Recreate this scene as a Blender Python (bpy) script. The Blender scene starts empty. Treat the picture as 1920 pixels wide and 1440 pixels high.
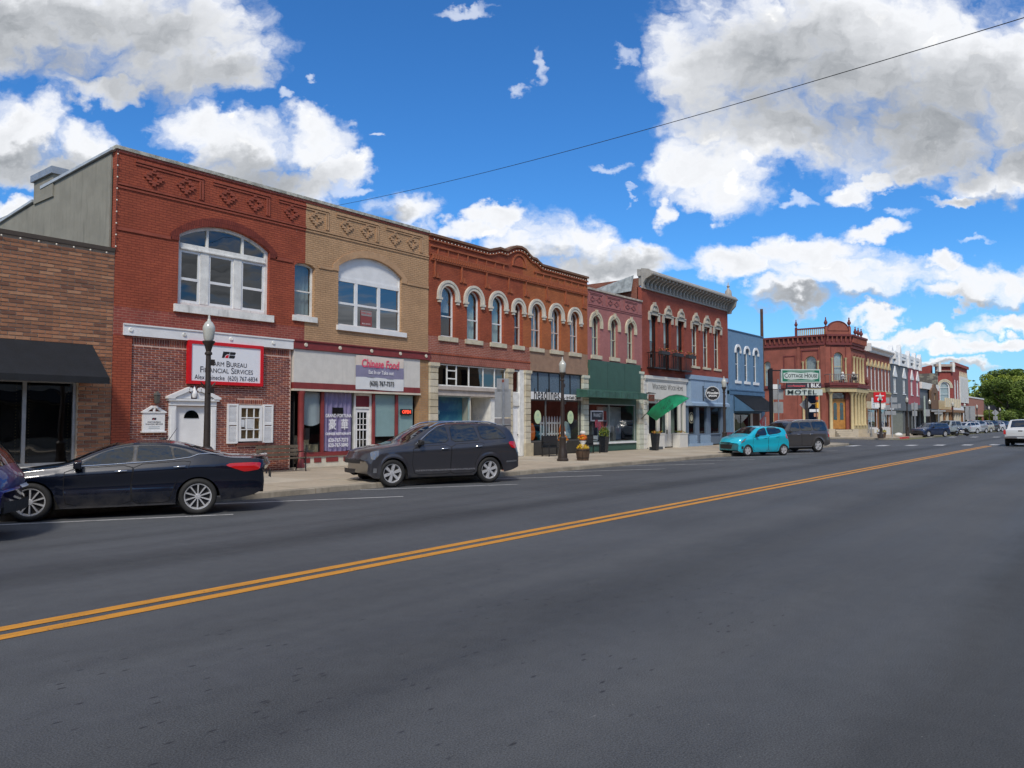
import bpy, bmesh, math, random
from mathutils import Vector, Matrix
from mathutils.geometry import tessellate_polygon
R = math.radians
random.seed(7)
S = bpy.context.scene
COL = S.collection

# ------------------------------------------------------------------ camera
FPX, PIT, TH, EYE = 1442.0, math.atan(69/1442), R(38.37), 1.8
F_ = Vector((math.cos(PIT)*math.cos(TH), math.cos(PIT)*math.sin(TH), math.sin(PIT)))
R_ = Vector((math.sin(TH), -math.cos(TH), 0))
U_ = R_.cross(F_)
cam = bpy.data.cameras.new('camera'); co = bpy.data.objects.new('camera', cam); COL.objects.link(co)
cam.sensor_width = 36; cam.lens = 36*FPX/1920; cam.clip_start = .05; cam.clip_end = 3000
m = Matrix((R_, U_, -F_)).transposed().to_4x4(); m.translation = Vector((0, 0, EYE)); co.matrix_world = m
S.camera = co
S.view_settings.view_transform = 'Standard'; S.view_settings.look = 'None'; S.view_settings.gamma = 1
S.view_settings.use_curve_mapping = False
S.view_settings.exposure = 0.86

# ------------------------------------------------------------------ sun and sky
SUN_EL, SUN_AZ = R(46), R(216)      # azimuth of the direction towards the sun, measured from +X to +Y
sun = bpy.data.lights.new('sun', 'SUN'); sun.energy = 1.5; sun.angle = R(10); sun.color = (1, .92, .8)
so = bpy.data.objects.new('sun', sun); COL.objects.link(so)
sd = Vector((math.cos(SUN_EL)*math.cos(SUN_AZ), math.cos(SUN_EL)*math.sin(SUN_AZ), math.sin(SUN_EL)))
so.rotation_euler = sd.to_track_quat('Z', 'Y').to_euler()
W = bpy.data.worlds.new('World'); S.world = W; W.use_nodes = True
SKY_STRENGTH = 0.1

class NT:
    def __init__(s, nt): s.nt = nt; s.N = nt.nodes; s.L = nt.links
    def _in(s, sock, v):
        if isinstance(v, bpy.types.NodeSocket): s.L.new(v, sock)
        elif v is not None:
            if hasattr(sock.default_value, '__len__') and not hasattr(v, '__len__'): v = [v]*len(sock.default_value)
            if hasattr(sock.default_value, '__len__') and len(sock.default_value) == 4 and len(v) == 3: v = (*v, 1)
            sock.default_value = v
    def add(s, t, **k):
        n = s.N.new(t)
        for a, b in k.items(): setattr(n, a, b)
        return n
    def math(s, op, a, b=None, c=None, clamp=False):
        n = s.add('ShaderNodeMath', operation=op); n.use_clamp = clamp
        s._in(n.inputs[0], a); s._in(n.inputs[1], b)
        if c is not None: s._in(n.inputs[2], c)
        return n.outputs[0]
    def vm(s, op, a, b=None):
        n = s.add('ShaderNodeVectorMath', operation=op); s._in(n.inputs[0], a)
        if b is not None:
            if op == 'SCALE': s._in(n.inputs['Scale'], b)
            else: s._in(n.inputs[1], b)
        return n.outputs['Value'] if op in ('DOT_PRODUCT', 'LENGTH') else n.outputs[0]
    def noise(s, vec, scale, detail=4, rough=.5, dist=0, col=False, dim='3D'):
        n = s.add('ShaderNodeTexNoise', noise_dimensions=dim); s._in(n.inputs['Vector'], vec)
        n.inputs['Scale'].default_value = scale; n.inputs['Detail'].default_value = detail
        n.inputs['Roughness'].default_value = rough; n.inputs['Distortion'].default_value = dist
        return n.outputs['Color' if col else 'Fac']
    def ramp(s, v, lo, hi, a=0, b=1, smooth=True):
        n = s.add('ShaderNodeMapRange'); n.interpolation_type = 'SMOOTHSTEP' if smooth else 'LINEAR'
        s._in(n.inputs[0], v)
        for i, x in ((1, lo), (2, hi), (3, a), (4, b)): s._in(n.inputs[i], x)
        return n.outputs[0]
    def mix(s, f, a, b, mode='MIX'):
        n = s.add('ShaderNodeMix', data_type='RGBA', blend_type=mode); s._in(n.inputs[0], f)
        s._in(n.inputs[6], a); s._in(n.inputs[7], b); return n.outputs[2]
    def xyz(s, v):
        n = s.add('ShaderNodeSeparateXYZ'); s._in(n.inputs[0], v); return n.outputs
    def comb(s, x=0, y=0, z=0):
        n = s.add('ShaderNodeCombineXYZ')
        for i, q in enumerate((x, y, z)): s._in(n.inputs[i], q)
        return n.outputs[0]

# cloud banks: centre and half-size as directions (photo pixels turned into tangents of the view direction)
CL = [(90,10,330,150),(330,85,185,105),(440,125,72,62),(215,165,110,28),
      (20,265,115,85),(175,278,60,58),(100,330,130,36),(30,392,60,24),
      (358,250,70,52),(450,290,110,62),(575,262,72,50),(630,310,55,34),(500,345,150,38),
      (765,388,72,42),(925,402,62,24),(870,432,80,22),
      (1045,448,100,58),(1190,485,72,36),(975,470,60,40),(1110,505,150,34),
      (1600,90,360,170),(1310,120,115,80),(1850,140,260,160),(1440,230,190,90),(1690,260,200,78),(1320,318,115,62),(1370,362,85,42),(1260,385,25,30),
      (1590,352,42,28),(1720,312,85,22),(1860,335,90,40),(1880,248,75,26),(1790,372,60,14),(1640,330,60,18),(1920,300,70,50),
      (1375,505,80,40),(1540,480,130,38),(1660,440,60,20),(1600,528,150,48),(1480,565,90,30),
      (1860,530,110,44),(1782,500,34,24),(1800,560,90,20),
      (1635,600,60,18),(1720,636,120,18),(1880,605,80,22),(1800,655,120,16),(1760,690,130,12),(1560,640,60,10),(1900,650,60,16)]
CWISP = [(880,6,55,14),(1000,112,14,34),(1165,96,34,16),(1290,40,28,50),(975,158,18,12),(1842,446,34,9),(1690,400,36,12),(1176,356,14,6),(1130,318,40,10),(700,264,16,7),(590,160,14,9),(530,190,20,16),(660,345,40,14),(1500,372,30,14)]
CS = [(120,80,260,80),(330,150,150,40),(60,320,150,30),(470,335,140,35),(1050,495,150,22),(1640,200,330,80),(1500,130,180,90),(1800,260,200,70),(1420,590,90,10),(1560,575,150,12),(1880,572,90,10),(1760,700,160,10),(1880,372,110,12),(700,405,60,14)]
def field_group(lst):
    g = bpy.data.node_groups.new('cloud_field', 'ShaderNodeTree')
    g.interface.new_socket('Vector', in_out='INPUT', socket_type='NodeSocketVector')
    g.interface.new_socket('Value', in_out='OUTPUT', socket_type='NodeSocketFloat')
    t = NT(g); gi = t.add('NodeGroupInput'); go = t.add('NodeGroupOutput')
    acc = None
    for (u, v, ru, rv) in lst:
        n = t.add('ShaderNodeVectorMath', operation='MULTIPLY_ADD'); t.L.new(gi.outputs[0], n.inputs[0])
        n.inputs[1].default_value = (FPX/ru/1.04, FPX/rv/1.04, 0); n.inputs[2].default_value = (-(u-960)/ru/1.04, -(720-v)/rv/1.04, 0)
        q = t.vm('DOT_PRODUCT', n.outputs[0], n.outputs[0])
        acc = q if acc is None else t.math('MINIMUM', acc, q)
    t.L.new(t.math('SUBTRACT', 1.0, acc), go.inputs[0])
    return g
def build_world():
    t = NT(W.node_tree); t.N.clear()
    out = t.add('ShaderNodeOutputWorld'); bg = t.add('ShaderNodeBackground'); t.L.new(bg.outputs[0], out.inputs[0])
    sky = t.add('ShaderNodeTexSky', sky_type='NISHITA'); sky.sun_disc = False
    sky.sun_elevation = SUN_EL; sky.sun_rotation = math.pi/2-SUN_AZ
    sky.air_density = 1.0; sky.dust_density = .3; sky.ozone_density = 2.2
    tc = t.add('ShaderNodeTexCoord'); D = tc.outputs['Generated']
    f = t.vm('DOT_PRODUCT', D, tuple(F_)); fm = t.math('MAXIMUM', f, .15)
    a = t.math('DIVIDE', t.vm('DOT_PRODUCT', D, tuple(R_)), fm)
    b = t.math('DIVIDE', t.vm('DOT_PRODUCT', D, tuple(U_)), fm)
    P = t.comb(a, b, 0)
    wn = t.noise(t.vm('MULTIPLY', P, (1, 1.5, 1)), 5.5, 4, .55, 0, True, '2D')
    wf = t.noise(t.vm('MULTIPLY', P, (1, 1.3, 1)), 24, 4, .6, 0, True, '2D')
    warp = t.vm('ADD', t.vm('SCALE', t.vm('SUBTRACT', wn, (.5, .5, .5)), .085), t.vm('SCALE', t.vm('SUBTRACT', wf, (.5, .5, .5)), .045))
    PW = t.vm('ADD', P, warp)
    G = field_group(CL); G2 = field_group(CS); G3 = field_group(CWISP)
    def fld(v, g):
        n = t.add('ShaderNodeGroup'); n.node_tree = g; t.L.new(v, n.inputs[0]); return n.outputs[0]
    E = fld(PW, G); E2 = fld(PW, G2)
    # sky beyond the photograph: unseen cumulus on a flat layer overhead, cover thickened to whiten the light
    dz = t.xyz(D)[2]
    pl = t.vm('SCALE', D, t.math('DIVIDE', 1.0, t.math('ADD', t.math('MAXIMUM', dz, 0), .12)))
    go = t.noise(t.vm('MULTIPLY', pl, (1, 1, 0)), 1.1, 6, .58, dim='2D')
    Eo = t.ramp(go, .30, .60, -1, 1.0, False)
    inn = t.math('MULTIPLY', t.math('MULTIPLY', t.ramp(t.math('ABSOLUTE', a), .72, .95, 1, 0), t.ramp(t.math('ABSOLUTE', b), .56, .75, 1, 0)), t.ramp(f, .2, .4))
    def blend(e, k=1): return t.math('ADD', t.math('MULTIPLY', e, inn), t.math('MULTIPLY', t.math('MULTIPLY', Eo, k), t.math('SUBTRACT', 1, inn)))
    E = blend(E); E2 = blend(E2, .6)
    # billows
    vo = t.add('ShaderNodeTexVoronoi', feature='F1', voronoi_dimensions='2D'); t.L.new(t.vm('MULTIPLY', PW, (1, 1.25, 1)), vo.inputs['Vector'])
    vo.inputs['Scale'].default_value = 13; vo.inputs['Detail'].default_value = 3; vo.inputs['Roughness'].default_value = .55
    bil = t.math('SUBTRACT', .45, vo.outputs['Distance'])
    fn = t.noise(PW, 11, 8, .62, dim='2D')
    det = t.math('ADD', t.math('MULTIPLY', t.math('SUBTRACT', fn, .5), 1.5), t.math('MULTIPLY', bil, .55))
    dens = t.math('ADD', E, det)
    alpha = t.math('MULTIPLY', t.ramp(dens, -.5, .62), t.ramp(E, -1.2, -.3))
    # sunlit tops and edges, greyer thick undersides
    thick = t.ramp(t.math('ADD', dens, t.math('MULTIPLY', t.math('SUBTRACT', fn, .5), .2)), .3, 1.5)
    up = t.ramp(t.math('ADD', E2, t.math('MULTIPLY', t.math('SUBTRACT', fn, .5), .6)), -1.3, 1.0)
    gb = t.noise(t.vm('MULTIPLY', PW, (1, 2, 1)), 7, 6, .6, dim='2D')
    shade = t.math('MULTIPLY', t.math('ADD', t.math('MULTIPLY', thick, .3), t.math('MULTIPLY', up, .82)), t.ramp(gb, .2, .8, .65, 1.1), clamp=True)
    lit = t.mix(t.ramp(bil, -.1, .3), (5.3, 5.4, 5.6), (7.0, 6.95, 6.85))
    ccol = t.mix(shade, lit, (1.85, 1.98, 2.15))
    hs = t.add('ShaderNodeHueSaturation'); t.L.new(sky.outputs[0], hs.inputs['Color']); hs.inputs['Saturation'].default_value = 1.12
    blue = t.mix(1.0, hs.outputs[0], (.27, .57, .84), 'MULTIPLY')
    hz = t.ramp(dz, .0, .22, .45, 0)
    blue = t.mix(hz, blue, (2.3, 3.7, 5.1))
    col = t.mix(alpha, blue, ccol)
    wisp = t.math('MULTIPLY', t.math('MULTIPLY', t.ramp(t.math('ADD', fld(PW, G3), t.math('MULTIPLY', t.math('SUBTRACT', fn, .5), 3.0)), -.1, 1.1, 0, .55), inn), t.math('SUBTRACT', 1, alpha))
    col = t.mix(wisp, col, (5.6, 5.8, 6.1))
    t.L.new(col, bg.inputs[0]); bg.inputs[1].default_value = SKY_STRENGTH
    W.cycles.sampling_method = 'MANUAL'; W.cycles.sample_map_resolution = 512
build_world()

# ------------------------------------------------------------------ mesh and object helpers
class MB:
    def __init__(s): s.v = []; s.f = []; s.mi = []; s.m = 0
    def add(s, vs, fs):
        o = len(s.v); s.v += [tuple(p) for p in vs]; s.f += [tuple(i+o for i in q) for q in fs]; s.mi += [s.m]*len(fs); return s
    def box(s, x0, x1, y0, y1, z0, z1):
        return s.add([(x0,y0,z0),(x1,y0,z0),(x1,y1,z0),(x0,y1,z0),(x0,y0,z1),(x1,y0,z1),(x1,y1,z1),(x0,y1,z1)],
              [(0,3,2,1),(4,5,6,7),(0,1,5,4),(1,2,6,5),(2,3,7,6),(3,0,4,7)])
    def prism(s, pts, y0, y1):                # outline in x,z, extruded along y
        n = len(pts)
        return s.add([(x, y0, z) for x, z in pts]+[(x, y1, z) for x, z in pts],
              [tuple(range(n)), tuple(range(2*n-1, n-1, -1))]+[(i, i+n, (i+1) % n+n, (i+1) % n) for i in range(n)])
    def prismx(s, pts, x0, x1):               # outline in y,z, extruded along x
        n = len(pts)
        return s.add([(x0, y, z) for y, z in pts]+[(x1, y, z) for y, z in pts],
              [tuple(range(n)), tuple(range(2*n-1, n-1, -1))]+[(i, i+n, (i+1) % n+n, (i+1) % n) for i in range(n)])
    def prismz(s, pts, z0, z1):
        n = len(pts)
        return s.add([(x, y, z0) for x, y in pts]+[(x, y, z1) for x, y in pts],
              [tuple(range(n-1, -1, -1)), tuple(range(n, 2*n))]+[(i, (i+1) % n, (i+1) % n+n, i+n) for i in range(n)])
    def sheet(s, pts, y): return s.add([(x, y, z) for x, z in pts], [tuple(range(len(pts)))])
    def lathe(s, prof, c=(0, 0, 0), n=16, axis='z', cap=True):
        vs = []
        for r, h in prof:
            for i in range(n):
                a = 2*math.pi*i/n; x, y = r*math.cos(a), r*math.sin(a)
                vs.append((c[0]+x, c[1]+y, c[2]+h) if axis == 'z' else ((c[0]+x, c[1]+h, c[2]+y) if axis == 'y' else (c[0]+h, c[1]+x, c[2]+y)))
        fs = [(k*n+i, k*n+(i+1) % n, (k+1)*n+(i+1) % n, (k+1)*n+i) for k in range(len(prof)-1) for i in range(n)]
        if cap: fs += [tuple(range(n-1, -1, -1)), tuple(range((len(prof)-1)*n, len(prof)*n))]
        return s.add(vs, fs)
    def tube(s, path, r, n=6, cap=True):
        P = [Vector(p) for p in path]; rr = r if hasattr(r, '__len__') else [r]*len(P); vs = []
        for k, p in enumerate(P):
            d = (P[min(k+1, len(P)-1)]-P[max(k-1, 0)]).normalized()
            a = d.cross(Vector((0, 0, 1)) if abs(d.z) < .9 else Vector((1, 0, 0))).normalized(); b = d.cross(a)
            for i in range(n):
                t = 2*math.pi*i/n; vs.append(p+a*(rr[k]*math.cos(t))+b*(rr[k]*math.sin(t)))
        fs = [(k*n+i, k*n+(i+1) % n, (k+1)*n+(i+1) % n, (k+1)*n+i) for k in range(len(P)-1) for i in range(n)]
        if cap: fs += [tuple(range(n)), tuple(range((len(P)-1)*n, len(P)*n))]
        return s.add(vs, fs)
    def ball(s, c, r, n=12, sq=(1, 1, 1)):
        prof = [(max(1e-4, r*math.sin(math.pi*k/8)), -r*math.cos(math.pi*k/8)) for k in range(9)]
        o = len(s.v); s.lathe(prof, (0, 0, 0), n)
        for i in range(o, len(s.v)): x, y, z = s.v[i]; s.v[i] = (c[0]+x*sq[0], c[1]+y*sq[1], c[2]+z*sq[2])
        return s
    def xf(s, M, o=0):
        for i in range(o, len(s.v)): s.v[i] = tuple(M @ Vector(s.v[i]))
        return s
ORG = {}
def mesh(name, mb, mats, org=(0, 0, 0), smooth=None):
    me = bpy.data.meshes.new(name)
    me.from_pydata([(x-org[0], y-org[1], z-org[2]) for x, y, z in mb.v], [], mb.f)
    for q in (mats if isinstance(mats, (list, tuple)) else [mats]): me.materials.append(q)
    if any(mb.mi): me.polygons.foreach_set('material_index', mb.mi)
    bm = bmesh.new(); bm.from_mesh(me); bmesh.ops.recalc_face_normals(bm, faces=bm.faces); bm.to_mesh(me); bm.free()
    if smooth is not None:
        me.polygons.foreach_set('use_smooth', [True]*len(me.polygons))
        if smooth < 180: me.set_sharp_from_angle(angle=R(smooth))
    me.update(); return me
def tag(o, label=None, cat=None, group=None, kind=None):
    if label: o['label'] = label
    if cat: o['category'] = cat
    if group: o['group'] = group
    if kind: o['kind'] = kind
    return o
def T(name, label, cat, loc=(0, 0, 0), rz=0, group=None):
    o = bpy.data.objects.new(name, None); COL.objects.link(o); o.location = loc; o.rotation_euler = (0, 0, rz)
    o.empty_display_size = .2; ORG[o.name] = (0, 0, 0); return tag(o, label, cat, group)
def TB(name, label, cat, org, group=None):     # thing whose parts are written in world coordinates
    o = T(name, label, cat, org, 0, group); ORG[o.name] = tuple(org); return o
def B(name, mb, mat, parent=None, smooth=None, label=None):
    org = ORG.get(parent.name, (0, 0, 0)) if parent else (0, 0, 0)
    o = bpy.data.objects.new(name, mesh(name, mb, mat, org, smooth)); COL.objects.link(o)
    if parent: o.parent = parent; ORG[o.name] = org
    if label: o['label'] = label
    return o
def single(name, mb, mat, org, label, cat, group=None, smooth=None, kind=None):
    o = bpy.data.objects.new(name, mesh(name, mb, mat, org, smooth)); COL.objects.link(o); o.location = org
    ORG[o.name] = tuple(org); return tag(o, label, cat, group, kind)
def struct(name, mb, mat, kind='structure'):
    o = bpy.data.objects.new(name, mesh(name, mb, mat)); COL.objects.link(o); return tag(o, kind=kind)
def copy_tree(o, parent=None):
    c = o.copy(); COL.objects.link(c); c.parent = parent
    ORG[c.name] = ORG.get(o.name, (0, 0, 0))
    for ch in list(KIDS(o)): copy_tree(ch, c)
    return c
def KIDS(o): return [x for x in bpy.data.objects if x.parent == o]

# ------------------------------------------------------------------ materials
MATS = {}
def newmat(name):
    m = bpy.data.materials.new(name); m.use_nodes = True; t = NT(m.node_tree); bs = t.N['Principled BSDF']; return m, t, bs
def M(name, col, rough=.7, metal=0, var=.12, vs=3.0, bump=0, bs_=40, coat=0, emit=None, spec=.5, dirt=0):
    if name in MATS: return MATS[name]
    m, t, bs = newmat(name); MATS[name] = m
    tc = t.add('ShaderNodeTexCoord').outputs['Object']
    n1 = t.noise(tc, vs, 5, .6); n2 = t.noise(tc, vs*9, 3, .6)
    k = t.math('ADD', t.ramp(n1, .3, .7, 1-var, 1+var), t.ramp(n2, .3, .7, -var*.4, var*.4))
    c = t.vm('SCALE', col, k)
    if dirt:
        st = t.noise(t.vm('MULTIPLY', tc, (3, 3, .35)), 2.2, 5, .65)
        c = t.mix(t.ramp(st, .5, .75, 0, dirt), c, tuple(q*.35 for q in col))
    t.L.new(c, bs.inputs['Base Color'])
    t.L.new(t.ramp(n2, .3, .7, max(.02, rough-.08), min(1, rough+.08)), bs.inputs['Roughness'])
    bs.inputs['Metallic'].default_value = metal; bs.inputs['Specular IOR Level'].default_value = spec
    bs.inputs['Coat Weight'].default_value = coat; bs.inputs['Coat Roughness'].default_value = .03
    if emit: bs.inputs['Emission Color'].default_value = (*emit[:3], 1); bs.inputs['Emission Strength'].default_value = emit[3]
    if bump:
        b = t.add('ShaderNodeBump'); b.inputs['Strength'].default_value = bump; b.inputs['Distance'].default_value = .02
        t.L.new(t.noise(tc, bs_, 6, .7), b.inputs['Height']); t.L.new(b.outputs[0], bs.inputs['Normal'])
    return m
def BM(name, c1, c2, mortar, bw=.215, rh=.072, ms=.008, bump=.35, rough=.8, var=.16, patch=None, soldier=False, pk=.45, chips=0):
    m, t, bs = newmat(name); MATS[name] = m
    tc = t.add('ShaderNodeTexCoord').outputs['Object']; x, y, z = t.xyz(tc)
    h = t.math('ADD', x, y)
    v = t.comb(z, h, 0) if soldier else t.comb(h, z, 0)
    br = t.add('ShaderNodeTexBrick'); t.L.new(v, br.inputs['Vector'])
    br.inputs['Scale'].default_value = 1; br.inputs['Brick Width'].default_value = bw; br.inputs['Row Height'].default_value = rh
    br.inputs['Mortar Size'].default_value = ms; br.inputs['Mortar Smooth'].default_value = .3; br.inputs['Bias'].default_value = 0
    t._in(br.inputs['Color1'], c1); t._in(br.inputs['Color2'], c2); t._in(br.inputs['Mortar'], mortar)
    n1 = t.noise(tc, .9, 6, .65); n2 = t.noise(tc, 12, 4, .6); st = t.noise(t.vm('MULTIPLY', tc, (2.5, 2.5, .3)), 1.4, 6, .7)
    k = t.math('ADD', t.ramp(n1, .3, .7, 1-var, 1+var), t.ramp(n2, .3, .7, -.07, .07))
    c = t.vm('SCALE', br.outputs['Color'], k)
    c = t.mix(t.ramp(st, .52, .8, 0, .35), c, tuple(q*.5 for q in c1))
    if patch:                                  # worn patches where paint has gone
        pn = t.noise(t.vm('MULTIPLY', tc, (1, 1, 1.6)), 1.1, 8, .72)
        c = t.mix(t.ramp(pn, pk+.12, pk+.2), c, t.mix(br.outputs['Fac'], patch, (.42, .36, .3)))
    if chips:
        cn = t.noise(t.vm('MULTIPLY', tc, (1, 1, 2.2)), 9, 3, .6); cr = t.ramp(t.noise(tc, .7, 4, .6), .5, .62)
        c = t.mix(t.math('MULTIPLY', t.ramp(cn, .66, .7), t.math('MULTIPLY', cr, chips)), c, (.5, .33, .27))
    t.L.new(c, bs.inputs['Base Color']); bs.inputs['Roughness'].default_value = rough; bs.inputs['Specular IOR Level'].default_value = .3
    b = t.add('ShaderNodeBump'); b.inputs['Strength'].default_value = bump; b.inputs['Distance'].default_value = .012; b.invert = True
    t.L.new(t.math('SUBTRACT', br.outputs['Fac'], t.math('MULTIPLY', n2, .35)), b.inputs['Height']); t.L.new(b.outputs[0], bs.inputs['Normal'])
    return m
def GL(name, refl=.12, tint=(.75, .8, .8), rough=.01, wave=.02):
    m, t, bs = newmat(name); MATS[name] = m; out = t.N['Material Output']; t.N.remove(bs)
    tr = t.add('ShaderNodeBsdfTransparent'); tr.inputs[0].default_value = (*tint, 1)
    gl = t.add('ShaderNodeBsdfGlossy'); gl.inputs['Roughness'].default_value = rough; gl.inputs['Color'].default_value = (.95, .97, 1, 1)
    b = t.add('ShaderNodeBump'); b.inputs['Strength'].default_value = wave*4; b.inputs['Distance'].default_value = .05
    t.L.new(t.noise(t.add('ShaderNodeTexCoord').outputs['Object'], 1.3, 1, .4), b.inputs['Height']); t.L.new(b.outputs[0], gl.inputs['Normal'])
    fr = t.add('ShaderNodeLayerWeight'); fr.inputs[0].default_value = .5; fz = t.math('MULTIPLY', t.math('POWER', fr.outputs['Facing'], 4.0), .8)
    mx = t.add('ShaderNodeMixShader'); t.L.new(t.math('ADD', fz, refl, clamp=True), mx.inputs[0])
    t.L.new(tr.outputs[0], mx.inputs[1]); t.L.new(gl.outputs[0], mx.inputs[2]); t.L.new(mx.outputs[0], out.inputs[0]); return m

white = M('white_paint', (.77, .78, .79), .45, var=.05)
offwhite = M('cream_paint', (.62, .58, .48), .5, var=.08, dirt=.15)
oldwhite = M('weathered_white_paint', (.76, .76, .73), .65, var=.12, dirt=.45)
stone = M('pale_limestone', (.55, .5, .38), .85, var=.14, bump=.4, dirt=.25)
stone2 = M('greenish_pale_stone', (.56, .58, .48), .85, var=.1, bump=.3, dirt=.2)
graystone = M('grey_painted_iron', (.36, .34, .31), .55, var=.12, dirt=.35)
black = M('black_metal', (.012, .012, .014), .35, var=.2)
blackcloth = M('black_awning_cloth', (.008, .01, .014), .8, var=.2)
darkbrown = M('bronze_paint', (.035, .026, .022), .45, var=.15)
maroon = M('maroon_paint', (.22, .035, .035), .5, var=.12, dirt=.2)
redpaint = M('bright_red_paint', (.62, .012, .02), .35, var=.05)
green = M('dark_green_board', (.042, .105, .08), .55, var=.08)
greencan = M('weathered_green_metal', (.05, .13, .10), .4, var=.25, metal=.2, dirt=.3)
concrete = M('grey_stucco', (.27, .26, .22), .9, var=.1, vs=1.2, bump=.3, dirt=.35)
metalgrey = M('galvanized_metal', (.42, .44, .46), .4, metal=.7, var=.12)
signback = M('aluminium_sign_back', (.36, .37, .38), .45, metal=.4, var=.08)
roofdark = M('roof_tar', (.06, .06, .06), .95)
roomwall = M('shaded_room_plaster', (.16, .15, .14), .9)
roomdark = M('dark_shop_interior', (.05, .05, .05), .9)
curtainw = M('pale_curtain', (.5, .56, .6), .9, var=.06)
curtaing = M('grey_curtain', (.28, .36, .4), .9, var=.08)
tealblind = M('pale_teal_blind', (.42, .58, .6), .85, var=.04)
glassup = GL('upper_window_glass', .11)
glassblue = GL('blue_coated_glass', .22, (.1, .3, .42), .01, .01)
glassshop = GL('shop_glass', .07, (.8, .84, .84))
glassdark = GL('dark_tinted_glass', .14, (.22, .25, .26))
ink = M('black_ink', (.012, .012, .014), .6, var=0)
orange = M('pumpkin_orange', (.72, .16, .02), .5, var=.15)
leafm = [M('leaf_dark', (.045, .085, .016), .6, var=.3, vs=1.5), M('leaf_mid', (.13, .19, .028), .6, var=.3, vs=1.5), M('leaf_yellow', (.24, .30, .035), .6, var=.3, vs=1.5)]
bark = M('bark', (.09, .07, .05), .9, bump=.6)
terracotta = M('rust_stone', (.4, .1, .03), .7)

# ------------------------------------------------------------------ facade helpers (all in world x,z; y grows away from the street)
def outl(x0, x1, z0, zs, zt, n=14):
    if zt-zs < .01: return [(x0, z0), (x1, z0), (x1, zt), (x0, zt)]
    w, hgt = (x1-x0)/2, zt-zs; cx = (x0+x1)/2
    if hgt <= w*1.001:
        r = (w*w+hgt*hgt)/(2*hgt); cz = zt-r; a0 = math.atan2(zs-cz, w)
        arc = [(cx+r*math.cos(a0+(math.pi-2*a0)*i/n), cz+r*math.sin(a0+(math.pi-2*a0)*i/n)) for i in range(n+1)]
    else:
        arc = [(cx+w*math.cos(math.pi*i/n), zs+hgt*math.sin(math.pi*i/n)) for i in range(n+1)]
    return [(x0, z0), (x1, z0)]+arc
def ring(mb, o, i, y0, y1):
    n = len(o)
    mb.add([(x, y0, z) for x, z in o]+[(x, y0, z) for x, z in i]+[(x, y1, z) for x, z in o]+[(x, y1, z) for x, z in i],
        [(k, (k+1) % n, n+(k+1) % n, n+k) for k in range(n)]+[(k, 2*n+k, 2*n+(k+1) % n, (k+1) % n) for k in range(n)]+
        [(n+k, n+(k+1) % n, 3*n+(k+1) % n, 3*n+k) for k in range(n)]+[(2*n+k, 3*n+k, 3*n+(k+1) % n, 2*n+(k+1) % n) for k in range(n)])
def clip(poly, ax, val, keep_less):
    out = []
    for i in range(len(poly)):
        a, b = poly[i], poly[(i+1) % len(poly)]
        ia, ib = ((a[ax] <= val) == keep_less), ((b[ax] <= val) == keep_less)
        if ia: out.append(a)
        if ia != ib:
            t = (val-a[ax])/(b[ax]-a[ax]); out.append((a[0]+(b[0]-a[0])*t, a[1]+(b[1]-a[1])*t))
    return out
def wallmesh(mb, outer, holes, y, depth):
    loops = [outer]+holes; vs = [p for l in loops for p in l]
    tri = tessellate_polygon([[Vector((x, 0, z)) for x, z in l] for l in loops])
    n = len(vs)
    fs = [tuple(t) for t in tri]; k = 0
    for l in loops:
        c = len(l); fs += [(k+i, k+(i+1) % c, n+k+(i+1) % c, n+k+i) for i in range(c)]; k += c
    mb.add([(x, y, z) for x, z in vs]+[(x, y+depth, z) for x, z in vs], fs)
def wall(par, outer, holes, y, depth, mat, name='wall', label=None):
    mb = MB(); wallmesh(mb, outer, holes, y, depth); return B(name, mb, mat, par, None, label)
def rect(x0, x1, z0, z1): return [(x0, z0), (x1, z0), (x1, z1), (x0, z1)]
def window(par, x0, x1, z0, zs, zt, y=22.2, fw=.06, fm=None, gm=None, rails=(), vb=(), sill=None, joined=False, name='window', bt=.045, label=None, curtain=None, cfull=True, cmid=None):
    fm = fm or white; gm = gm or glassup
    o = outl(x0, x1, z0, zs, zt); i = outl(x0+fw, x1-fw, z0+fw, zs if zt > zs else zs-fw, zt-fw)
    if zt-zs < .01: i = rect(x0+fw, x1-fw, z0+fw, zt-fw)
    mb = MB(); ring(mb, o, i, y, y+.07)
    for r in rails: mb.box(x0+fw, x1-fw, y+.005, y+.06, r-bt/2, r+bt/2)
    for v in vb: mb.box(v-bt*.4, v+bt*.4, y+.008, y+.055, z0+fw, (zt if zt-zs < .01 else min(zt, zt-.0))-fw*1.2)
    w = B(name, mb, fm, par, None, label)
    cells = [i]
    for r in rails: cells = [q for c in cells for q in (clip(c, 1, r, True), clip(c, 1, r, False)) if len(q) > 2]
    for v in vb: cells = [q for c in cells for q in (clip(c, 0, v, True), clip(c, 0, v, False)) if len(q) > 2]
    if joined:
        mb = MB()
        for c in cells: mb.sheet(c, y+.035)
        B('pane', mb, gm, w)
    else:
        for c in cells: B('pane', MB().sheet(c, y+.035), gm, w)
    if sill:
        dx, h, pr, sm = sill; B('sill', MB().box(x0-dx, x1+dx, 22.1-pr, y+.05, z0-h, z0-.002), sm, w)
    if curtain:
        zt2 = zt-.05; zb = z0+.05 if cfull else (cmid or (z0+zt)/2); mb = MB(); n = max(6, int((x1-x0)/.05)); vs = []
        for k in range(n+1):
            x = x0+.02+(x1-x0-.04)*k/n; yy = y+.22+.03*math.sin(k*1.9); vs += [(x, yy, zb), (x, yy, zt2)]
        mb.add(vs, [(2*k, 2*k+2, 2*k+3, 2*k+1) for k in range(n)]); B('curtain', mb, curtain, w, 180)
    return w
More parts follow.
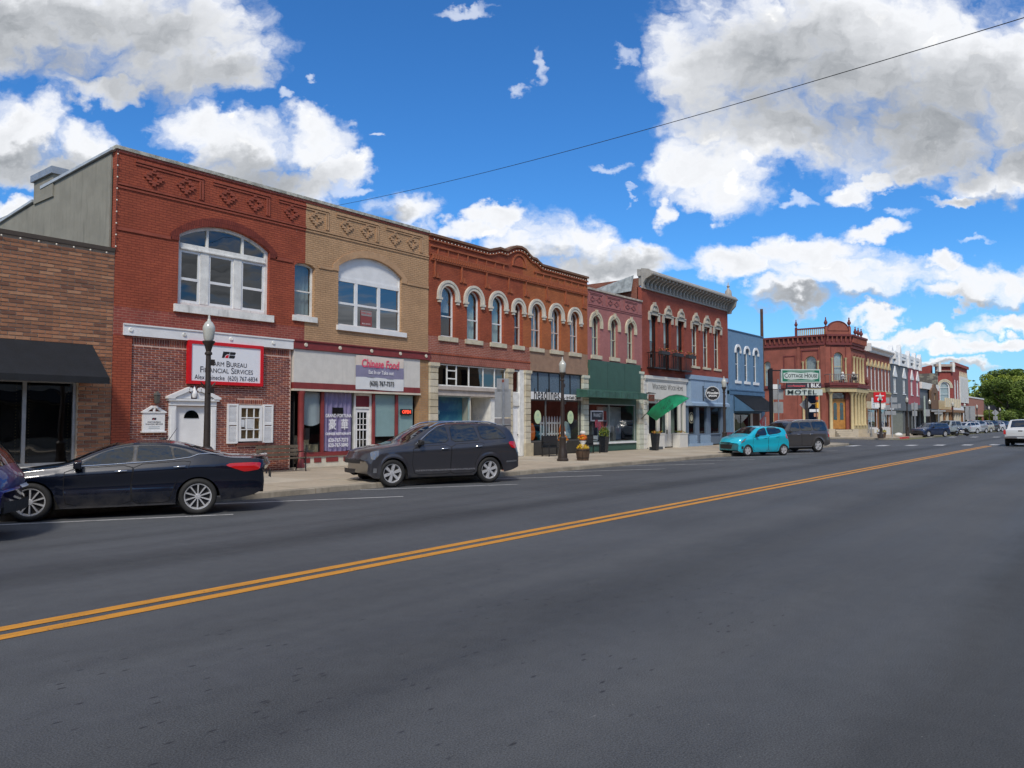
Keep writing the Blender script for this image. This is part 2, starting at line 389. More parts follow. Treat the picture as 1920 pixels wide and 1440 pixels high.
def hood(par, cx, zs, ri, ro, y0, y1, mat, leg=.12, name='hood_mould', foot=True, n=18, rz=1.0):
    mb = MB()
    for (a, b, yy) in ((ri, ri+(ro-ri)*.55, y0+.03), (ri+(ro-ri)*.55, ro, y0)):
        o = [(cx+b, zs-leg)]+[(cx+b*math.cos(math.pi*k/n), zs+rz*b*math.sin(math.pi*k/n)) for k in range(n+1)]+[(cx-b, zs-leg)]
        i = [(cx+a, zs-leg)]+[(cx+a*math.cos(math.pi*k/n), zs+rz*a*math.sin(math.pi*k/n)) for k in range(n+1)]+[(cx-a, zs-leg)]
        c = len(o)
        mb.add([(x, yy, z) for x, z in o]+[(x, yy, z) for x, z in i]+[(x, y1, z) for x, z in o]+[(x, y1, z) for x, z in i],
            [(k, k+1, c+k+1, c+k) for k in range(c-1)]+[(k, 2*c+k, 2*c+k+1, k+1) for k in range(c-1)]+[(c+k, c+k+1, 3*c+k+1, 3*c+k) for k in range(c-1)]+[(0, c, 3*c, 2*c), (c-1, 3*c-1, 4*c-1, 2*c-1)])
    if foot:
        for s in (-1, 1):
            m_ = (ri+ro)/2*s; hw = (ro-ri)/2+.02
            mb.box(cx+m_-hw, cx+m_+hw, y0-.03, y1, zs-leg-.09, zs-leg); mb.box(cx+m_-hw*.6, cx+m_+hw*.6, y0, y1, zs-leg-.2, zs-leg-.09)
    return B(name, mb, mat, par)
def text(body, x, z, size, mat, par, y, name='lettering', align='CENTER', sx=1, shear=0, ext=.004, rot=None, bold=0, spacing=1, normal=None):
    cu = bpy.data.curves.new(name, 'FONT'); cu.body = body; cu.size = size; cu.align_x = align; cu.align_y = 'CENTER'
    cu.extrude = ext; cu.shear = shear; cu.offset = bold; cu.space_character = spacing; cu.resolution_u = 3
    o = bpy.data.objects.new(name, cu); COL.objects.link(o)
    me = bpy.data.meshes.new_from_object(o); bpy.data.objects.remove(o); bpy.data.curves.remove(cu)
    org = ORG.get(par.name, (0, 0, 0)) if par else (0, 0, 0)
    RM = (rot or Matrix.Identity(4))
    me.transform(Matrix.Translation(Vector((x, y, z))-Vector(org)) @ RM @ Matrix.Rotation(R(90), 4, 'X') @ Matrix.Diagonal((sx, 1, 1, 1)))
    me.materials.clear(); me.materials.append(mat)
    o = bpy.data.objects.new(name, me); COL.objects.link(o); o.parent = par; ORG[o.name] = org; return o
def owidth(o): xs = [v.co.x for v in o.data.vertices]; return (min(xs), max(xs)) if xs else (0, 0)
def smallcaps(words, cx, z, size, mat, par, y, sx=.72, bold=0, root=None):
    """capitals with a larger initial in every word, set from measured letter widths"""
    obs = []; x = 0; gapw = size*.32*sx
    for w_ in words.split(' '):
        for s_, k, dz in ((w_[0], 1.18, size*.05), (w_[1:], .86, 0)):
            if not s_: continue
            o = text(s_, 0, z+dz, size*k, mat, par, y, align='LEFT', sx=sx, ext=.002, bold=bold); a, b = owidth(o)
            o.data.transform(Matrix.Translation((x-a, 0, 0))); x += b-a+size*.07*sx; obs.append(o)
        x += gapw
    tot = x-gapw; org = ORG.get(par.name, (0, 0, 0))[0] if par else 0
    for o in obs:
        o.data.transform(Matrix.Translation((cx-org-tot/2, 0, 0)))
        if root: o.parent = root
def body(par, x0, x1, y1, ztop, mat, y0=22.35, name='side_walls', parapet=.5, roofz=None):
    mb = MB(); t = .25; rz = roofz or ztop-parapet
    mb.box(x0, x0+t, y0, y1, .1, ztop); mb.box(x1-t, x1, y0, y1, .1, ztop); mb.box(x0+t, x1-t, y1-t, y1, .1, ztop)
    B(name, mb, mat, par); B('roof', MB().box(x0+t, x1-t, y0, y1-t, rz-.15, rz), roofdark, par)
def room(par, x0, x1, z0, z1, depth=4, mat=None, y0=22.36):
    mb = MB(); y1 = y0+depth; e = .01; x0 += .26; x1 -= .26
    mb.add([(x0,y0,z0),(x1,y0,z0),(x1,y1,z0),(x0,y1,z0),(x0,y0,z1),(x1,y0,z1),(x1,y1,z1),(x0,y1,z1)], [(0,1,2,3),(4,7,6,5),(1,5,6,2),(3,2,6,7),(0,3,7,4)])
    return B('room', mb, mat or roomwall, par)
# ------------------------------------------------------------------ ground, road, pavements
def asphalt():
    m, t, bs = newmat('asphalt')
    tc = t.add('ShaderNodeTexCoord').outputs['Object']; x, y, z = t.xyz(tc)
    st = t.noise(t.vm('MULTIPLY', tc, (.06, 1.0, 1)), 1.1, 5, .6)
    big = t.noise(tc, .22, 5, .6); fine = t.noise(tc, 90, 3, .8); mid = t.noise(tc, 5, 5, .7)
    k = t.math('ADD', t.ramp(big, .3, .7, .88, 1.1), t.math('ADD', t.ramp(st, .3, .7, -.12, .1), t.math('ADD', t.ramp(fine, .28, .72, -.5, .55), t.ramp(mid, .3, .7, -.06, .06))))
    def band(c, w, d):
        yy = t.math('ADD', y, t.math('MULTIPLY', t.math('SUBTRACT', big, .5), 1.2))
        return t.math('MULTIPLY', t.ramp(t.math('ABSOLUTE', t.math('SUBTRACT', yy, c)), 0, w, 1, 0), d)
    dark = t.math('ADD', t.math('ADD', band(10.0, 1.0, .36), band(4.2, 1.1, .24)), t.math('ADD', band(12.2, .5, .12), band(6.0, .4, .07)))
    k = t.math('SUBTRACT', k, dark)
    seam = t.ramp(t.math('ADD', y, t.math('MULTIPLY', t.math('SUBTRACT', t.noise(tc, 1.5, 6, .65), .5), .9)), 1.0, 1.5, 1, 0)
    k = t.math('MULTIPLY', k, t.math('SUBTRACT', 1, t.math('MULTIPLY', seam, t.ramp(mid, .3, .7, .2, .38))))
    c = t.vm('SCALE', (.082, .087, .095), k)
    vo = t.add('ShaderNodeTexVoronoi'); t.L.new(t.vm('MULTIPLY', tc, (1, 2.6, 1)), vo.inputs['Vector']); vo.inputs['Scale'].default_value = 4.2
    rnd = t.xyz(vo.outputs['Color'])[0]
    reg = t.math('MULTIPLY', t.ramp(t.noise(tc, .5, 3), .38, .5), t.math('MULTIPLY', t.ramp(t.math('ABSOLUTE', t.math('SUBTRACT', y, 4.3)), 1.6, 2.3, 1, 0), t.ramp(x, 8, 11, 1, 0)))
    sp = t.math('MULTIPLY', t.math('MULTIPLY', t.ramp(t.math('ADD', vo.outputs['Distance'], t.math('MULTIPLY', t.noise(tc, 30, 3), .12)), .13, .24, 1, 0), t.math('GREATER_THAN', rnd, .25)), reg)
    c = t.mix(t.math('MULTIPLY', sp, .8), c, (.02, .02, .026))
    # stray pale chips
    v2 = t.add('ShaderNodeTexVoronoi'); t.L.new(tc, v2.inputs['Vector']); v2.inputs['Scale'].default_value = 9
    chip = t.math('MULTIPLY', t.math('LESS_THAN', v2.outputs['Distance'], .035), t.math('GREATER_THAN', t.xyz(v2.outputs['Color'])[1], t.ramp(y, .5, 3.0, .35, .92)))
    c = t.mix(t.math('MULTIPLY', chip, .8), c, (.3, .3, .28))
    sc = t.noise(t.vm('MULTIPLY', tc, (2.2, 5, 1)), 6, 6, .75); scm = t.math('MULTIPLY', t.ramp(sc, .60, .70), t.ramp(t.noise(tc, .55, 2), .60, .68))
    c = t.mix(t.math('MULTIPLY', scm, .5), c, (.3, .3, .3))
    t.L.new(c, bs.inputs['Base Color'])
    t.L.new(t.ramp(st, .3, .7, .62, .85), bs.inputs['Roughness']); bs.inputs['Specular IOR Level'].default_value = .35
    b = t.add('ShaderNodeBump'); b.inputs['Strength'].default_value = .55; b.inputs['Distance'].default_value = .006
    t.L.new(fine, b.inputs['Height']); t.L.new(b.outputs[0], bs.inputs['Normal'])
    return m
ASPH = asphalt()
walkm = M('tan_concrete', (.42, .355, .27), .9, var=.1, vs=.7, bump=.25, bs_=60, dirt=.22)
walkm2 = M('pale_concrete', (.46, .405, .32), .9, var=.1, vs=.9, bump=.25, bs_=60, dirt=.2)
kerbm = M('kerb_concrete', (.3, .265, .21), .9, var=.2, vs=1.2, bump=.4, dirt=.4)
def roadpaint(name, col, wear):
    m, t, bs = newmat(name); tc = t.add('ShaderNodeTexCoord').outputs['Object']; f1 = t.noise(tc, 60, 4, .75); f2 = t.noise(tc, 3, 5, .65); f3 = t.noise(t.vm('MULTIPLY', tc, (.3, 3, 1)), 6, 4, .6)
    k = t.ramp(t.math('ADD', f1, t.math('MULTIPLY', t.math('SUBTRACT', f2, .5), .7)), wear, wear+.1)
    c = t.mix(t.math('MULTIPLY', k, .85), t.vm('SCALE', col, t.ramp(f3, .3, .7, .82, 1.1)), (.07, .068, .07)); t.L.new(c, bs.inputs['Base Color']); bs.inputs['Roughness'].default_value = .65; return m
yel = roadpaint('yellow_road_paint', (.62, .27, .025), .6); whl = roadpaint('white_road_paint', (.55, .55, .55), .54)
struct('ground', MB().box(-400, 1500, -500, 700, -1.02, -.02), M('dry_grass', (.12, .12, .05), .95, var=.3, vs=.1))
mb = MB(); mb.add([(-60, -.8, 0), (1200, -.8, 0), (1200, 15.9, 0), (-60, 15.9, 0)], [(0, 1, 2, 3)]); struct('road', mb, ASPH)
mb = MB(); mb.add([(62.3, 15.9, 0), (79.7, 15.9, 0), (79.7, 200, 0), (62.3, 200, 0)], [(0, 1, 2, 3)]); struct('side_road', mb, ASPH)
def strip(mb, a, b, w, z=.005):
    a = Vector((*a, z)); b = Vector((*b, z)); n = Vector((-(b-a).y, (b-a).x, 0)).normalized()*w/2
    mb.add([a-n, b-n, b+n, a+n], [(0, 1, 2, 3)])
for y in (7.35, 7.64):
    mb = MB(); strip(mb, (-50, y), (64.6, y), .16); tag(struct('yellow_centre_line', mb, yel), None)
for i in range(-3, 10):
    xe = 8.35+i*4.47; mb = MB(); strip(mb, (xe, 13.45), (xe-3.95, 15.6), .1, .004); struct('parking_line', mb, whl)
for i in range(13):
    xe = 92+i*6; mb = MB(); strip(mb, (xe, 15.0), (xe-3.5, 16.8), .12, .004)
    if i > 3: struct('parking_line', mb, whl)
for k in range(-2, 8):
    x0, y0 = 59.3+2.35*k*.79, 13.6-2.35*k*.62*1.05; mb = MB(); strip(mb, (x0, y0), (x0+2.6, y0+.1), .62, .006); struct('crosswalk_bar', mb, whl)
for k in range(-1, 4):
    x0, y0 = 95.6+1.4*k, 14.7-1.9*k; mb = MB(); strip(mb, (x0, y0), (x0+3.2, y0+.05), .62, .006); struct('crosswalk_bar', mb, whl)
# pavement of the near block: base, slabs with open joints, kerb stones
def pavement(x0, x1, y0, y1, slabs, corner=0):
    pts = [(x0, y0+.17), (x1-corner, y0+.17)]+([(x1-corner+corner*math.sin(a), y0+.17+corner*(1-math.cos(a))) for a in (R(25), R(50), R(75))] if corner else [])+[(x1, y0+corner+.17), (x1, y1), (x0, y1)]
    p = struct('pavement', MB().prismz(pts, -.3, .125), kerbm); p.name = 'pavement'
    rows = [y0+.19, y0+2.1, y0+4.2, y1-.02]
    if slabs:
        xs = slabs[0]
        while xs < slabs[1]:
            w = 1.95+random.uniform(-.05, .05)
            for r in range(3):
                z = .14+random.uniform(-.002, .002)
                if xs+w < x1-corner: B('paving_slab', MB().box(xs+.012, xs+w-.012, rows[r]+.012, rows[r+1]-.012, .11, z), random.choice((walkm, walkm, walkm2)), p)
            xs += w
    else: B('walk_surface', MB().prismz([(a, b) for a, b in pts], .11, .14), walkm, p)
    x = x0
    while x < x1-corner-1:
        z = .14+random.uniform(-.006, .006); q = min(3.0, x1-corner-x)
        kb = MB(); kb.prismx([(y0, -.1), (y0+.02, z-.02), (y0+.05, z), (y0+.17, z), (y0+.17, -.1)], x+.006, x+q-.006)
        if x > -6 and x < 110: B('kerb_stone', kb, kerbm, p)
        x += 3.0
    if corner:
        c = MB(); o = [(x1-corner+(corner)*math.sin(a), y0+corner*(1-math.cos(a))) for a in [R(15*i) for i in range(7)]]
        i_ = [(x1-corner+(corner-.17)*math.sin(a), y0+.17+(corner-.17)*(1-math.cos(a))) for a in [R(15*i) for i in range(7)]]
        c.prismz(o+i_[::-1], -.1, .14); B('kerb_stone', c, kerbm, p)
    return p
p1 = pavement(-30, 62.2, 15.7, 22.08, (2, 56), 3)
B('walk_surface', MB().box(-30, 1.99, 15.89, 22.06, .11, .139), walkm, p1)
B('walk_surface', MB().box(56.2, 59, 15.89, 22.06, .11, .139), walkm, p1)
B('walk_surface', MB().box(59.02, 62.1, 18.9, 60, .11, .139), walkm2, p1)
pavement(79.9, 300, 17.4, 22.08, None)
B('kerb_stone', MB().box(79.72, 79.88, 17.4, 90, -.1, .14), kerbm, bpy.data.objects['pavement.001'])
B('walk_surface', MB().box(79.9, 83.2, 22.1, 90, .11, .139), walkm2, bpy.data.objects['pavement.001'])
B('kerb_stone', MB().box(84.5, 88.5, 17.37, 17.6, -.1, .155), redpaint, bpy.data.objects['pavement.001'], None, 'red painted kerb')
struct('far_pavement', MB().box(-60, 400, -7.2, -.8, -.3, .14), walkm)

# ------------------------------------------------------------------ building 1: tan and brown brick shop with black awning
Y0 = 22.1
b1 = TB('brick_shop_building', 'low building of mixed brown and tan bricks with black awning at the left edge', 'building', (2.0, Y0, .14))
mort = M('buff_mortar', (.42, .34, .26), .9, var=.1)
wall(b1, rect(-4, 9.9, .14, 6.55), [rect(3.6, 9.0, .62, 2.88)], Y0+.03, .25, mort)
body(b1, -4, 9.9, 38, 6.3, concrete, roofz=6.0)
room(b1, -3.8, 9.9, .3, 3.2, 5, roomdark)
bshade = [M('brick_%s' % n, c, .85, var=.18, vs=4, bump=.5) for n, c in (('brown', (.33, .15, .08)), ('tan', (.42, .215, .12)), ('dark', (.19, .085, .052)), ('rust', (.38, .17, .09)), ('umber', (.26, .12, .068)))]
rsh = [M('redbrick_%s' % n, c, .85, var=.15, vs=4, bump=.4) for n, c in (('mid', (.25, .07, .042)), ('dark', (.17, .048, .034)), ('light', (.32, .098, .055)), ('plum', (.2, .058, .045)))]
BC = {}
def brickmesh(L, H, D, mat):
    k = (round(L, 3), H, mat.name)
    if k not in BC:
        e = .006; b = MB().add([(0, 0, 0), (L, 0, 0), (L, 0, H), (0, 0, H), (e, -D, e), (L-e, -D, e), (L-e, -D, H-e), (e, -D, H-e)],
            [(4, 5, 6, 7), (0, 1, 5, 4), (1, 2, 6, 5), (2, 3, 7, 6), (3, 0, 4, 7)])
        BC[k] = mesh('brick', b, mat)
    return BC[k]
def bricks(par, x0, x1, z0, z1, ph, pl, joint, holes, D, yb, mats, near, lim=300, soldier=()):
    cells = []; n = int((z1-z0)/ph)
    for r in range(n):
        z = z0+r*ph; x = x0-(pl/2 if r % 2 else 0)
        while x < x1:
            a, b = max(x, x0), min(x+pl-joint, x1-joint); ok = b-a > .04
            seg = [(a, b)]
            for h in holes:
                if z+ph-joint > h[2] and z < h[3]:
                    ns = []
                    for p, q in seg:
                        if q <= h[0] or p >= h[1]: ns.append((p, q))
                        else:
                            if p < h[0]: ns.append((p, h[0]))
                            if q > h[1]: ns.append((h[1], q))
                    seg = ns
            if ok: cells += [(p, q, z, ph-joint) for p, q in seg if q-p > .035]
            x += pl
    cells += [(a, b, z, h) for (a, b, z, h) in soldier]
    cells.sort(key=near)
    org = ORG[par.name]; rest = MB()
    for i, (a, b, z, h) in enumerate(cells):
        mt = random.choices(mats, [5, 2, 2, 3, 4][:len(mats)])[0]; L = b-a; dd = D+random.uniform(-.003, .003)
        if i < lim:
            o = bpy.data.objects.new('brick', brickmesh(L, round(h, 4), round(D, 3), mt)); COL.objects.link(o); o.parent = par
            o.location = (a-org[0], yb-org[1]+random.uniform(-.003, .003), z-org[2])
        else:
            rest.m = mats.index(mt); rest.add([(a, yb, z), (b, yb, z), (b, yb, z+h), (a, yb, z+h), (a+.006, yb-dd, z+.006), (b-.006, yb-dd, z+.006), (b-.006, yb-dd, z+h-.006), (a+.006, yb-dd, z+h-.006)],
            [(4, 5, 6, 7), (0, 1, 5, 4), (1, 2, 6, 5), (2, 3, 7, 6), (3, 0, 4, 7)])
    if rest.v: tag(B('brickwork', rest, mats, par), kind='stuff')
bricks(b1, 3.0, 9.9, .14, 6.52, .104, .345, .02, [(3.5, 9.02, .56, 2.9)], .022, Y0+.03, bshade,
    lambda c: (0 if (c[0] > 6.9 and (c[2] > 3.8 or c[0] > 8.9) and c[2] > .9) else 1, -c[0], ), 300)
B('parapet_coping', MB().box(-4, 9.88, Y0-.03, Y0+.3, 6.55, 6.66), M('tar_coping', (.07, .055, .045), .9), b1)
wf = metalgrey
mb = MB(); ring(mb, rect(3.6, 9.0, .62, 2.88), rect(3.7, 8.92, .7, 2.8), Y0+.08, Y0+.16)
for x in (5.7, 7.75): mb.box(x-.045, x+.045, Y0+.085, Y0+.155, .7, 2.8)
w = B('window', mb, wf, b1)
for a, b in ((3.7, 5.65), (5.75, 7.7), (7.8, 8.92)): B('pane', MB().sheet(rect(a, b, .7, 2.8), Y0+.12), glassdark, w)
mb = MB()
for x in (7.6, 7.9, 8.85):
    for k in range(26): mb.ball((x, Y0+.2, .75+k*.08), .018, 6)
B('light_string', mb, M('brass_bulbs', (.45, .32, .12), .4), w)
B('window_sill', MB().box(3.5, 9.06, Y0-.06, Y0+.1, .5, .615), oldwhite, b1)
# awning: sloping cloth on a frame
mb = MB(); x0, x1 = 3.0, 9.34
mb.prismx([(Y0-.01, 3.88), (Y0-.01, 3.84), (21.02, 2.9), (21.0, 2.93)], x0, x1)
mb.add([(x1, Y0-.01, 3.86), (x1, Y0-.01, 2.93), (x1, 21.02, 2.92), (x0, Y0-.01, 3.86), (x0, Y0-.01, 2.93), (x0, 21.02, 2.92)], [(0, 1, 2), (3, 5, 4)])
mb.box(x0, x1, 20.99, 21.02, 2.78, 2.95)
B('awning', mb, blackcloth, b1)
# festoon bulbs along the parapet
bulbm = M('milky_bulb', (.75, .7, .6), .3)
def festoon(x0, x1, z, y, n, label, zf=None):
    t = T('string_lights', label, 'string lights', (x0, y, z), 0, 'bulb strings along parapets')
    zz = lambda k: (zf(x0+(x1-x0)*k/n)-z) if zf else 0
    B('cable', MB().tube([((x1-x0)*k/n, 0, zz(k)) for k in range(n+1)], .008, 4), black, t)
    bm_ = mesh('bulb', MB().ball((0, 0, -.045), .024, 6), bulbm, smooth=180)
    for k in range(n):
        o = bpy.data.objects.new('bulb', bm_); COL.objects.link(o); o.parent = t; o.location = ((x1-x0)*(k+.5)/n, 0, zz(k+.5))
festoon(3, 9.85, 6.53, Y0-.06, 16, 'row of white bulbs along the top of the low brown brick shop')
t = T('string_lights', 'vertical row of white bulbs on the corner of the tall red building', 'string lights', (9.88, Y0-.04, 6.6), 0, 'bulb strings along parapets')
B('cable', MB().tube([(0, 0, 0), (0, 0, 2.9)], .008, 4), black, t)
for k in range(9):
    o = bpy.data.objects.new('bulb', bpy.data.meshes['bulb']); COL.objects.link(o); o.parent = t; o.location = (0, -.02, .15+k*.33)

# ------------------------------------------------------------------ building 2: red and tan painted two storey block
redbrick = BM('red_painted_brick', (.37, .088, .045), (.32, .073, .04), (.23, .05, .03), .225, .074, .009, 1.0, .75, .14, pk=.6, patch=(.22, .05, .045), chips=.8)
tanbrick = BM('tan_painted_brick', (.52, .325, .185), (.48, .30, .17), (.37, .23, .13), .225, .074, .009, 1.0, .8, .12, chips=.15)
wornbrick = BM('worn_red_brick', (.32, .075, .055), (.24, .055, .045), (.36, .16, .12), .225, .074, .009, .5, .8, .2, patch=(.33, .17, .14), pk=.5)
rawtan = BM('raw_tan_brick', (.42, .25, .12), (.36, .2, .1), (.3, .22, .15), .225, .074, .01, .4, .8, .15)
b2 = TB('two_storey_brick_building', 'tall building half painted red and half tan with two wide arched upper windows', 'building', (9.9, Y0, .14))
PB = 16.33     # line where red paint meets tan
arcA = outl(11.75, 14.9, 5.3, 7.42, 7.9, 20); arcB = outl(17.78, 20.9, 5.27, 7.42, 7.93, 20)
sm_o = outl(15.9, 16.75, 5.42, 7.15, 7.28, 8)
smL = clip(sm_o, 0, PB, True); smR = clip(sm_o, 0, PB, False)
def notch(x0, x1, z0, z1, side):     # outline of half the wall with the small window cut in from the paint line
    zt = 7.27; h = [p for p in (smL if side == 'L' else smR) if abs(p[0]-PB) > 1e-4]
    h.sort(key=lambda p: (p[1]))
    if side == 'L': return [(x0, z0), (x1, z0), (x1, 5.42)]+[(15.9, 5.42), (15.9, 7.15), (16.0, 7.22), (16.15, 7.265), (x1, 7.28)]+[(x1, z1), (x0, z1)]
    return [(x0, z0), (x1, z0), (x1, z1), (x0, z1), (x0, 7.28), (16.5, 7.265), (16.65, 7.22), (16.75, 7.15), (16.75, 5.42), (x0, 5.42)]
wall(b2, notch(9.9, PB, 5.02, 9.5, 'L'), [arcA], Y0, .3, redbrick, label='red painted upper wall')
wall(b2, notch(PB, 22.4, 4.58, 9.5, 'R'), [arcB], Y0, .3, tanbrick, label='tan painted upper wall')
wall(b2, rect(9.9, 16.33, 4.22, 5.02), [], Y0, .3, wornbrick, label='worn red brick band')
wall(b2, rect(9.9, 10.42, .14, 4.22), [], Y0-.01, .3, redbrick, name='pier')
body(b2, 9.9, 22.4, 40, 9.0, concrete, roofz=8.3)
# stepped grey side wall with sheet metal copings and chimney
mb = MB(); mb.prismx([(Y0+.3, .2), (Y0+.3, 9.42), (27.2, 9.3), (27.35, 8.95), (31.5, 8.75), (36, 8.3), (36, .2)], 9.85, 9.98)
B('grey_side_wall', mb, concrete, b2)
mb = MB(); mb.prismx([(Y0+.1, 9.48), (Y0+.1, 9.55), (27.25, 9.4), (27.25, 9.3), ], 9.78, 10.2); mb.prismx([(27.9, 9.0), (27.9, 9.08), (36, 8.45), (36, 8.36)], 9.78, 10.2)
B('sheet_coping', mb, M('pale_sheet_metal', (.55, .58, .6), .4, .3), b2)
mb = MB(); mb.box(9.8, 10.7, 26.3, 27.8, 8.9, 9.62); B('chimney', mb, concrete, b2)
B('chimney_cap', MB().prismz([(9.72, 26.2), (10.8, 26.2), (10.8, 27.9), (9.72, 27.9)], 9.62, 9.84), metalgrey, b2)
B('parapet_coping', MB().box(9.83, 22.41, Y0-.07, Y0+.35, 9.5, 9.6), M('crusty_coping', (.42, .42, .37), .9, var=.35, vs=6, bump=.6, dirt=.7), b2)
B('parapet_edge', MB().box(9.87, 22.39, Y0-.03, Y0-.002, 9.42, 9.5), wornbrick, b2)
redtrim = M('red_brick_relief', (.29, .068, .04), .8, var=.15, bump=.4); tantrim = M('tan_brick_relief', (.45, .28, .16), .8, var=.15, bump=.4)
def split(mb_fn, x0, x1):
    if x1 <= PB: return [(x0, x1, redtrim)]
    if x0 >= PB: return [(x0, x1, tantrim)]
    return [(x0, PB, redtrim), (PB, x1, tantrim)]
for z, h, pr in ((8.5, .05, .05), (8.41, .05, .03)):
    for a, b, mt in split(None, 9.92, 22.39): B('string_course', MB().box(a, b, Y0-pr, Y0-.002, z, z+h), mt, b2)
for a, b, mt in ((9.92, 11.5, redtrim), (15.12, 15.8, redtrim), (16.9, 17.5, tantrim), (21.2, 22.39, tantrim)): B('string_course', MB().box(a, b, Y0-.035, Y0-.002, 7.2, 7.29), mt, b2)
for (a, b) in ((10.4, 12.5), (12.82, 14.87), (15.21, 17.31), (17.65, 19.67), (20.05, 22.02)):
    for p, q, mt in split(None, a, b):
        B('panel_moulding', MB().box(p, q, Y0-.05, Y0-.002, 9.26, 9.31).box(p, q, Y0-.03, Y0-.002, 9.18, 9.23), mt, b2)
    for p, q in ((b-.06, b), (b-.14, b-.09)): B('panel_moulding', MB().box(p, q, Y0-.04, Y0-.002, 8.62, 9.17), redtrim if b <= PB else tantrim, b2)
dia = MB()
for r in range(-3, 4):
    L = .30-.075*abs(r)
    if abs(r) == 3: dia.box(-.045, .045, -.055, 0, r*.074-.032, r*.074+.032)
    else:
        for s in (-1, 1): dia.box(min(s*L, s*(L-.15)), max(s*L, s*(L-.15)), -.055 if r % 2 else -.04, 0, r*.074-.032, r*.074+.032)
dm = [mesh('brick_diamond', dia, redtrim), mesh('brick_diamond', dia, tantrim)]
for x in (10.94, 11.93, 13.33, 14.3, 15.72, 16.74, 18.13, 19.09, 20.51, 21.47):
    o = bpy.data.objects.new('brick_diamond', dm[x > PB]); COL.objects.link(o); o.parent = b2; o.location = (x-9.9, -.002, 8.93-.14)
# arched labels over the big windows
def label_arch(x0, x1, zs, zt, d, leg, mat):
    i = outl(x0, x1, 5, zs, zt, 20)[2:]; o = outl(x0-d, x1+d, 5, zs, zt+d, 20)[2:]
    i = [(x1, zs-leg)]+i+[(x0, zs-leg)]; o = [(x1+d, zs-leg)]+o+[(x0-d, zs-leg)]
    c = len(i); mb = MB(); yy = Y0-.035
    mb.add([(x, yy, z) for x, z in o]+[(x, yy, z) for x, z in i]+[(x, Y0, z) for x, z in o]+[(x, Y0, z) for x, z in i],
        [(k, k+1, c+k+1, c+k) for k in range(c-1)]+[(k, 2*c+k, 2*c+k+1, k+1) for k in range(c-1)]+[(c+k, c+k+1, 3*c+k+1, 3*c+k) for k in range(c-1)]+[(0, c, 3*c, 2*c), (c-1, 3*c-1, 4*c-1, 2*c-1)])
    B('window_arch', mb, mat, b2)
label_arch(11.75, 14.9, 7.42, 7.9, .27, .2, BM('arch_brick', (.21, .045, .03), (.17, .036, .026), (.12, .025, .02), .075, .225, .008, .8, soldier=False)); label_arch(17.78, 20.9, 7.42, 7.93, .27, .2, tantrim)
room(b2, 9.9, 22.4, 4.8, 8.2, 5)
# window A: old white sash window with transom
mb = MB(); i = outl(11.85, 14.8, 5.4, 7.38, 7.8, 20); ring(mb, arcA, i, Y0+.12, Y0+.24)
mb.box(11.85, 14.8, Y0+.1, Y0+.23, 7.0, 7.2); mb.box(11.85, 14.8, Y0+.07, Y0+.12, 7.02, 7.06)
for a, b in ((12.52, 12.8), (13.66, 13.94)): mb.box(a, b, Y0+.11, Y0+.22, 5.4, 7.0)
for x in (12.75, 13.98): mb.box(x-.035, x+.035, Y0+.13, Y0+.22, 7.2, 7.77)
A = B('window', mb, oldwhite, b2, label='white framed three part arched window with peeling paint')
for a, b in ((11.85, 12.52), (12.8, 13.66), (13.94, 14.8)):
    mb = MB(); ring(mb, rect(a+.002, b-.002, 5.402, 6.998), rect(a+.07, b-.07, 5.47, 6.93), Y0+.14, Y0+.19); mb.box(a+.07, b-.07, Y0+.135, Y0+.19, 6.08, 6.16); B('sash', mb, white, A)
    B('pane', MB().sheet(rect(a+.07, b-.07, 5.47, 6.08), Y0+.165), glassup, A); B('pane', MB().sheet(rect(a+.07, b-.07, 6.16, 6.93), Y0+.16), glassup, A)
top = clip(i, 1, 7.2, False)
for a, b in ((11.8, 12.72), (12.78, 13.95), (14.01, 14.85)): B('pane', MB().sheet(clip(clip(top, 0, a, False), 0, b, True), Y0+.18), glassup, A)
B('sill', MB().box(11.62, 15.05, Y0-.09, Y0+.15, 5.07, 5.295), oldwhite, A)
# small window on the paint line
w = window(b2, 15.9, 16.75, 5.42, 7.15, 7.28, Y0+.16, .07, oldwhite, glassup, (6.3,), (), (.08, .19, .07, oldwhite), curtain=curtaing)
# window B: new white window with a blank arched panel
mb = MB(); ring(mb, arcB, outl(17.83, 20.85, 5.33, 7.38, 7.88, 20), Y0+.1, Y0+.2)
for z in (6.1,): mb.box(17.83, 20.85, Y0+.115, Y0+.18, z-.04, z+.04)
for x in (18.7, 19.82): mb.box(x-.07, x+.07, Y0+.11, Y0+.19, 5.33, 7.02)
mb.box(17.83, 20.85, Y0+.105, Y0+.19, 6.9, 7.05)
Bw = B('window', mb, white, b2, label='new white three part window below a blank white arched panel')
B('arched_panel', MB().sheet(clip(outl(17.83, 20.85, 5.33, 7.38, 7.88, 20), 1, 7.05, False), Y0+.13), white, Bw)
for a, b in ((17.83, 18.63), (18.77, 19.75), (19.89, 20.85)):
    for c, d in ((5.33, 6.06), (6.14, 6.9)): B('pane', MB().sheet(rect(a, b, c, d), Y0+.15), glassblue, Bw)
B('sill', MB().box(17.7, 21.12, Y0-.09, Y0+.12, 5.08, 5.26), white, Bw)
fs = single('for_sale_sign', MB().box(18.95, 19.5, Y0+.135, Y0+.145, 5.37, 5.95), M('faded_red_card', (.25, .06, .06), .6), (19.2, Y0+.13, 5.4), 'small red and white for sale card in the tan building upper window', 'sign')
B('header_strip', MB().box(18.97, 19.48, Y0+.128, Y0+.134, 5.75, 5.93), M('card_grey', (.3, .3, .3), .6), fs)
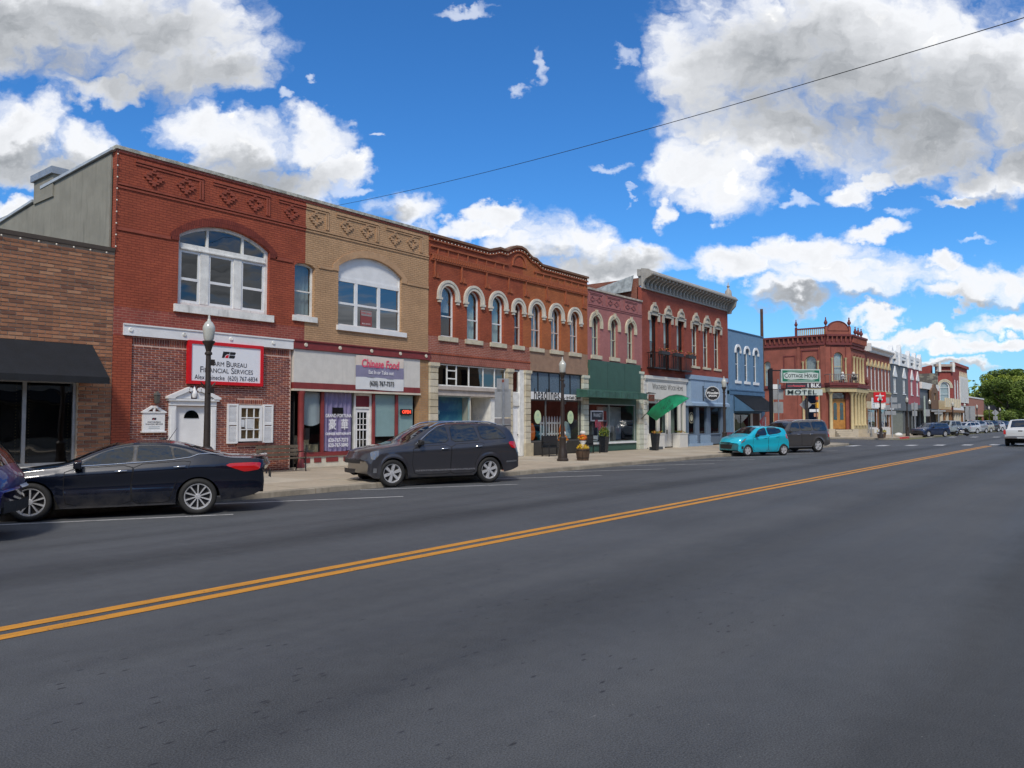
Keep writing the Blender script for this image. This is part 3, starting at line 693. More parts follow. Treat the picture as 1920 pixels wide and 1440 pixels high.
text('FOR SALE', 19.22, 5.84, .11, redpaint, fs, Y0+.124, ext=.001); text('REAL ESTATE', 19.22, 5.45, .07, white, fs, Y0+.13, ext=.001)
# lintels with rosettes
def rosette(x, z, y, mat, par, r=.07): B('rosette', MB().lathe([(r, 0), (r, -.02), (r*.75, -.035), (r*.35, -.025), (.01, -.04)], (x, y, z), 12, 'y'), mat, par)
l = B('steel_lintel', MB().box(10.16, 15.85, Y0-.06, Y0+.2, 4.23, 4.55).box(10.14, 15.86, Y0-.09, Y0-.05, 4.52, 4.56), white, b2)
for x in (10.35, 11.95, 13.5, 15.05): rosette(x, 4.39, Y0-.06, oldwhite, b2, .06)
B('steel_lintel', MB().box(15.86, 22.44, Y0-.08, Y0+.2, 4.27, 4.56).box(15.86, 22.46, Y0-.12, Y0-.07, 4.53, 4.57), maroon, b2)
for x in (16.34, 17.82, 19.31, 20.78, 22.2): rosette(x, 4.42, Y0-.08, offwhite, b2)
# brick infill of the office front
pink = M('pinkish_mortar', (.64, .44, .36), .9, var=.08)
dx0, dx1 = 11.78, 12.84; wx0, wx1 = 13.86, 14.72
wall(b2, rect(10.42, 15.84, .14, 4.22), [rect(dx0, dx1, .16, 2.25), rect(wx0, wx1, 1.1, 2.32)], Y0+.06, .2, pink, name='infill_wall')
sold = [(10.44+k*.075, 10.44+k*.075+.058, 4.0, .19) for k in range(71)]+[(13.78+k*.075, 13.78+k*.075+.058, 2.35, .13) for k in range(13)]
bricks(b2, 10.43, 15.83, .16, 4.0, .068, .238, .021, [(dx0-.02, dx1+.02, 0, 2.4), (wx0-.04, wx1+.04, .98, 2.5)], .016, Y0+.06, rsh,
    lambda c: (0 if (c[2] > .9 and c[2] < 2.95 and c[0] > 12.9) else (1 if c[2] > .6 and c[2] < 3.3 else 2), abs(c[2]-2.2)), 300, sold)
# door with broken pediment
d = B('door', MB().box(dx0, dx1, Y0+.1, Y0+.16, .16, 2.24), white, b2, label='white office door with fanlight')
fan = [(12.31+.24*math.cos(R(a)), 1.88+.24*math.sin(R(a))) for a in range(0, 181, 15)]
B('fanlight', MB().prism(fan, Y0+.085, Y0+.099), glassdark, d)
mb = MB()
for x0_, x1_ in ((11.56, 11.76), (12.86, 13.06)): mb.box(x0_, x1_, Y0-.03, Y0+.08, .16, 2.24); mb.box(x0_-.02, x1_+.02, Y0-.05, Y0+.08, .16, .34); mb.box(x0_+.04, x1_-.04, Y0-.045, Y0-.03, .4, 2.15)
mb.box(11.56, 13.06, Y0-.04, Y0+.08, 2.26, 2.4); mb.box(11.5, 13.12, Y0-.1, Y0+.06, 2.4, 2.46)
B('door_surround', mb, white, b2)
mb = MB(); cx = 12.31
for s in (-1, 1):
    mb.prism([(cx+s*.85, 2.46), (cx+s*.85, 2.52), (cx+s*.18, 2.82), (cx+s*.18, 2.7), (cx+s*.62, 2.5), (cx+s*.62, 2.46)], Y0-.12, Y0+.05)
    mb.prism([(cx+s*.62, 2.47), (cx+s*.2, 2.68), (cx+s*.1, 2.62), (cx+s*.1, 2.47)], Y0-.05, Y0+.05)
    mb.lathe([(.06, 0), (.06, -.05)], (cx+s*.14, Y0-.07, 2.74), 12, 'y')
mb.lathe([(.05, 0), (.09, .1), (.09, .17), (.05, .24), (.03, .3), (.01, .36)], (cx, Y0-.05, 2.5), 12)
B('pediment', mb, white, b2, 40)
# shuttered window
w = window(b2, wx0, wx1, 1.14, 2.3, 2.3, Y0+.0, .09, white, glassshop, (1.52, 1.9), (14.16, 14.42), None, bt=.03, joined=True, label='white nine pane office window')
B('blind', MB().box(13.9, 14.68, Y0+.14, Y0+.15, 1.2, 2.25), M('brown_paper_blind', (.33, .2, .09), .8), w)
B('notice', MB().box(14.1, 14.4, Y0+.02, Y0+.028, 1.55, 1.86).box(13.92, 14.08, Y0+.02, Y0+.028, 1.6, 1.84), M('paper_notice', (.6, .63, .66), .7), w)
for a, b in ((13.46, 13.83), (14.75, 15.12)):
    mb = MB(); ring(mb, rect(a, b, 1.08, 2.34), rect(a+.05, b-.05, 1.14, 2.28), Y0-.02, Y0+.05); mb.box(a+.04, b-.04, Y0-.018, Y0+.05, 1.66, 1.74)
    for k in range(30):
        z = 1.15+k*.037
        if not 1.63 < z < 1.74: mb.add([(a+.05, Y0-.012, z), (b-.05, Y0-.012, z), (b-.05, Y0+.01, z+.034), (a+.05, Y0+.01, z+.034)], [(0, 1, 2, 3)])
    B('shutter', mb, white, b2)
B('window_brick_sill', MB().box(13.8, 14.8, Y0-.03, Y0+.06, 1.02, 1.09), rsh[1], b2)
# --- chinese restaurant front
B('fascia_board', MB().box(15.9, 21.92, Y0-.02, Y0+.2, 3.12, 4.26), M('grey_white_board', (.64, .62, .58), .6, var=.05, dirt=.12), b2, label='plain off white sign board')
B('fascia_strip', MB().box(15.9, 21.92, Y0-.04, Y0+.18, 2.9, 3.12), maroon, b2)
B('fascia_strip', MB().box(15.88, 21.94, Y0-.06, Y0+.16, 2.83, 2.9), offwhite, b2)
wall(b2, rect(21.93, 22.42, .14, 4.26), [], Y0, .3, rawtan, name='pier')
B('iron_column', MB().lathe([(.15, 0), (.15, .15), (.11, .2), (.11, 2.55), (.14, 2.62), (.14, 2.69)], (16.25, Y0+.02, .14), 14), maroon, b2, 40)
B('side_door', MB().box(15.9, 16.35, Y0+.75, Y0+.8, .2, 2.8), M('grey_door_paint', (.3, .29, .27), .6), b2, label='grey recessed side door')
B('side_door_knob', MB().ball((16.1, Y0+.72, 1.1), .035, 8), black, b2)
sf = Y0+.12
mb = MB()
mb.box(16.4, 18.72, sf, sf+.08, .64, .7); mb.box(16.38, 18.74, sf-.05, sf+.3, .56, .64)
for x, w_ in ((17.25, .06),): mb.box(x-w_, x+w_, sf, sf+.08, .7, 2.83)
for x, w_ in ((19.64, .05), (20.82, .06)): mb.box(x-w_, x+w_, sf, sf+.08, .64, 2.83)
F2 = B('shop_window_frame', mb, maroon, b2)
mb = MB(); mb.box(16.38, 18.74, sf, sf+.2, .16, .3); mb.box(16.38, 18.74, sf+.01, sf+.2, .3, .56)
mb.box(19.6, 21.9, sf+.01, sf+.2, .16, .64)
B('stall_riser', mb, offwhite, b2)
for a, b in ((16.42, 16.72), (16.9, 17.2), (17.42, 17.95), (18.2, 18.65), (19.7, 20.4), (20.6, 21.3)): B('riser_panel', MB().box(a, b, sf-.012, sf+.01, .34, .5), maroon, b2)
B('door_step', MB().box(15.86, 21.9, Y0-.18, Y0+.3, .13, .19), walkm2, b2)
for a, b in ((16.4, 17.19), (17.31, 18.66), (19.69, 20.76), (20.88, 21.75)): B('pane', MB().sheet(rect(a, b, .7, 2.83), sf+.04), glassshop, F2)
def drape(par, x0, x1, z0, z1, y, mat, amp=.03, f=18, name='curtain', sag=0):
    mb = MB(); n = int((x1-x0)*26); vs = []
    for k in range(n+1):
        x = x0+(x1-x0)*k/n; s = k/n
        for q in range(5):
            zz = z0+(z1-z0)*q/4+(sag*math.sin(math.pi*s)*(1-q/4))
            vs.append((x, y+amp*math.sin(s*f*(x1-x0)+.6*math.sin(s*7+q*.3)), zz))
    mb.add(vs, [(5*k+q, 5*k+5+q, 5*k+6+q, 5*k+1+q) for k in range(n) for q in range(4)]); return B(name, mb, mat, par, 180)
drape(b2, 16.42, 17.2, 1.72, 2.8, sf+.1, curtainw, .02, 9, sag=-.1)
drape(b2, 17.33, 18.64, .74, 2.82, sf+.09, M('lilac_curtain', (.42, .34, .58), .8, var=.06), .035, 30, sag=-.05)
B('window_blind', MB().box(19.7, 20.76, sf+.08, sf+.09, 1.2, 2.8), tealblind, b2); B('window_blind', MB().box(20.9, 21.74, sf+.08, sf+.09, .8, 2.8), tealblind, b2)
B('window_box', MB().box(17.72, 18.2, sf+.05, sf+.07, 2.0, 2.28), black, b2)
mb = MB(); mb.box(18.75, 18.83, sf+.1, sf+.22, .2, 2.83); mb.box(19.5, 19.6, sf+.1, sf+.22, .2, 2.83); mb.box(18.83, 19.5, sf+.1, sf+.2, 2.25, 2.32); mb.box(18.83, 19.5, sf+.1, sf+.2, 2.74, 2.83)
B('door_frame', mb, oldwhite, b2)
B('transom_panel', MB().box(18.84, 19.49, sf+.12, sf+.18, 2.33, 2.73), M('dark_red_panel', (.17, .012, .02), .5), b2)
mb = MB(); ring(mb, rect(18.84, 19.49, .2, 2.24), rect(18.93, 19.4, .8, 2.12), sf+.13, sf+.19)
mb.box(18.93, 19.4, sf+.135, sf+.18, 1.44, 1.49)
for x in (19.08, 19.24): mb.box(x-.012, x+.012, sf+.145, sf+.175, .8, 2.12)
for z in (1.1, 1.66, 1.88): mb.box(18.93, 19.4, sf+.145, sf+.175, z-.012, z+.012)
dd = B('door', mb, white, b2, label='white restaurant door with small panes'); B('pane', MB().sheet(rect(18.93, 19.4, .8, 2.12), sf+.16), glassdark, dd)
B('door_bottom', MB().box(18.9, 19.43, sf+.14, sf+.18, .26, .79), white, dd)
wr = M('window_lettering_white', (.8, .8, .84), .6, var=0)
tw = T('window_lettering', 'white painted restaurant name and phone numbers on the window with lilac curtain', 'lettering', (17.98, sf, 1.6)); ORG[tw.name] = (17.98, sf, 1.6)
for s, z, sz, sx, bo in (('GRAND FORTUNA', 1.98, .17, .82, .004), ('\u8c6a  \u83ef', 1.64, .42, .85, .006), ('CHINESE RESTAURANT', 1.33, .12, .93, .004), ('620-767-7373', 1.1, .19, .84, .005), ('620-767-5040', .92, .19, .84, .005)):
    text(s, 17.98, z, sz, wr, tw, sf+.032, sx=sx, bold=bo, ext=.001)
# banner
bn = T('banner', 'chinese food banner in white, pink and grey-violet hanging from the sign board', 'banner', (18.58, Y0-.06, 2.96)); ORG[bn.name] = (18.58, Y0-.06, 2.96)
def sheetwave(x0, x1, z0, z1, y, mat, name, par, a=.012):
    mb = MB(); n = 12; vs = []
    for k in range(n+1):
        for q in range(4): vs.append((x0+(x1-x0)*k/n, y+a*math.sin(k*1.3+q), z0+(z1-z0)*q/3+.015*math.sin(k*.5)))
    mb.add(vs, [(4*k+q, 4*k+4+q, 4*k+5+q, 4*k+1+q) for k in range(n) for q in range(3)]); return B(name, mb, mat, par, 180)
sheetwave(18.58, 20.98, 2.96, 3.42, Y0-.06, M('banner_white', (.72, .74, .76), .5, var=.04), 'banner_sheet', bn)
sheetwave(18.58, 20.98, 3.42, 3.85, Y0-.06, M('banner_violet', (.25, .24, .36), .5, var=.08), 'banner_sheet', bn)
sheetwave(18.58, 20.98, 3.85, 4.22, Y0-.06, M('banner_cream', (.7, .62, .55), .5, var=.08), 'banner_sheet', bn)
text('Chinese Food', 19.77, 3.93, .42, M('pink_print', (.75, .08, .16), .6, var=.1), bn, Y0-.085, sx=.8, shear=.12, bold=.008, ext=.001)
text('Eat In or Take out', 19.8, 3.62, .2, wr, bn, Y0-.085, sx=.85, bold=.004, ext=.001)
text('(620) 767-7373', 19.85, 3.2, .25, ink, bn, Y0-.085, sx=.8, bold=.005, ext=.001)
op = single('open_sign', MB().box(21.0, 21.6, sf-.02, sf+.02, 2.03, 2.26), black, (21.3, sf, 2.03), 'small red neon open sign in the restaurant window', 'sign')
text('OPEN', 21.3, 2.145, .18, M('neon_red', (.7, .05, .03), .4, emit=(.9, .07, .03, .8)), op, sf-.03, bold=.006)
# armchairs inside
uph = M('floral_upholstery', (.4, .36, .26), .9, var=.35, vs=9)
for x, lb in ((16.62, 'patterned armchair behind the restaurant window beside the maroon column'), (17.05, 'patterned armchair behind the restaurant window nearest the lilac curtain')):
    t = TB('armchair', lb, 'armchair', (x, Y0+.8, .3), 'armchairs in the restaurant window')
    B('seat', MB().box(x-.25, x+.2, Y0+.55, Y0+1.0, .3, .75), uph, t); B('backrest', MB().prism([(x-.25, .75), (x+.2, .75), (x+.2, 1.15), (x+.1, 1.28), (x-.15, 1.28), (x-.25, 1.15)], Y0+.9, Y0+1.05), uph, t)
    for s in (-.3, .2): B('armrest', MB().box(x+s, x+s+.1, Y0+.5, Y0+1.0, .3, .95), uph, t)
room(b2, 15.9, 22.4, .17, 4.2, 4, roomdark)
mbx = single('mailbox', MB().box(16.28, 16.45, Y0-.2, Y0-.1, 1.15, 1.55).box(16.3, 16.4, Y0-.12, Y0-.08, 1.2, 1.5), black, (16.36, Y0-.15, 1.15), 'small black letter box fixed to the maroon column', 'mailbox')

# --- office sign, plaque, lantern
sg = TB('office_sign', 'white office sign with red border, black and red emblem and phone number', 'sign', (12.07, Y0-.1, 2.92))
mb = MB(); ring(mb, rect(12.07, 14.65, 2.92, 4.24), rect(12.17, 14.55, 3.02, 4.14), Y0-.12, Y0+.02); B('border', mb, redpaint, sg)
B('panel', MB().box(12.17, 14.55, Y0-.09, Y0, 3.02, 4.14), M('sign_face', (.8, .82, .87), .35, var=.01), sg)
Ys = Y0-.095
def emblem(cx, cz, s, par, y):
    k = lambda pts: [(cx+(x+.22*z)*s, cz+z*s) for x, z in pts]
    B('emblem_letter', MB().prism(k([(-1.1, -.5), (-.68, -.5), (-.62, -.1), (-.3, .12), (.02, .12), (.02, .5), (-1.1, .5)]), y, y+.006).prism(k([(.1, .06), (.1, .5), (.95, .5), (1.1, .35), (1.0, .06)]), y, y+.006).prism(k([(.1, -.5), (.1, -.03), (1.0, -.03), (1.12, -.2), (1.0, -.5)]), y, y+.006), ink, par)
    B('emblem_flame', MB().prism(k([(-.55, -.5), (-.02, -.5), (-.02, 0), (-.25, 0), (-.5, -.15)]), y, y+.006), redpaint, par)
emblem(13.42, 3.87, .2, sg, Ys)
serif = M('dark_sign_ink', (.03, .03, .045), .6, var=0)
smallcaps('FARM BUREAU', 13.42, 3.56, .23, serif, sg, Ys, .95); smallcaps('FINANCIAL SERVICES', 13.38, 3.35, .23, serif, sg, Ys, .95)
text('Alex Reinecke  (620) 767-6834', 13.37, 3.13, .205, serif, sg, Ys, sx=.84, ext=.002)
pl = TB('plaque', 'small white wall plaque with curled pediment beside the office door', 'sign', (10.78, Y0-.05, 1.47))
mb = MB(); mb.box(10.78, 11.41, Y0-.05, Y0+.05, 1.5, 2.03); mb.box(10.74, 11.45, Y0-.08, Y0+.05, 1.46, 1.5); mb.box(10.74, 11.45, Y0-.08, Y0+.05, 2.03, 2.07)
for s in (-1, 1): mb.prism([(11.095+s*.34, 2.07), (11.095+s*.06, 2.24), (11.095+s*.06, 2.17), (11.095+s*.2, 2.07)], Y0-.06, Y0+.04); mb.lathe([(.035, 0), (.035, -.04)], (11.095+s*.06, Y0-.04, 2.2), 8, 'y')
mb.lathe([(.03, 0), (.045, .06), (.02, .13), (.005, .17)], (11.095, Y0-.03, 2.07), 8)
B('plaque_board', mb, white, pl); emblem(11.09, 1.86, .055, pl, Y0-.057)
text('FARM BUREAU', 11.095, 1.76, .06, ink, pl, Y0-.053, ext=.001); text('FINANCIAL SERVICES', 11.095, 1.7, .055, ink, pl, Y0-.053, ext=.001)
for z in (1.62, 1.57): B('print_line', MB().box(10.93, 11.26, Y0-.054, Y0-.051, z, z+.012), curtaing, pl)
ln = TB('wall_lantern', 'small grey wall lantern on the brick above the white plaque', 'lantern', (11.13, Y0, 2.5))
B('lantern_body', MB().lathe([(.06, 0), (.08, .03), (.1, .24), (.12, .25), (.05, .33), (.02, .36)], (11.13, Y0-.12, 2.3), 6), M('pewter', (.12, .12, .11), .5, .5), ln); B('bracket', MB().box(11.11, 11.15, Y0-.1, Y0+.05, 2.34, 2.4), black, ln)
B('lantern_glass', MB().lathe([(.07, .05), (.092, .22)], (11.13, Y0-.12, 2.3), 6, cap=False), M('frosted_lantern_glass', (.4, .4, .36), .3), ln)

# ------------------------------------------------------------------ building 3: orange-red brick block with curved gable
b3 = TB('arched_window_building', 'long red brick building with curved gable and seven round topped windows', 'building', (22.42, Y0, .14))
ob = BM('orange_red_brick', (.36, .09, .042), (.31, .075, .038), (.22, .055, .032), .22, .072, .009, .5, .8, .2)
ob2 = BM('orange_brick', (.42, .135, .048), (.37, .11, .042), (.28, .09, .042), .22, .072, .009, .5, .8, .16)
low = BM('old_red_brick', (.35, .11, .075), (.28, .078, .055), (.4, .25, .2), .22, .072, .01, .5, .85, .22, patch=(.36, .16, .12), pk=.55)
sold_ = BM('soldier_brick', (.3, .085, .06), (.24, .06, .045), (.34, .2, .16), .22, .072, .01, .4, .85, .2, soldier=True)
brst = M('brown_stone_panel', (.3, .19, .13), .85, var=.12, bump=.3, dirt=.2)
ox = orange_trim = M('brick_trim', (.33, .092, .04), .8, var=.2, bump=.4)
cs = [(23.57, .435), (25.21, .435), (26.88, .435), (28.38, .29), (29.83, .43), (31.48, .43), (33.15, .42)]
gab = [(26.2, 9.42), (26.6, 9.52), (26.95, 9.64), (27.25, 9.62), (27.5, 9.62), (27.8, 9.78), (28.15, 9.93), (28.55, 9.97), (28.9, 9.9), (29.2, 9.72), (29.45, 9.6), (29.75, 9.6), (29.95, 9.5), (30.25, 9.38)]
outer = [(22.42, 5.3), (34.37, 5.3), (34.37, 9.36)]+gab[::-1]+[(22.42, 9.42)]
holes = [outl(c-r, c+r, 5.32, 7.03, 7.03+r*1.02, 16) for c, r in cs]
wall(b3, [(22.42, 5.3), (28.75, 5.3), (28.75, 9.9)]+[g for g in gab[::-1] if g[0] < 28.7]+[(22.42, 9.42)], holes[:4], Y0, .3, ob, label='darker red left half of the upper wall')
wall(b3, [(28.75, 5.3), (34.37, 5.3), (34.37, 9.36)]+[g for g in gab[::-1] if g[0] > 28.8]+[(28.75, 9.93)], holes[4:], Y0, .3, ob2, label='orange right half of the upper wall')
wall(b3, rect(22.42, 29.3, 4.55, 5.3), [], Y0+.002, .3, low, name='lower_brick_band')
wall(b3, rect(22.42, 29.3, 4.2, 4.55), [], Y0-.015, .3, sold_, name='soldier_course')
wall(b3, rect(29.3, 34.37, 4.6, 5.3), [], Y0, .3, brst, name='stone_band'); wall(b3, rect(29.3, 34.37, 4.2, 4.6), [], Y0-.03, .3, brst, name='stone_band')
B('ledge', MB().box(22.42, 29.3, Y0-.04, Y0, 4.55, 4.6), ob, b3)
# coping following the gable
cp = [(22.4, 9.42)]+gab+[(34.4, 9.36)]; mb = MB()
for (x0, z0), (x1, z1) in zip(cp, cp[1:]): mb.prism([(x0, z0), (x1, z1), (x1, z1+.1), (x0, z0+.1)], Y0-.1, Y0+.32)
B('coping', mb, M('brown_coping', (.19, .1, .06), .8, var=.2, dirt=.3), b3)
def gz(x):
    for (x0, z0), (x1, z1) in zip(cp, cp[1:]):
        if x0 <= x <= x1: return z0+(z1-z0)*(x-x0)/(x1-x0)
    return 9.4
mb = MB(); 
for (x0, z0), (x1, z1) in zip(cp, cp[1:]): mb.prism([(x0, z0-.2), (x1, z1-.2), (x1, z1-.14), (x0, z0-.14)], Y0-.07, Y0)
B('string_course', mb, ox, b3)
festoon(22.5, 34.3, 9.2, Y0-.13, 56, 'row of bulbs following the curved gable of the long red brick building', lambda x: gz(x)-.1)
body(b3, 22.42, 34.37, 40, 9.0, low, roofz=8.6); room(b3, 22.42, 34.37, 4.6, 8.4, 4)
B('cornice_band', MB().box(22.5, 27.6, Y0-.06, Y0, 8.98, 9.05).box(29.6, 34.3, Y0-.06, Y0, 8.98, 9.05), ox, b3)
B('cornice_band', MB().box(22.5, 34.3, Y0-.05, Y0, 8.66, 8.72), ox, b3)
denm = mesh('dentil', MB().box(-.035, .035, -.1, 0, 0, .17), ox)
n = 82
for k in range(n):
    x = 22.6+k*(34.25-22.6)/(n-1); o = bpy.data.objects.new('dentil', denm); COL.objects.link(o); o.parent = b3; o.location = (x-22.42, 0, 8.49-.14)
B('dentil_shelf', MB().box(22.5, 34.3, Y0-.07, Y0, 8.42, 8.49), ox, b3)
for k in range(19):
    x = 22.9+k*.62
    if not 27.6 < x < 29.5: B('pilaster_strip', MB().box(x, x+.07, Y0-.04, Y0, 8.73, 8.98), ox, b3)
for x in (22.75, 24.4, 26.05, 27.65, 28.95, 30.65, 32.3, 33.95):
    B('brick_pendant', MB().box(x-.035, x+.035, Y0-.06, Y0, 7.75, 8.42).box(x-.11, x-.03, Y0-.05, Y0, 7.72, 7.82).box(x+.1, x+.2, Y0-.06, Y0, 7.72, 7.95).box(x+.22, x+.3, Y0-.05, Y0, 7.72, 7.82), ox, b3)
mb = MB(); hoodp = [(28.45+.55*math.cos(R(a)), 9.05+.62*math.sin(R(a))) for a in range(0, 181, 12)]; hoodq = [(28.45+.47*math.cos(R(a)), 9.05+.54*math.sin(R(a))) for a in range(0, 181, 12)]
ring(mb, hoodp, hoodq, Y0-.05, Y0); B('gable_arch', mb, ox, b3)
for i, ((c, r), h) in enumerate(zip(cs, holes)):
    pk_ = M('pinkish_white_paint', (.62, .5, .45), .55, var=.06) if i >= 3 else white
    window(b3, c-r, c+r, 5.32, 7.03, 7.03+r*1.02, Y0+.14, .06, pk_, glassup, (6.2,), (c,) if i > 3 else (), (.14, .19, .07, stone), curtain=[curtainw, tealblind, tealblind, None, curtaing, curtaing, curtaing][i], cfull=(i in (1, 2, 4, 5, 6)))
    hood(b3, c, 7.03, r+.01, r+.24, Y0-.09, Y0, M('hood_stone', (.6, .56, .48), .8, var=.1, dirt=.3), .1)
blkm = [stone, M('limestone_b', (.5, .44, .32), .85, var=.15, bump=.4), M('limestone_c', (.58, .53, .42), .85, var=.12, bump=.4, dirt=.3)]
def quoins(par, x0, x1, z0, z1, h, mats, y=None, D=.1, cap=True, name='stone_block'):
    y = Y0-.08 if y is None else y; n = max(1, round((z1-z0)/h)); h = (z1-z0)/n
    for k in range(n):
        a = z0+k*h+.006; b = z0+(k+1)*h-.006; e = .012
        mb = MB().add([(x0, y+.03, a), (x1, y+.03, a), (x1, y+.03, b), (x0, y+.03, b), (x0+e, y, a+e), (x1-e, y, a+e), (x1-e, y, b-e), (x0+e, y, b-e), (x0, y+.36, a), (x1, y+.36, a), (x1, y+.36, b), (x0, y+.36, b)],
            [(4, 5, 6, 7), (0, 1, 5, 4), (1, 2, 6, 5), (2, 3, 7, 6), (3, 0, 4, 7), (0, 8, 9, 1), (1, 9, 10, 2), (2, 10, 11, 3), (3, 11, 8, 0)])
        B(name, mb, random.choice(mats), par)
    B('pier_core', MB().box(x0+.02, x1-.02, y+.05, y+.34, z0, z1), kerbm, par)
    if cap: B('pier_capital', MB().box(x0-.04, x1+.04, y-.05, y+.36, z1, z1+.14).box(x0-.01, x1+.01, y-.02, y+.36, z1-.06, z1), mats[0], par)
for a, b in ((22.45, 22.93), (27.52, 27.9), (28.86, 29.27)): quoins(b3, a, b, .14, 4.05, .275, blkm)
quoins(b3, 33.85, 34.36, .14, 4.05, .275, [stone2, blkm[0]])
B('stone_plinth', MB().box(28.75, 29.36, Y0-.16, Y0-.07, .14, .75), blkm[1], b3); 
# left shop (boarded doorway and painted display window)
mb = MB(); zf0, zf1 = 3.26, 4.18
ring(mb, rect(22.95, 27.5, zf0, zf1), rect(23.0, 27.46, zf0+.05, zf1-.05), Y0+.08, Y0+.14)
for x in (23.62, 24.2, 25.0, 25.95, 26.75): mb.box(x-.03, x+.03, Y0+.082, Y0+.138, zf0+.05, zf1-.05)
for z in (3.58, 3.92): mb.box(23.65, 24.17, Y0+.085, Y0+.135, z-.025, z+.025)
w = B('transom_window', mb, oldwhite, b3)
for a, b in ((23.0, 23.59), (23.65, 24.17), (24.23, 24.97), (25.03, 25.92), (25.98, 26.72), (26.78, 27.46)): B('pane', MB().sheet(rect(a, b, zf0+.05, zf1-.05), Y0+.11), glassdark, w)
B('iron_beam', MB().box(22.93, 27.52, Y0-.02, Y0+.2, 2.86, 3.1).box(22.93, 27.6, Y0-.1, Y0+.1, 3.1, 3.25), M('pinkish_grey_paint', (.47, .42, .38), .7, var=.1, dirt=.4), b3)
mb = MB(); ring(mb, rect(22.95, 25.05, .6, 2.85), rect(23.0, 25.0, .68, 2.8), Y0+.08, Y0+.15); w = B('display_window', mb, M('grey_teal_frame', (.3, .4, .4), .6), b3)
B('pane', MB().sheet(rect(23.0, 25.0, .68, 2.8), Y0+.12), glassshop, w)
def mural():
    m, t, bs = newmat('sea_backdrop'); tc = t.add('ShaderNodeTexCoord').outputs['Object']; z = t.xyz(tc)[2]
    c = t.mix(t.ramp(z, .5, 2.6), (.05, .25, .38), (.03, .16, .32)); n = t.noise(tc, 1.4, 5, .6); c = t.mix(t.ramp(n, .45, .7, 0, .6), c, (.12, .4, .45))
    t.L.new(c, bs.inputs['Base Color']); bs.inputs['Roughness'].default_value = .9; return m
B('display_backdrop', MB().box(22.98, 25.03, Y0+.5, Y0+.55, .5, 2.85), mural(), b3)
t = TB('window_display', 'coral and jellyfish decorations in the blue shop window', 'decoration', (23.2, Y0+.3, .9))
B('display_shelf', MB().box(22.98, 25.0, Y0+.2, Y0+.5, .84, .9), walkm2, t)
B('jellyfish', MB().ball((23.28, Y0+.35, 2.15), .16, 10, (1, .6, .8)).tube([(23.2, Y0+.35, 2.1), (23.14, Y0+.35, 1.7), (23.2, Y0+.35, 1.3), (23.1, Y0+.35, .95)], .02, 4).tube([(23.34, Y0+.35, 2.1), (23.4, Y0+.35, 1.8), (23.32, Y0+.35, 1.4)], .02, 4), M('aqua_white', (.45, .65, .65), .6), t)
for x, c in ((23.5, (.5, .08, .1)), (23.75, (.55, .4, .05)), (24.85, (.4, .08, .25)), (23.02, (.12, .4, .06)), (24.1, (.12, .3, .06))):
    mb = MB()
    for k in range(7): a = R(-40+k*13); mb.tube([(x, Y0+.35, .9), (x+.12*math.sin(a), Y0+.35, 1.15), (x+.3*math.sin(a), Y0+.35, 1.2+.25*math.cos(a))], [.02, .015, .006], 4)
    B('coral', mb, M('coral_%d' % int(x*100), c, .6), t)
B('treasure_chest', MB().box(24.2, 24.65, Y0+.28, Y0+.45, .9, 1.15), M('chest_wood', (.15, .09, .04), .7), t)
B('corner_post', MB().box(25.05, 25.15, Y0+.1, Y0+.9, .15, 2.85), offwhite, b3)
wl = MB(); wl.add([(25.15, Y0+.1, .15), (25.7, Y0+1.2, .15), (25.7, Y0+1.2, 2.85), (25.15, Y0+.1, 2.85)], [(0, 1, 2, 3)]); B('recess_wall', wl, M('stained_plaster', (.5, .47, .4), .85, var=.15, dirt=.5), b3)
B('recess_door', MB().box(25.7, 26.5, Y0+1.2, Y0+1.26, .15, 2.5).box(25.7, 27.5, Y0+1.3, Y0+1.34, .15, 2.85), M('stained_plaster', (.5, .47, .4), .85), b3)
B('recess_post', MB().box(26.5, 26.62, Y0+.1, Y0+1.25, .15, 2.85).box(26.62, 27.5, Y0+.1, Y0+.2, .15, 2.85), oldwhite, b3)
B('ceiling', MB().box(22.5, 27.5, Y0+.2, Y0+1.3, 2.84, 2.9), oldwhite, b3)
B('stall_riser', MB().box(22.95, 25.1, Y0+.08, Y0+.3, .15, .6), oldwhite, b3)
# stair door bay
w = window(b3, 27.95, 28.5, 3.1, 4.15, 4.15, Y0+.05, .05, oldwhite, glassdark, (), (), None, name='transom_window')
B('bay_trim', MB().box(28.5, 28.84, Y0, Y0+.2, .15, 4.2).box(27.9, 28.5, Y0+.02, Y0+.2, 2.5, 3.1).box(27.9, 27.97, Y0+.03, Y0+.2, .15, 2.5), oldwhite, b3)
mb = MB(); mb.box(27.98, 28.5, Y0+.1, Y0+.15, .16, 2.5)
for z0, z1 in ((.35, 1.1), (1.25, 2.35)):
    for x0 in (28.04, 28.28): mb.box(x0, x0+.17, Y0+.09, Y0+.1, z0, z1)
d = B('door', mb, white, b3, label='narrow white stair door'); B('door_handle', MB().ball((28.42, Y0+.06, 1.15), .03, 6), black, d)
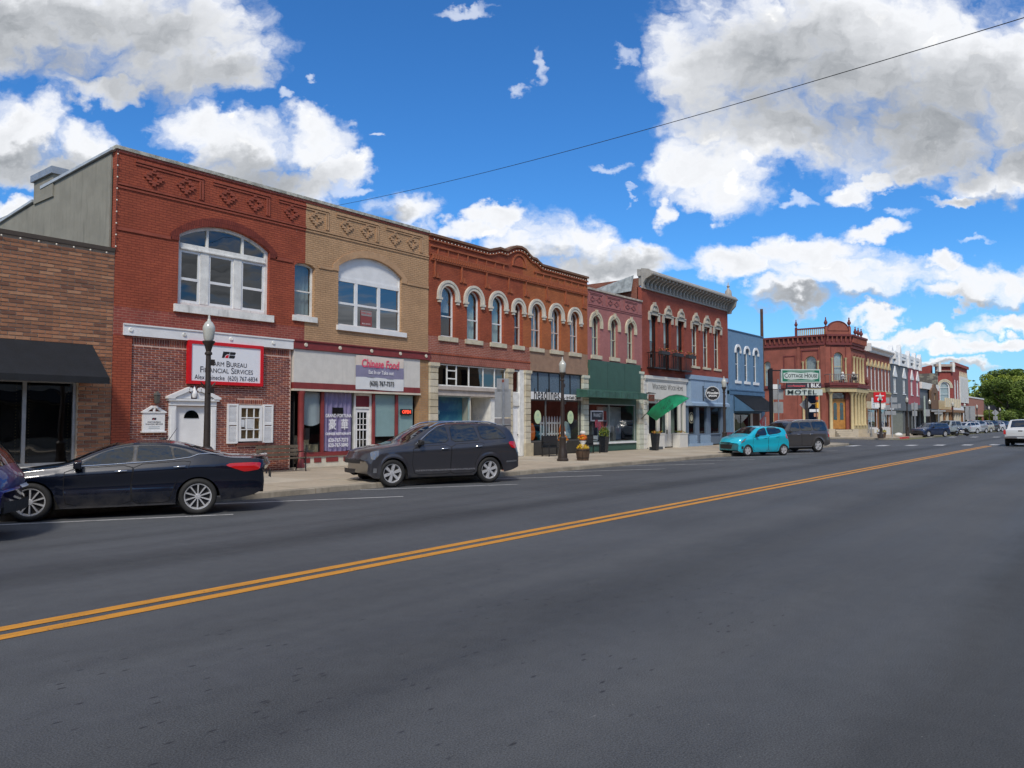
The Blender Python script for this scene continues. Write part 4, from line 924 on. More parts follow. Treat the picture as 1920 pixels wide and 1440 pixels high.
# right shop
mb = MB(); ring(mb, rect(29.3, 33.82, 3.1, 4.18), rect(29.33, 33.79, 3.14, 4.15), Y0+.06, Y0+.12)
xs = [29.33, 30.05, 30.98, 31.9, 32.83, 33.79]
for x in xs[1:-1]: mb.box(x-.025, x+.025, Y0+.062, Y0+.118, 3.14, 4.15)
w = B('transom_window', mb, black, b3)
bluep = M('slate_blue_panel', (.09, .14, .19), .3, var=.05)
for a, b in zip(xs, xs[1:]): B('pane', MB().sheet(rect(a+.02, b-.02, 3.14, 4.15), Y0+.1), bluep, w)
mb = MB(); ring(mb, rect(29.3, 33.82, .78, 2.82), rect(29.36, 33.76, .84, 2.78), Y0+.08, Y0+.14)
for x in (30.7, 32.25): mb.box(x-.035, x+.035, Y0+.082, Y0+.138, .84, 2.78)
w = B('shop_window', mb, M('dark_frame', (.1, .1, .1), .5), b3)
for a, b in ((29.36, 30.66), (30.74, 32.21), (32.29, 33.76)): B('pane', MB().sheet(rect(a, b, .84, 2.78), Y0+.11), glassshop, w)
B('stall_riser', MB().box(29.3, 33.82, Y0+.05, Y0+.3, .15, .78), M('charcoal_panel', (.05, .048, .045), .7), b3); room(b3, 27.9, 34.3, .17, 4.1, 4, roomdark)
ss = TB('shop_sign', 'white shop name board with tall black lower case letters above the dark window', 'sign', (29.32, Y0-.03, 2.8))
B('board', MB().box(29.32, 31.9, Y0-.03, Y0+.05, 2.84, 3.2), white, ss); B('board', MB().box(31.95, 33.82, Y0-.03, Y0+.05, 2.86, 3.14), white, ss)
text('headlines', 30.62, 3.08, .76, ink, ss, Y0-.045, sx=.72, bold=.002, spacing=1.06); text('by Kwik Clocks', 32.95, 2.98, .26, ink, ss, Y0-.045, sx=.8, shear=.3)
# display: picket fence, pumpkins, ghost, oval stickers
pf = TB('picket_fence_panel', 'white picket fence panel standing in the dark shop window', 'fence', (30.95, Y0+.6, .85))
for k in range(8):
    x = 30.95+k*.24; B('picket', MB().prism([(x, .85), (x+.09, .85), (x+.09, 1.95), (x+.045, 2.05), (x, 1.95)], Y0+.6, Y0+.63), white, pf)
for z in (1.1, 1.65): B('rail', MB().box(30.9, 32.75, Y0+.63, Y0+.66, z, z+.08), white, pf)
for x, lb in ((29.85, 'tall orange pumpkin cut-out in the left half of the dark shop window'), (32.45, 'orange pumpkin cut-out beside the pale blue ghost shape')):
    single('pumpkin_cutout', MB().prism([(x+.26*math.cos(R(a))*(1-.15*math.sin(R(a))), 1.27+.42*math.sin(R(a))) for a in range(0, 360, 20)], Y0+.3, Y0+.34), orange, (x, Y0+.3, .85), lb, 'decoration')
single('ghost_cutout', MB().prism([(32.55, .9), (33.35, .9), (33.3, 1.4), (33.15, 1.7), (32.9, 1.78), (32.65, 1.6)], Y0+.4, Y0+.44), M('pale_blue_card', (.4, .58, .62), .7), (32.9, Y0+.4, .85), 'pale blue ghost shape in the right part of the dark shop window', 'decoration')
for x, lb in ((30.02, 'oval pale green window sign, the left one of two'), (32.85, 'oval pale green window sign above the ghost shape')):
    o = single('oval_sign', MB().prism([(x+.27*math.cos(R(a)), 1.98+.33*math.sin(R(a))) for a in range(0, 360, 15)], Y0+.07, Y0+.08), M('pale_green_card', (.55, .68, .42), .6, var=.02), (x, Y0+.07, 1.6), lb, 'sign')
    text('H', x, 2.08, .2, M('mint_print', (.3, .55, .45), .6), o, Y0+.062, ext=.001); B('print_line', MB().box(x-.15, x+.15, Y0+.062, Y0+.068, 1.88, 1.9), M('mint_print', (.3, .55, .45)), o)
# ------------------------------------------------------------------ building 4: small pink building with green board front
b4 = TB('pink_building', 'narrow dusty pink two storey building with plain green board shop front', 'building', (34.37, Y0, .14))
pinkb = BM('pink_painted_brick', (.4, .165, .155), (.37, .15, .14), (.3, .12, .12), .22, .072, .006, .4, .75, .1); pinkt = M('pink_brick_relief', (.33, .125, .125), .75, bump=.3)
cs = [(35.2, .40), (37.1, .40), (38.95, .40)]; holes = [outl(c-r, c+r, 5.32, 7.1, 7.1+r*1.05, 16) for c, r in cs]
wall(b4, rect(34.38, 40.3, 4.9, 8.82), holes, Y0, .3, pinkb)
body(b4, 34.38, 40.3, 38, 8.5, pinkb, roofz=8.2); room(b4, 34.4, 40.3, 4.9, 8.1, 4)
B('coping', MB().box(34.38, 40.32, Y0-.07, Y0+.32, 8.82, 8.92), M('crusty_coping2', (.42, .38, .33), .9, var=.3, vs=5, dirt=.6), b4)
B('string_course', MB().box(34.4, 40.28, Y0-.05, Y0, 8.02, 8.08).box(34.4, 40.28, Y0-.03, Y0, 7.93, 7.98), pinkt, b4)
for a, b in ((34.55, 35.9), (36.33, 37.8), (38.23, 39.75)):
    B('panel_moulding', MB().box(a, b, Y0-.05, Y0, 8.66, 8.71).box(a, b, Y0-.03, Y0, 8.6, 8.64).box(b-.06, b, Y0-.045, Y0, 8.15, 8.6).box(a, a+.05, Y0-.045, Y0, 8.15, 8.6), pinkt, b4)
    mb = MB()
    for c in ((a+b)/2-.38, (a+b)/2+.3):
        for r in range(-2, 3):
            L = .28-.1*abs(r)
            for s in (-1, 1): mb.box(c+min(s*L, s*(L-.1)), c+max(s*L, s*(L-.1)), Y0-.04, Y0, 8.36+r*.06-.025, 8.36+r*.06+.025)
    B('brick_diamond', mb, pinkt, b4)
sage = M('cream_green_paint', (.5, .5, .38), .55, var=.06)
for (c, r) in cs:
    window(b4, c-r, c+r, 5.32, 7.1, 7.1+r*1.05, Y0+.14, .06, sage, glassup, (6.3,), (c,), (.13, .2, .08, stone), curtain=curtainw)
    hood(b4, c, 7.05, r+.01, r+.25, Y0-.08, Y0, stone, .25, foot=False); B('keystone', MB().prism([(c-.05, 7.5), (c+.05, 7.5), (c+.09, 7.78), (c-.09, 7.78)], Y0-.12, Y0-.02), stone, b4)
B('green_board', MB().box(34.4, 39.9, Y0-.12, Y0+.1, 3.45, 5.04), green, b4, label='plain dark green sign board')
for x in (36.2, 38.05): B('board_joint', MB().box(x-.006, x+.006, Y0-.124, Y0-.118, 3.46, 5.03), black, b4)
mb = MB(); mb.prismx([(Y0-.12, 3.46), (21.3, 3.36), (21.3, 3.02), (Y0-.12, 3.02)], 33.1, 39.4)
B('canopy', mb, greencan, b4, label='weathered dark green flat canopy')
for k in range(10): B('canopy_seam', MB().box(33.3+k*.64, 33.32+k*.64, 21.285, 21.3, 3.02, 3.36), green, b4)
wall(b4, rect(34.42, 39.72, .14, 3.4), [rect(34.5, 39.6, .62, 2.72)], Y0+.1, .2, green, name='shop_front')
mb = MB(); ring(mb, rect(34.5, 39.6, .62, 2.72), rect(34.56, 39.54, .68, 2.67), Y0+.1, Y0+.17); mb.box(36.66, 36.74, Y0+.102, Y0+.168, .68, 2.67)
w = B('shop_window', mb, M('grey_green_frame', (.3, .34, .32), .5), b4); B('pane', MB().sheet(rect(34.56, 36.66, .68, 2.67), Y0+.13), glassshop, w); B('pane', MB().sheet(rect(36.74, 39.54, .68, 2.67), Y0+.13), glassshop, w)
B('sill', MB().box(34.5, 39.62, Y0+.02, Y0+.12, .54, .63), white, w)
room(b4, 34.4, 40.3, .17, 3.4, 4, roomdark)
quoins(b4, 39.75, 40.3, .14, 4.55, .3, [stone2, stone2, blkm[2]])
d = TB('window_display', 'grey display panel with posters, lanterns and clothes in the green fronted shop window', 'decoration', (35, Y0+.6, .7))
B('display_panel', MB().box(36.9, 39.5, Y0+1.0, Y0+1.05, .7, 2.6), M('pale_grey_panel', (.42, .45, .48), .7), d)
for x, z, c in ((37.3, 1.85, (.45, .08, .07)), (37.3, 1.25, (.03, .03, .06))): B('poster', MB().box(x, x+.5, Y0+.95, Y0+.99, z, z+.5), M('poster%d' % int(z*100), c, .6, var=.3, vs=8), d)
for i in range(7):
    x = 34.9+i*.27; B('garment', MB().prism([(x, .8), (x+.22, .8), (x+.18, 1.5+.1*(i % 3)), (x+.04, 1.5+.1*(i % 3))], Y0+.7+.05*i, Y0+.8+.05*i), M('garment%d' % i, [(.1, .06, .16), (.2, .19, .17), (.25, .05, .08), (.04, .1, .12), (.16, .13, .07), (.3, .28, .26), (.05, .05, .09)][i], .8, var=.3, vs=8), d)
B('cushion', MB().box(35.2, 35.9, Y0+.35, Y0+.5, .7, 1.0), white, d); B('lantern', MB().box(37.6, 37.9, Y0+.4, Y0+.6, .7, 1.15).box(37.65, 37.85, Y0+.42, Y0+.58, 1.15, 1.5), M('pewter2', (.2, .2, .19), .5), d)
B('ladder', MB().tube([(36.85, Y0+.4, .7), (37.0, Y0+.45, 1.5)], .02, 4).tube([(37.2, Y0+.4, .7), (37.05, Y0+.45, 1.5)], .02, 4), M('pale_blue_wood', (.2, .35, .42), .6), d)
mk = single('market_sign', MB().box(34.72, 35.95, Y0+.02, Y0+.08, 1.78, 2.35), white, (34.72, Y0, 1.78), 'black sign with white frame hanging in the window below the green canopy', 'sign')
B('sign_face', MB().box(34.79, 35.88, Y0+.01, Y0+.02, 1.85, 2.28), M('navy_face', (.015, .02, .035), .4), mk); text('MARKET', 35.34, 2.09, .27, white, mk, Y0+.004, sx=.8, bold=.004, ext=.001); text('the', 35.0, 2.22, .1, white, mk, Y0+.004, ext=.001)

# ------------------------------------------------------------------ building 5: red building with bracketed iron cornice
b5 = TB('cornice_building', 'red brick building with heavy grey bracketed cornice and three black iron balconettes', 'building', (40.3, Y0, .14))
rb5 = BM('dark_red_brick', (.31, .078, .052), (.27, .066, .045), (.2, .05, .038), .22, .072, .008, .5, .8, .18)
wd = .5
wins = [(41.75, 5.0, 8.2, 1), (43.55, 5.0, 8.2, 1), (45.35, 5.0, 8.2, 1), (47.55, 5.42, 8.2, 0), (49.3, 5.42, 8.2, 0), (51.1, 5.42, 8.2, 0)]
wall(b5, rect(40.3, 53.0, 4.5, 9.75), [rect(c-wd, c+wd, z0, z1) for c, z0, z1, _ in wins], Y0, .3, rb5)
body(b5, 40.3, 53.0, 40, 10.3, BM('side_red_brick', (.24, .08, .05), (.2, .06, .04), (.3, .2, .16), patch=(.34, .2, .16), pk=.5), roofz=9.6); room(b5, 40.3, 53, 4.6, 9, 4)
B('roof_shed', MB().prismx([(24.5, 8.3), (24.5, 9.2), (30, 9.9), (30, 8.3)], 38.2, 40.2), M('old_boards', (.2, .17, .13), .9, var=.3, dirt=.6), b4)
B('plastic_sheet', MB().add([(40.27, 22.6, 10.5), (40.27, 26.5, 9.7), (39.9, 26.5, 9.3), (39.95, 22.6, 9.5)], [(0, 1, 2, 3)]), M('grey_sheeting', (.3, .33, .34), .5, var=.3, vs=3, dirt=.5), b5)
# cornice
mb = MB(); mb.prismx([(Y0, 9.66), (Y0-.1, 9.66), (Y0-.1, 9.72), (Y0-.06, 9.74), (Y0-.06, 9.86), (Y0, 9.86)], 40.4, 53.05)
mb.prismx([(Y0+.3, 10.42), (Y0-.72, 10.42), (Y0-.74, 10.5), (Y0-.64, 10.56), (Y0-.6, 10.66), (Y0-.5, 10.72), (Y0+.3, 10.84)], 40.3, 53.2)
mb.box(40.4, 53.05, Y0-.03, Y0+.28, 9.86, 10.42)
mb.prismx([(Y0, 9.66), (Y0-.1, 9.66), (Y0-.14, 9.95), (Y0-.3, 10.2), (Y0-.66, 10.36), (Y0-.68, 10.5), (Y0-.5, 10.76), (Y0, 10.86)], 40.24, 40.42)
mb.prismx([(Y0+.3, 9.5), (Y0-.25, 9.5), (Y0-.3, 9.7), (Y0-.6, 10.0), (Y0-.68, 10.42), (Y0-.5, 10.7), (Y0+.3, 10.8)], 52.9, 53.12)
B('cornice', mb, graystone, b5)
br = MB().prismx([(0, -.62), (-.1, -.62), (-.16, -.5), (-.14, -.38), (-.3, -.22), (-.58, -.12), (-.62, 0), (0, 0)], -.07, .07)
bmh = mesh('bracket', br, M('pale_bracket_paint', (.42, .4, .37), .6, dirt=.3))
for k in range(26):
    o = bpy.data.objects.new('bracket', bmh); COL.objects.link(o); o.parent = b5; o.location = (.5+k*.487, -.03, 10.41-.14)
B('finial', MB().lathe([(.28, 0), (.3, .1), (.22, .2), (.26, .4), (.22, .75), (.1, .9), (.06, 1.0), (.12, 1.1), (.04, 1.2), (.02, 1.4)], (52.95, Y0-.1, 10.4), 10), graystone, b5, 50)
B('frieze_dark', MB().box(40.5, 52.9, Y0-.034, Y0-.03, 9.9, 10.38), M('dark_frieze', (.07, .065, .06), .7), b5)
for (c, z0, z1, blk) in wins:
    fm = black if blk else M('cream_sash', (.6, .56, .46), .5)
    window(b5, c-wd, c+wd, z0, z1, z1, Y0+.16, .07, fm, glassup, (z0+(z1-z0)*.5,), (), None if blk else (.12, .14, .06, stone), curtain=tealblind if blk else curtainw, cfull=not blk)
    mb = MB(); hh = 8.2
    for s in (-1, 1):
        mb.box(c+s*(wd+.11)-.09, c+s*(wd+.11)+.09, Y0-.1, Y0, hh-.35, hh+.12)
        mb.box(c+s*(wd+.02)-.12, c+s*(wd+.02)+.12, Y0-.14, Y0, hh+.12, hh+.2)
    a = [(c+.34*math.cos(R(q)), hh+.22+.38*math.sin(R(q))) for q in range(0, 181, 12)]
    mb.prism([(c+.62, hh), (c+.62, hh+.2), (c+.4, hh+.24)]+a+[(c-.4, hh+.24), (c-.62, hh+.2), (c-.62, hh)], Y0-.08, Y0)
    a = [(c+.42*math.cos(R(q)), hh+.22+.46*math.sin(R(q))) for q in range(0, 181, 12)]; i = [(c+.34*math.cos(R(q)), hh+.22+.38*math.sin(R(q))) for q in range(0, 181, 12)]
    ring(mb, a, i, Y0-.15, Y0); mb.box(c-.07, c+.07, Y0-.17, Y0, hh+.55, hh+.78); mb.lathe([(.12, 0), (.1, -.04)], (c, Y0-.08, hh+.3), 10, 'y')
    B('hood_mould', mb, M('hood_grey', (.45, .42, .36), .7, dirt=.35), b5)
B('hood_string', MB().box(42.4, 42.9, Y0-.05, Y0, 8.32, 8.38).box(44.2, 44.7, Y0-.05, Y0, 8.32, 8.38).box(48.2, 48.6, Y0-.05, Y0, 8.32, 8.38).box(50.0, 50.4, Y0-.05, Y0, 8.32, 8.38), graystone, b5)
for i, c in enumerate((41.6, 43.45, 45.25)):
    t = TB('balconette', 'black iron window balcony with orange flower box, %s of three' % ('leftmost', 'middle', 'rightmost')[i], 'balcony', (c, Y0, 4.95), 'iron balconettes on the red cornice building')
    y1 = Y0-.5; B('floor', MB().box(c-.72, c+.72, y1, Y0, 4.93, 5.0), black, t); B('rail', MB().box(c-.72, c+.72, y1-.02, y1+.02, 5.86, 5.9).box(c-.73, c-.69, y1, Y0, 5.86, 5.9).box(c+.69, c+.73, y1, Y0, 5.86, 5.9), black, t)
    mb = MB()
    for k in range(11): x = c-.7+k*.14; mb.box(x-.011, x+.011, y1-.011, y1+.011, 5, 5.87)
    for s in (-.7, .7):
        for k in range(1, 4): mb.box(c+s-.011, c+s+.011, y1+k*.13-.011, y1+k*.13+.011, 5, 5.87)
    tag(B('balusters', mb, black, t), kind='stuff')
    fb = B('flower_box', MB().box(c-.25, c+.85, y1-.24, y1-.03, 5.78, 5.98), M('charcoal_box', (.03, .03, .035), .6), t)
    mb = MB(); rr = random.Random(i)
    for k in range(70):
        x, y, z = c+rr.uniform(-.28, .88), y1-.13+rr.uniform(-.13, .13), 5.98+rr.uniform(0, .2); s = .045
        a = Vector((rr.uniform(-1, 1), rr.uniform(-1, 1), rr.uniform(-1, 1))).normalized()*s; b = a.cross(Vector((rr.uniform(-1, 1), .3, 1))).normalized()*s
        p = Vector((x, y, z)); mb.m = k % 3; mb.add([p-a, p-b, p+a, p+b], [(0, 1, 2, 3)])
    tag(B('flowers', mb, [M('salmon_flower', (.55, .16, .07), .6), M('rose_flower', (.5, .12, .1), .6), leafm[1]], t), kind='stuff')
# white shopfront with small caps lettering
wp = M('shop_white_paint', (.66, .65, .61), .5, var=.04, dirt=.08)
B('sign_fascia', MB().box(40.75, 45.95, Y0-.1, Y0+.1, 3.1, 4.3), wp, b5); B('shop_cornice', MB().box(40.4, 46.05, Y0-.2, Y0+.1, 4.3, 4.5).box(40.45, 46.0, Y0-.14, Y0+.1, 4.2, 4.3), wp, b5)
quoins(b5, 40.35, 40.72, .14, 4.2, .3, [wp], cap=False)
mb = MB(); 
for a, b in ((40.75, 41.0), (42.2, 42.35), (43.5, 43.85), (45.1, 45.25), (45.7, 45.95)): mb.box(a, b, Y0-.03, Y0+.15, .2, 3.12)
B('shop_post', mb, wp, b5); w = B('shop_window', MB().box(41.0, 45.7, Y0+.05, Y0+.1, 2.86, 3.1), wp, b5)
for a, b in ((41.0, 42.2), (43.85, 45.1), (45.25, 45.7)): B('pane', MB().sheet(rect(a, b, 1.0, 2.88), Y0+.07), glassshop, w)
mb = MB(); ring(mb, rect(42.35, 43.5, .2, 2.86), rect(42.52, 43.33, 1.05, 2.74), Y0+.04, Y0+.1); d = B('door', mb, wp, b5, label='white shop door'); B('pane', MB().sheet(rect(42.52, 43.33, 1.05, 2.74), Y0+.07), glassshop, d)
B('door_handle', MB().box(43.38, 43.42, Y0-.02, Y0+.04, 1.0, 1.25), black, d)
B('window_curtain', MB().box(43.9, 45.6, Y0+.6, Y0+.62, 1.0, 2.8), M('sage_wall', (.3, .36, .3), .8), b5)
B('stall_riser', MB().box(41.0, 42.2, Y0+.02, Y0+.15, .2, 1.0).box(43.85, 45.7, Y0+.02, Y0+.15, .2, 1.0), wp, b5)
sgw = TB('shop_lettering', 'dark grey shop name in small capitals on the white shop fascia', 'lettering', (41.4, Y0-.1, 3.6)); smallcaps('WEATHERED WOOD HOME', 43.4, 3.82, .44, M('dark_grey_letters', (.06, .06, .06), .5, var=0), sgw, Y0-.106, .78)
for x, lb in ((41.45, 'white wooden planter box left of the white shop door'), (44.6, 'white wooden planter box right of the white shop door')):
    t = TB('planter_box', lb, 'planter', (x, Y0-.5, .14), 'white planter boxes by the shop door'); B('box', MB().box(x-.55, x+.55, Y0-.55, Y0-.04, .14, 1.02).box(x-.58, x+.58, Y0-.58, Y0-.04, .98, 1.03), wp, t)
    mb = MB(); rr = random.Random(x)
    for k in range(60):
        p = Vector((x+rr.uniform(-.45, .45), Y0-.3+rr.uniform(-.18, .18), 1.06+rr.uniform(0, .12))); a = Vector((rr.uniform(-1, 1), rr.uniform(-1, 1), rr.uniform(-1, 1))).normalized()*.05; b = a.cross(Vector((.2, 1, .4))); mb.m = k % 2; mb.add([p-a, p-b, p+a, p+b], [(0, 1, 2, 3)])
    tag(B('flowers', mb, [M('rust_flower', (.42, .18, .03), .6), leafm[2]], t), kind='stuff')
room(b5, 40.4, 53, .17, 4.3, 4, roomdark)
# pale blue shopfront
pb = M('pale_blue_paint', (.27, .38, .52), .5, var=.05, dirt=.1); sb = M('slate_blue_paint', (.12, .17, .24), .5, var=.06)
mb = MB(); mb.box(46.1, 51.9, Y0-.35, Y0+.1, 3.0, 4.5); mb.box(46.0, 51.95, Y0-.42, Y0+.1, 4.5, 4.78); mb.prismx([(Y0-.35, 3.05), (Y0-.5, 2.95), (Y0-.5, 2.78), (Y0, 2.78), (Y0, 3.05)], 46.0, 52.0)
B('blue_fascia', mb, pb, b5, label='pale blue panelled sign board')
for x in (48.1, 50.2): B('board_joint', MB().box(x-.015, x+.015, Y0-.36, Y0-.34, 3.05, 4.5), sb, b5)
mb = MB()
for a, b in ((46.1, 46.35), (47.45, 47.95), (49.15, 49.75), (51.5, 51.9)): mb.box(a, b, Y0-.05, Y0+.15, .2, 2.8)
for a, b in ((46.35, 47.45), (47.95, 49.15), (49.75, 51.5)): mb.box(a, b, Y0-.02, Y0+.12, .86, .95); mb.box(a, b, Y0+.05, Y0+.1, .2, .86)
B('shop_post', mb, sb, b5); w = B('shop_window', MB().box(46.35, 51.5, Y0, Y0+.1, 2.72, 2.8), sb, b5)
for a, b in ((46.35, 47.45), (47.95, 49.15), (49.75, 51.5)): B('pane', MB().sheet(rect(a, b, .95, 2.72), Y0+.05), glassshop, w)
def lattice(x0, x1, y, z0, z1):
    mb = MB(); s = .16; h = z1-z0; k = x0-h
    while k < x1:
        for d in (1, -1):
            a, b = (k, z0), (k+h, z1)
            if d < 0: a, b = (k, z1), (k+h, z0)
            t0 = max(0, (x0-a[0])/h); t1 = min(1, (x1-a[0])/h)
            if t1 > t0+.02:
                p = (a[0]+h*t0, a[1]+(b[1]-a[1])*t0); q = (a[0]+h*t1, a[1]+(b[1]-a[1])*t1)
                mb.prism([(p[0]-.02, p[1]), (p[0]+.02, p[1]), (q[0]+.02, q[1]), (q[0]-.02, q[1])], y-.012*d-.012, y-.012*d+.012)
        k += s
    tag(B('lattice', mb, pb, b5), kind='stuff')
for a, b in ((46.3, 47.5), (47.95, 49.6)): lattice(a, b, Y0-.1, .32, .86); B('lattice_base', MB().box(a, b+.05, Y0-.25, Y0, .14, .32), pb, b5)
gs = T('round_sign', 'round black sign with scalloped edge and white lettering on the pale blue shop', 'sign', (48.3, 21.25, 3.62), R(-50))
n = 48; pts = [((.46 if k % 2 else .415)*math.cos(2*math.pi*k/n), (.46 if k % 2 else .415)*math.sin(2*math.pi*k/n)) for k in range(n)]
B('disc', MB().prism(pts, -.03, .03), ink, gs); B('disc_edge', MB().prism([(x*1.08, z*1.08) for x, z in pts], -.02, .02), white, gs)
for s_, z_, q_, bo in (('THE', .2, .11, 0), ('Wooden', .03, .23, .006), ('SPOON', -.17, .17, .005)):
    text(s_, 0, z_, q_, white, gs, -.035, sx=.95, bold=bo, ext=.001)
B('bracket', MB().box(-.66, -.6, -.03, .03, -.5, .5).box(-.62, -.4, -.02, .02, .28, .32).box(-.62, -.4, -.02, .02, -.32, -.28).box(-1.0, -.6, -.02, .02, .4, .45), black, gs)
od = single('window_emblem', MB().lathe([(.36, 0), (.36, .01)], (46.9, Y0+.02, 2.0), 20, 'y'), M('pale_yellow_card', (.65, .62, .42), .6), (46.9, Y0, 1.7), 'round yellow and black emblem in the slate blue shop window', 'sign')
B('ring', MB().lathe([(.33, -.008), (.22, -.008)], (46.9, Y0+.02, 2.0), 20, 'y', cap=False), ink, od)
hs = TB('hanging_sign', 'small rust brown hanging sign on black iron bracket beside the green canopy', 'sign', (40.9, Y0-.4, 3.0))
B('board', MB().box(40.3, 40.95, Y0-.45, Y0-.4, 2.95, 3.35), M('rust_board', (.2, .06, .035), .6), hs); B('bracket', MB().tube([(40.7, Y0, 3.42), (40.62, Y0-.6, 3.42), (39.9, Y0-.6, 3.44)], .025, 5).box(40.0, 41.1, Y0-.45, Y0-.41, 3.4, 3.44), black, hs)
text('OPEN', 40.62, 3.15, .18, M('tan_letters', (.4, .25, .15), .6), hs, Y0-.456, ext=.001)
# green feather banner
fg = TB('feather_flag', 'green cloth flag on a slanted pole reaching out from the stone pier', 'flag', (40.0, Y0-.1, 2.2))
def P3(u, v, Yp):
    d = F_+R_*((u-960)/FPX)+U_*((720-v)/FPX); k = Yp/d.y; return Vector((d.x*k, Yp, EYE+d.z*k))
pole = [(1203, 785), (1212, 775.5), (1222, 764), (1240, 750), (1255, 742), (1268, 739.5), (1280, 741), (1292, 746)]
ys = [22.0, 21.7, 21.4, 21.1, 20.95, 20.85, 20.8, 20.8]
B('pole', MB().tube([P3(u, v, y) for (u, v), y in zip(pole, ys)], [.02, .02, .018, .015, .012, .01, .01, .008], 5), black, fg)
topc = [(1212, 776), (1222, 764.5), (1240, 750.5), (1255, 742.5), (1268, 740), (1280, 741.5), (1292, 747)]
botc = [(1231, 789), (1236, 784.5), (1249, 775), (1261, 767), (1271, 760.5), (1281, 754), (1292, 747.3)]
mb = MB(); vs = []; yy = [21.7, 21.4, 21.1, 20.95, 20.85, 20.8, 20.8]
for i in range(7):
    for q in range(6):
        s = q/5; u = topc[i][0]*(1-s)+botc[i][0]*s; v = topc[i][1]*(1-s)+botc[i][1]*s; vs.append(P3(u, v, yy[i]-.05*math.sin(s*3.1+i)-.04*s))
mb.add(vs, [(6*i+q, 6*i+6+q, 6*i+7+q, 6*i+1+q) for i in range(6) for q in range(5)])
B('flag_cloth', mb, M('flag_green', (.012, .30, .13), .6, var=.2, vs=2), fg, 180)
fc = P3(1253, 765, 20.8); M4 = Matrix.Rotation(R(-27), 4, 'Y')
text("TALLY'S", fc.x-.25, fc.z+.12, .34, M('dark_green_print', (.01, .07, .04), .6), fg, 20.83, rot=M4, sx=1.1, ext=.001); text('CAFE', fc.x+.35, fc.z-.02, .34, MATS['dark_green_print'], fg, 20.83, rot=M4, sx=1.1, ext=.001)

# ------------------------------------------------------------------ building 6: blue building
b6 = TB('blue_building', 'blue painted two storey building with three narrow windows and dark ribbed awning', 'building', (53.05, Y0, .14))
bl = M('mid_blue_paint', (.13, .24, .38), .6, var=.08, bump=.2, dirt=.12); bl2 = M('deep_blue_trim', (.07, .16, .28), .6)
cs = [54.75, 56.5, 58.3]
wall(b6, rect(53.05, 59.95, 4.0, 8.38), [outl(c-.42, c+.42, 4.75, 6.95, 7.25, 10) for c in cs], Y0, .3, bl)
body(b6, 53.05, 59.95, 36, 8.2, bl, roofz=7.8); room(b6, 53.05, 59.95, 4.3, 7.6, 3); B('coping', MB().box(53.05, 59.97, Y0-.06, Y0+.3, 8.38, 8.45), bl2, b6)
for c in cs:
    window(b6, c-.42, c+.42, 4.75, 6.95, 7.25, Y0+.15, .07, white, glassdark, (6.0,), (), (.12, .2, .08, white), joined=True)
    o = outl(c-.55, c+.55, 5, 7.0, 7.45, 12)[2:]; i = outl(c-.43, c+.43, 5, 6.96, 7.27, 12)[2:]; n = len(i); mb = MB()
    mb.add([(x, Y0-.09, z) for x, z in o]+[(x, Y0-.09, z) for x, z in i]+[(x, Y0, z) for x, z in o]+[(x, Y0, z) for x, z in i], [(k, k+1, n+k+1, n+k) for k in range(n-1)]+[(k, 2*n+k, 2*n+k+1, k+1) for k in range(n-1)]+[(n+k, n+k+1, 3*n+k+1, 3*n+k) for k in range(n-1)])
    for s in (-1, 1): mb.box(c+s*.5-.08, c+s*.5+.08, Y0-.1, Y0, 6.8, 7.0)
    B('hood_mould', mb, white, b6)
B('shop_beam', MB().box(53.1, 59.9, Y0-.1, Y0, 3.72, 4.02).box(53.1, 59.9, Y0-.14, Y0, 4.02, 4.1), bl2, b6)
B('pier', MB().box(53.05, 53.75, Y0-.06, Y0+.3, .14, 3.72), bl, b6); B('pier', MB().box(59.3, 59.95, Y0-.06, Y0+.3, .14, 3.72), bl, b6); B('shop_lintel', MB().box(53.75, 59.3, Y0, Y0+.3, 2.35, 4.0), bl2, b6)
mb = MB(); a0, a1 = 53.8, 59.2
mb.prismx([(Y0-.1, 3.66), (Y0-.1, 3.6), (20.5, 2.5), (20.5, 2.56)], a0, a1); B('awning', mb, M('dark_ribbed_metal', (.03, .037, .048), .35, .4), b6, label='dark blue-grey ribbed metal awning')
rib = mesh('awning_rib', MB().prismx([(Y0-.1, 3.66), (20.5, 2.56), (20.5, 2.6), (Y0-.1, 3.71)], 0, .035), M('dark_ribbed_metal', 0))
for k in range(22):
    o = bpy.data.objects.new('awning_rib', rib); COL.objects.link(o); o.parent = b6; o.location = (a0+k*.2546-53.05, -Y0, -.14)
B('awning_side', MB().add([(a0, Y0-.1, 3.6), (a0, Y0-.1, 2.5), (a0, 20.5, 2.5), (a1, Y0-.1, 3.6), (a1, Y0-.1, 2.5), (a1, 20.5, 2.5)], [(0, 1, 2), (3, 5, 4)]), bl2, b6)
w = window(b6, 54.0, 57.3, .3, 2.3, 2.3, Y0+.1, .06, black, glassshop, (), (55.5,), None, name='shop_window'); B('shop_post', MB().box(53.75, 53.98, Y0, Y0+.2, .2, 2.35).box(57.3, 57.55, Y0, Y0+.2, .2, 2.35).box(59.0, 59.3, Y0-.02, Y0+.2, .2, 2.4), white, b6)
B('brick_panel', MB().box(57.55, 59.0, Y0+.05, Y0+.2, .2, 2.35), BM('brown_shop_brick', (.16, .06, .04), (.12, .045, .03), (.3, .25, .2), .2, .07, .01), b6); room(b6, 53.7, 59.3, .17, 2.4, 3, roomdark)
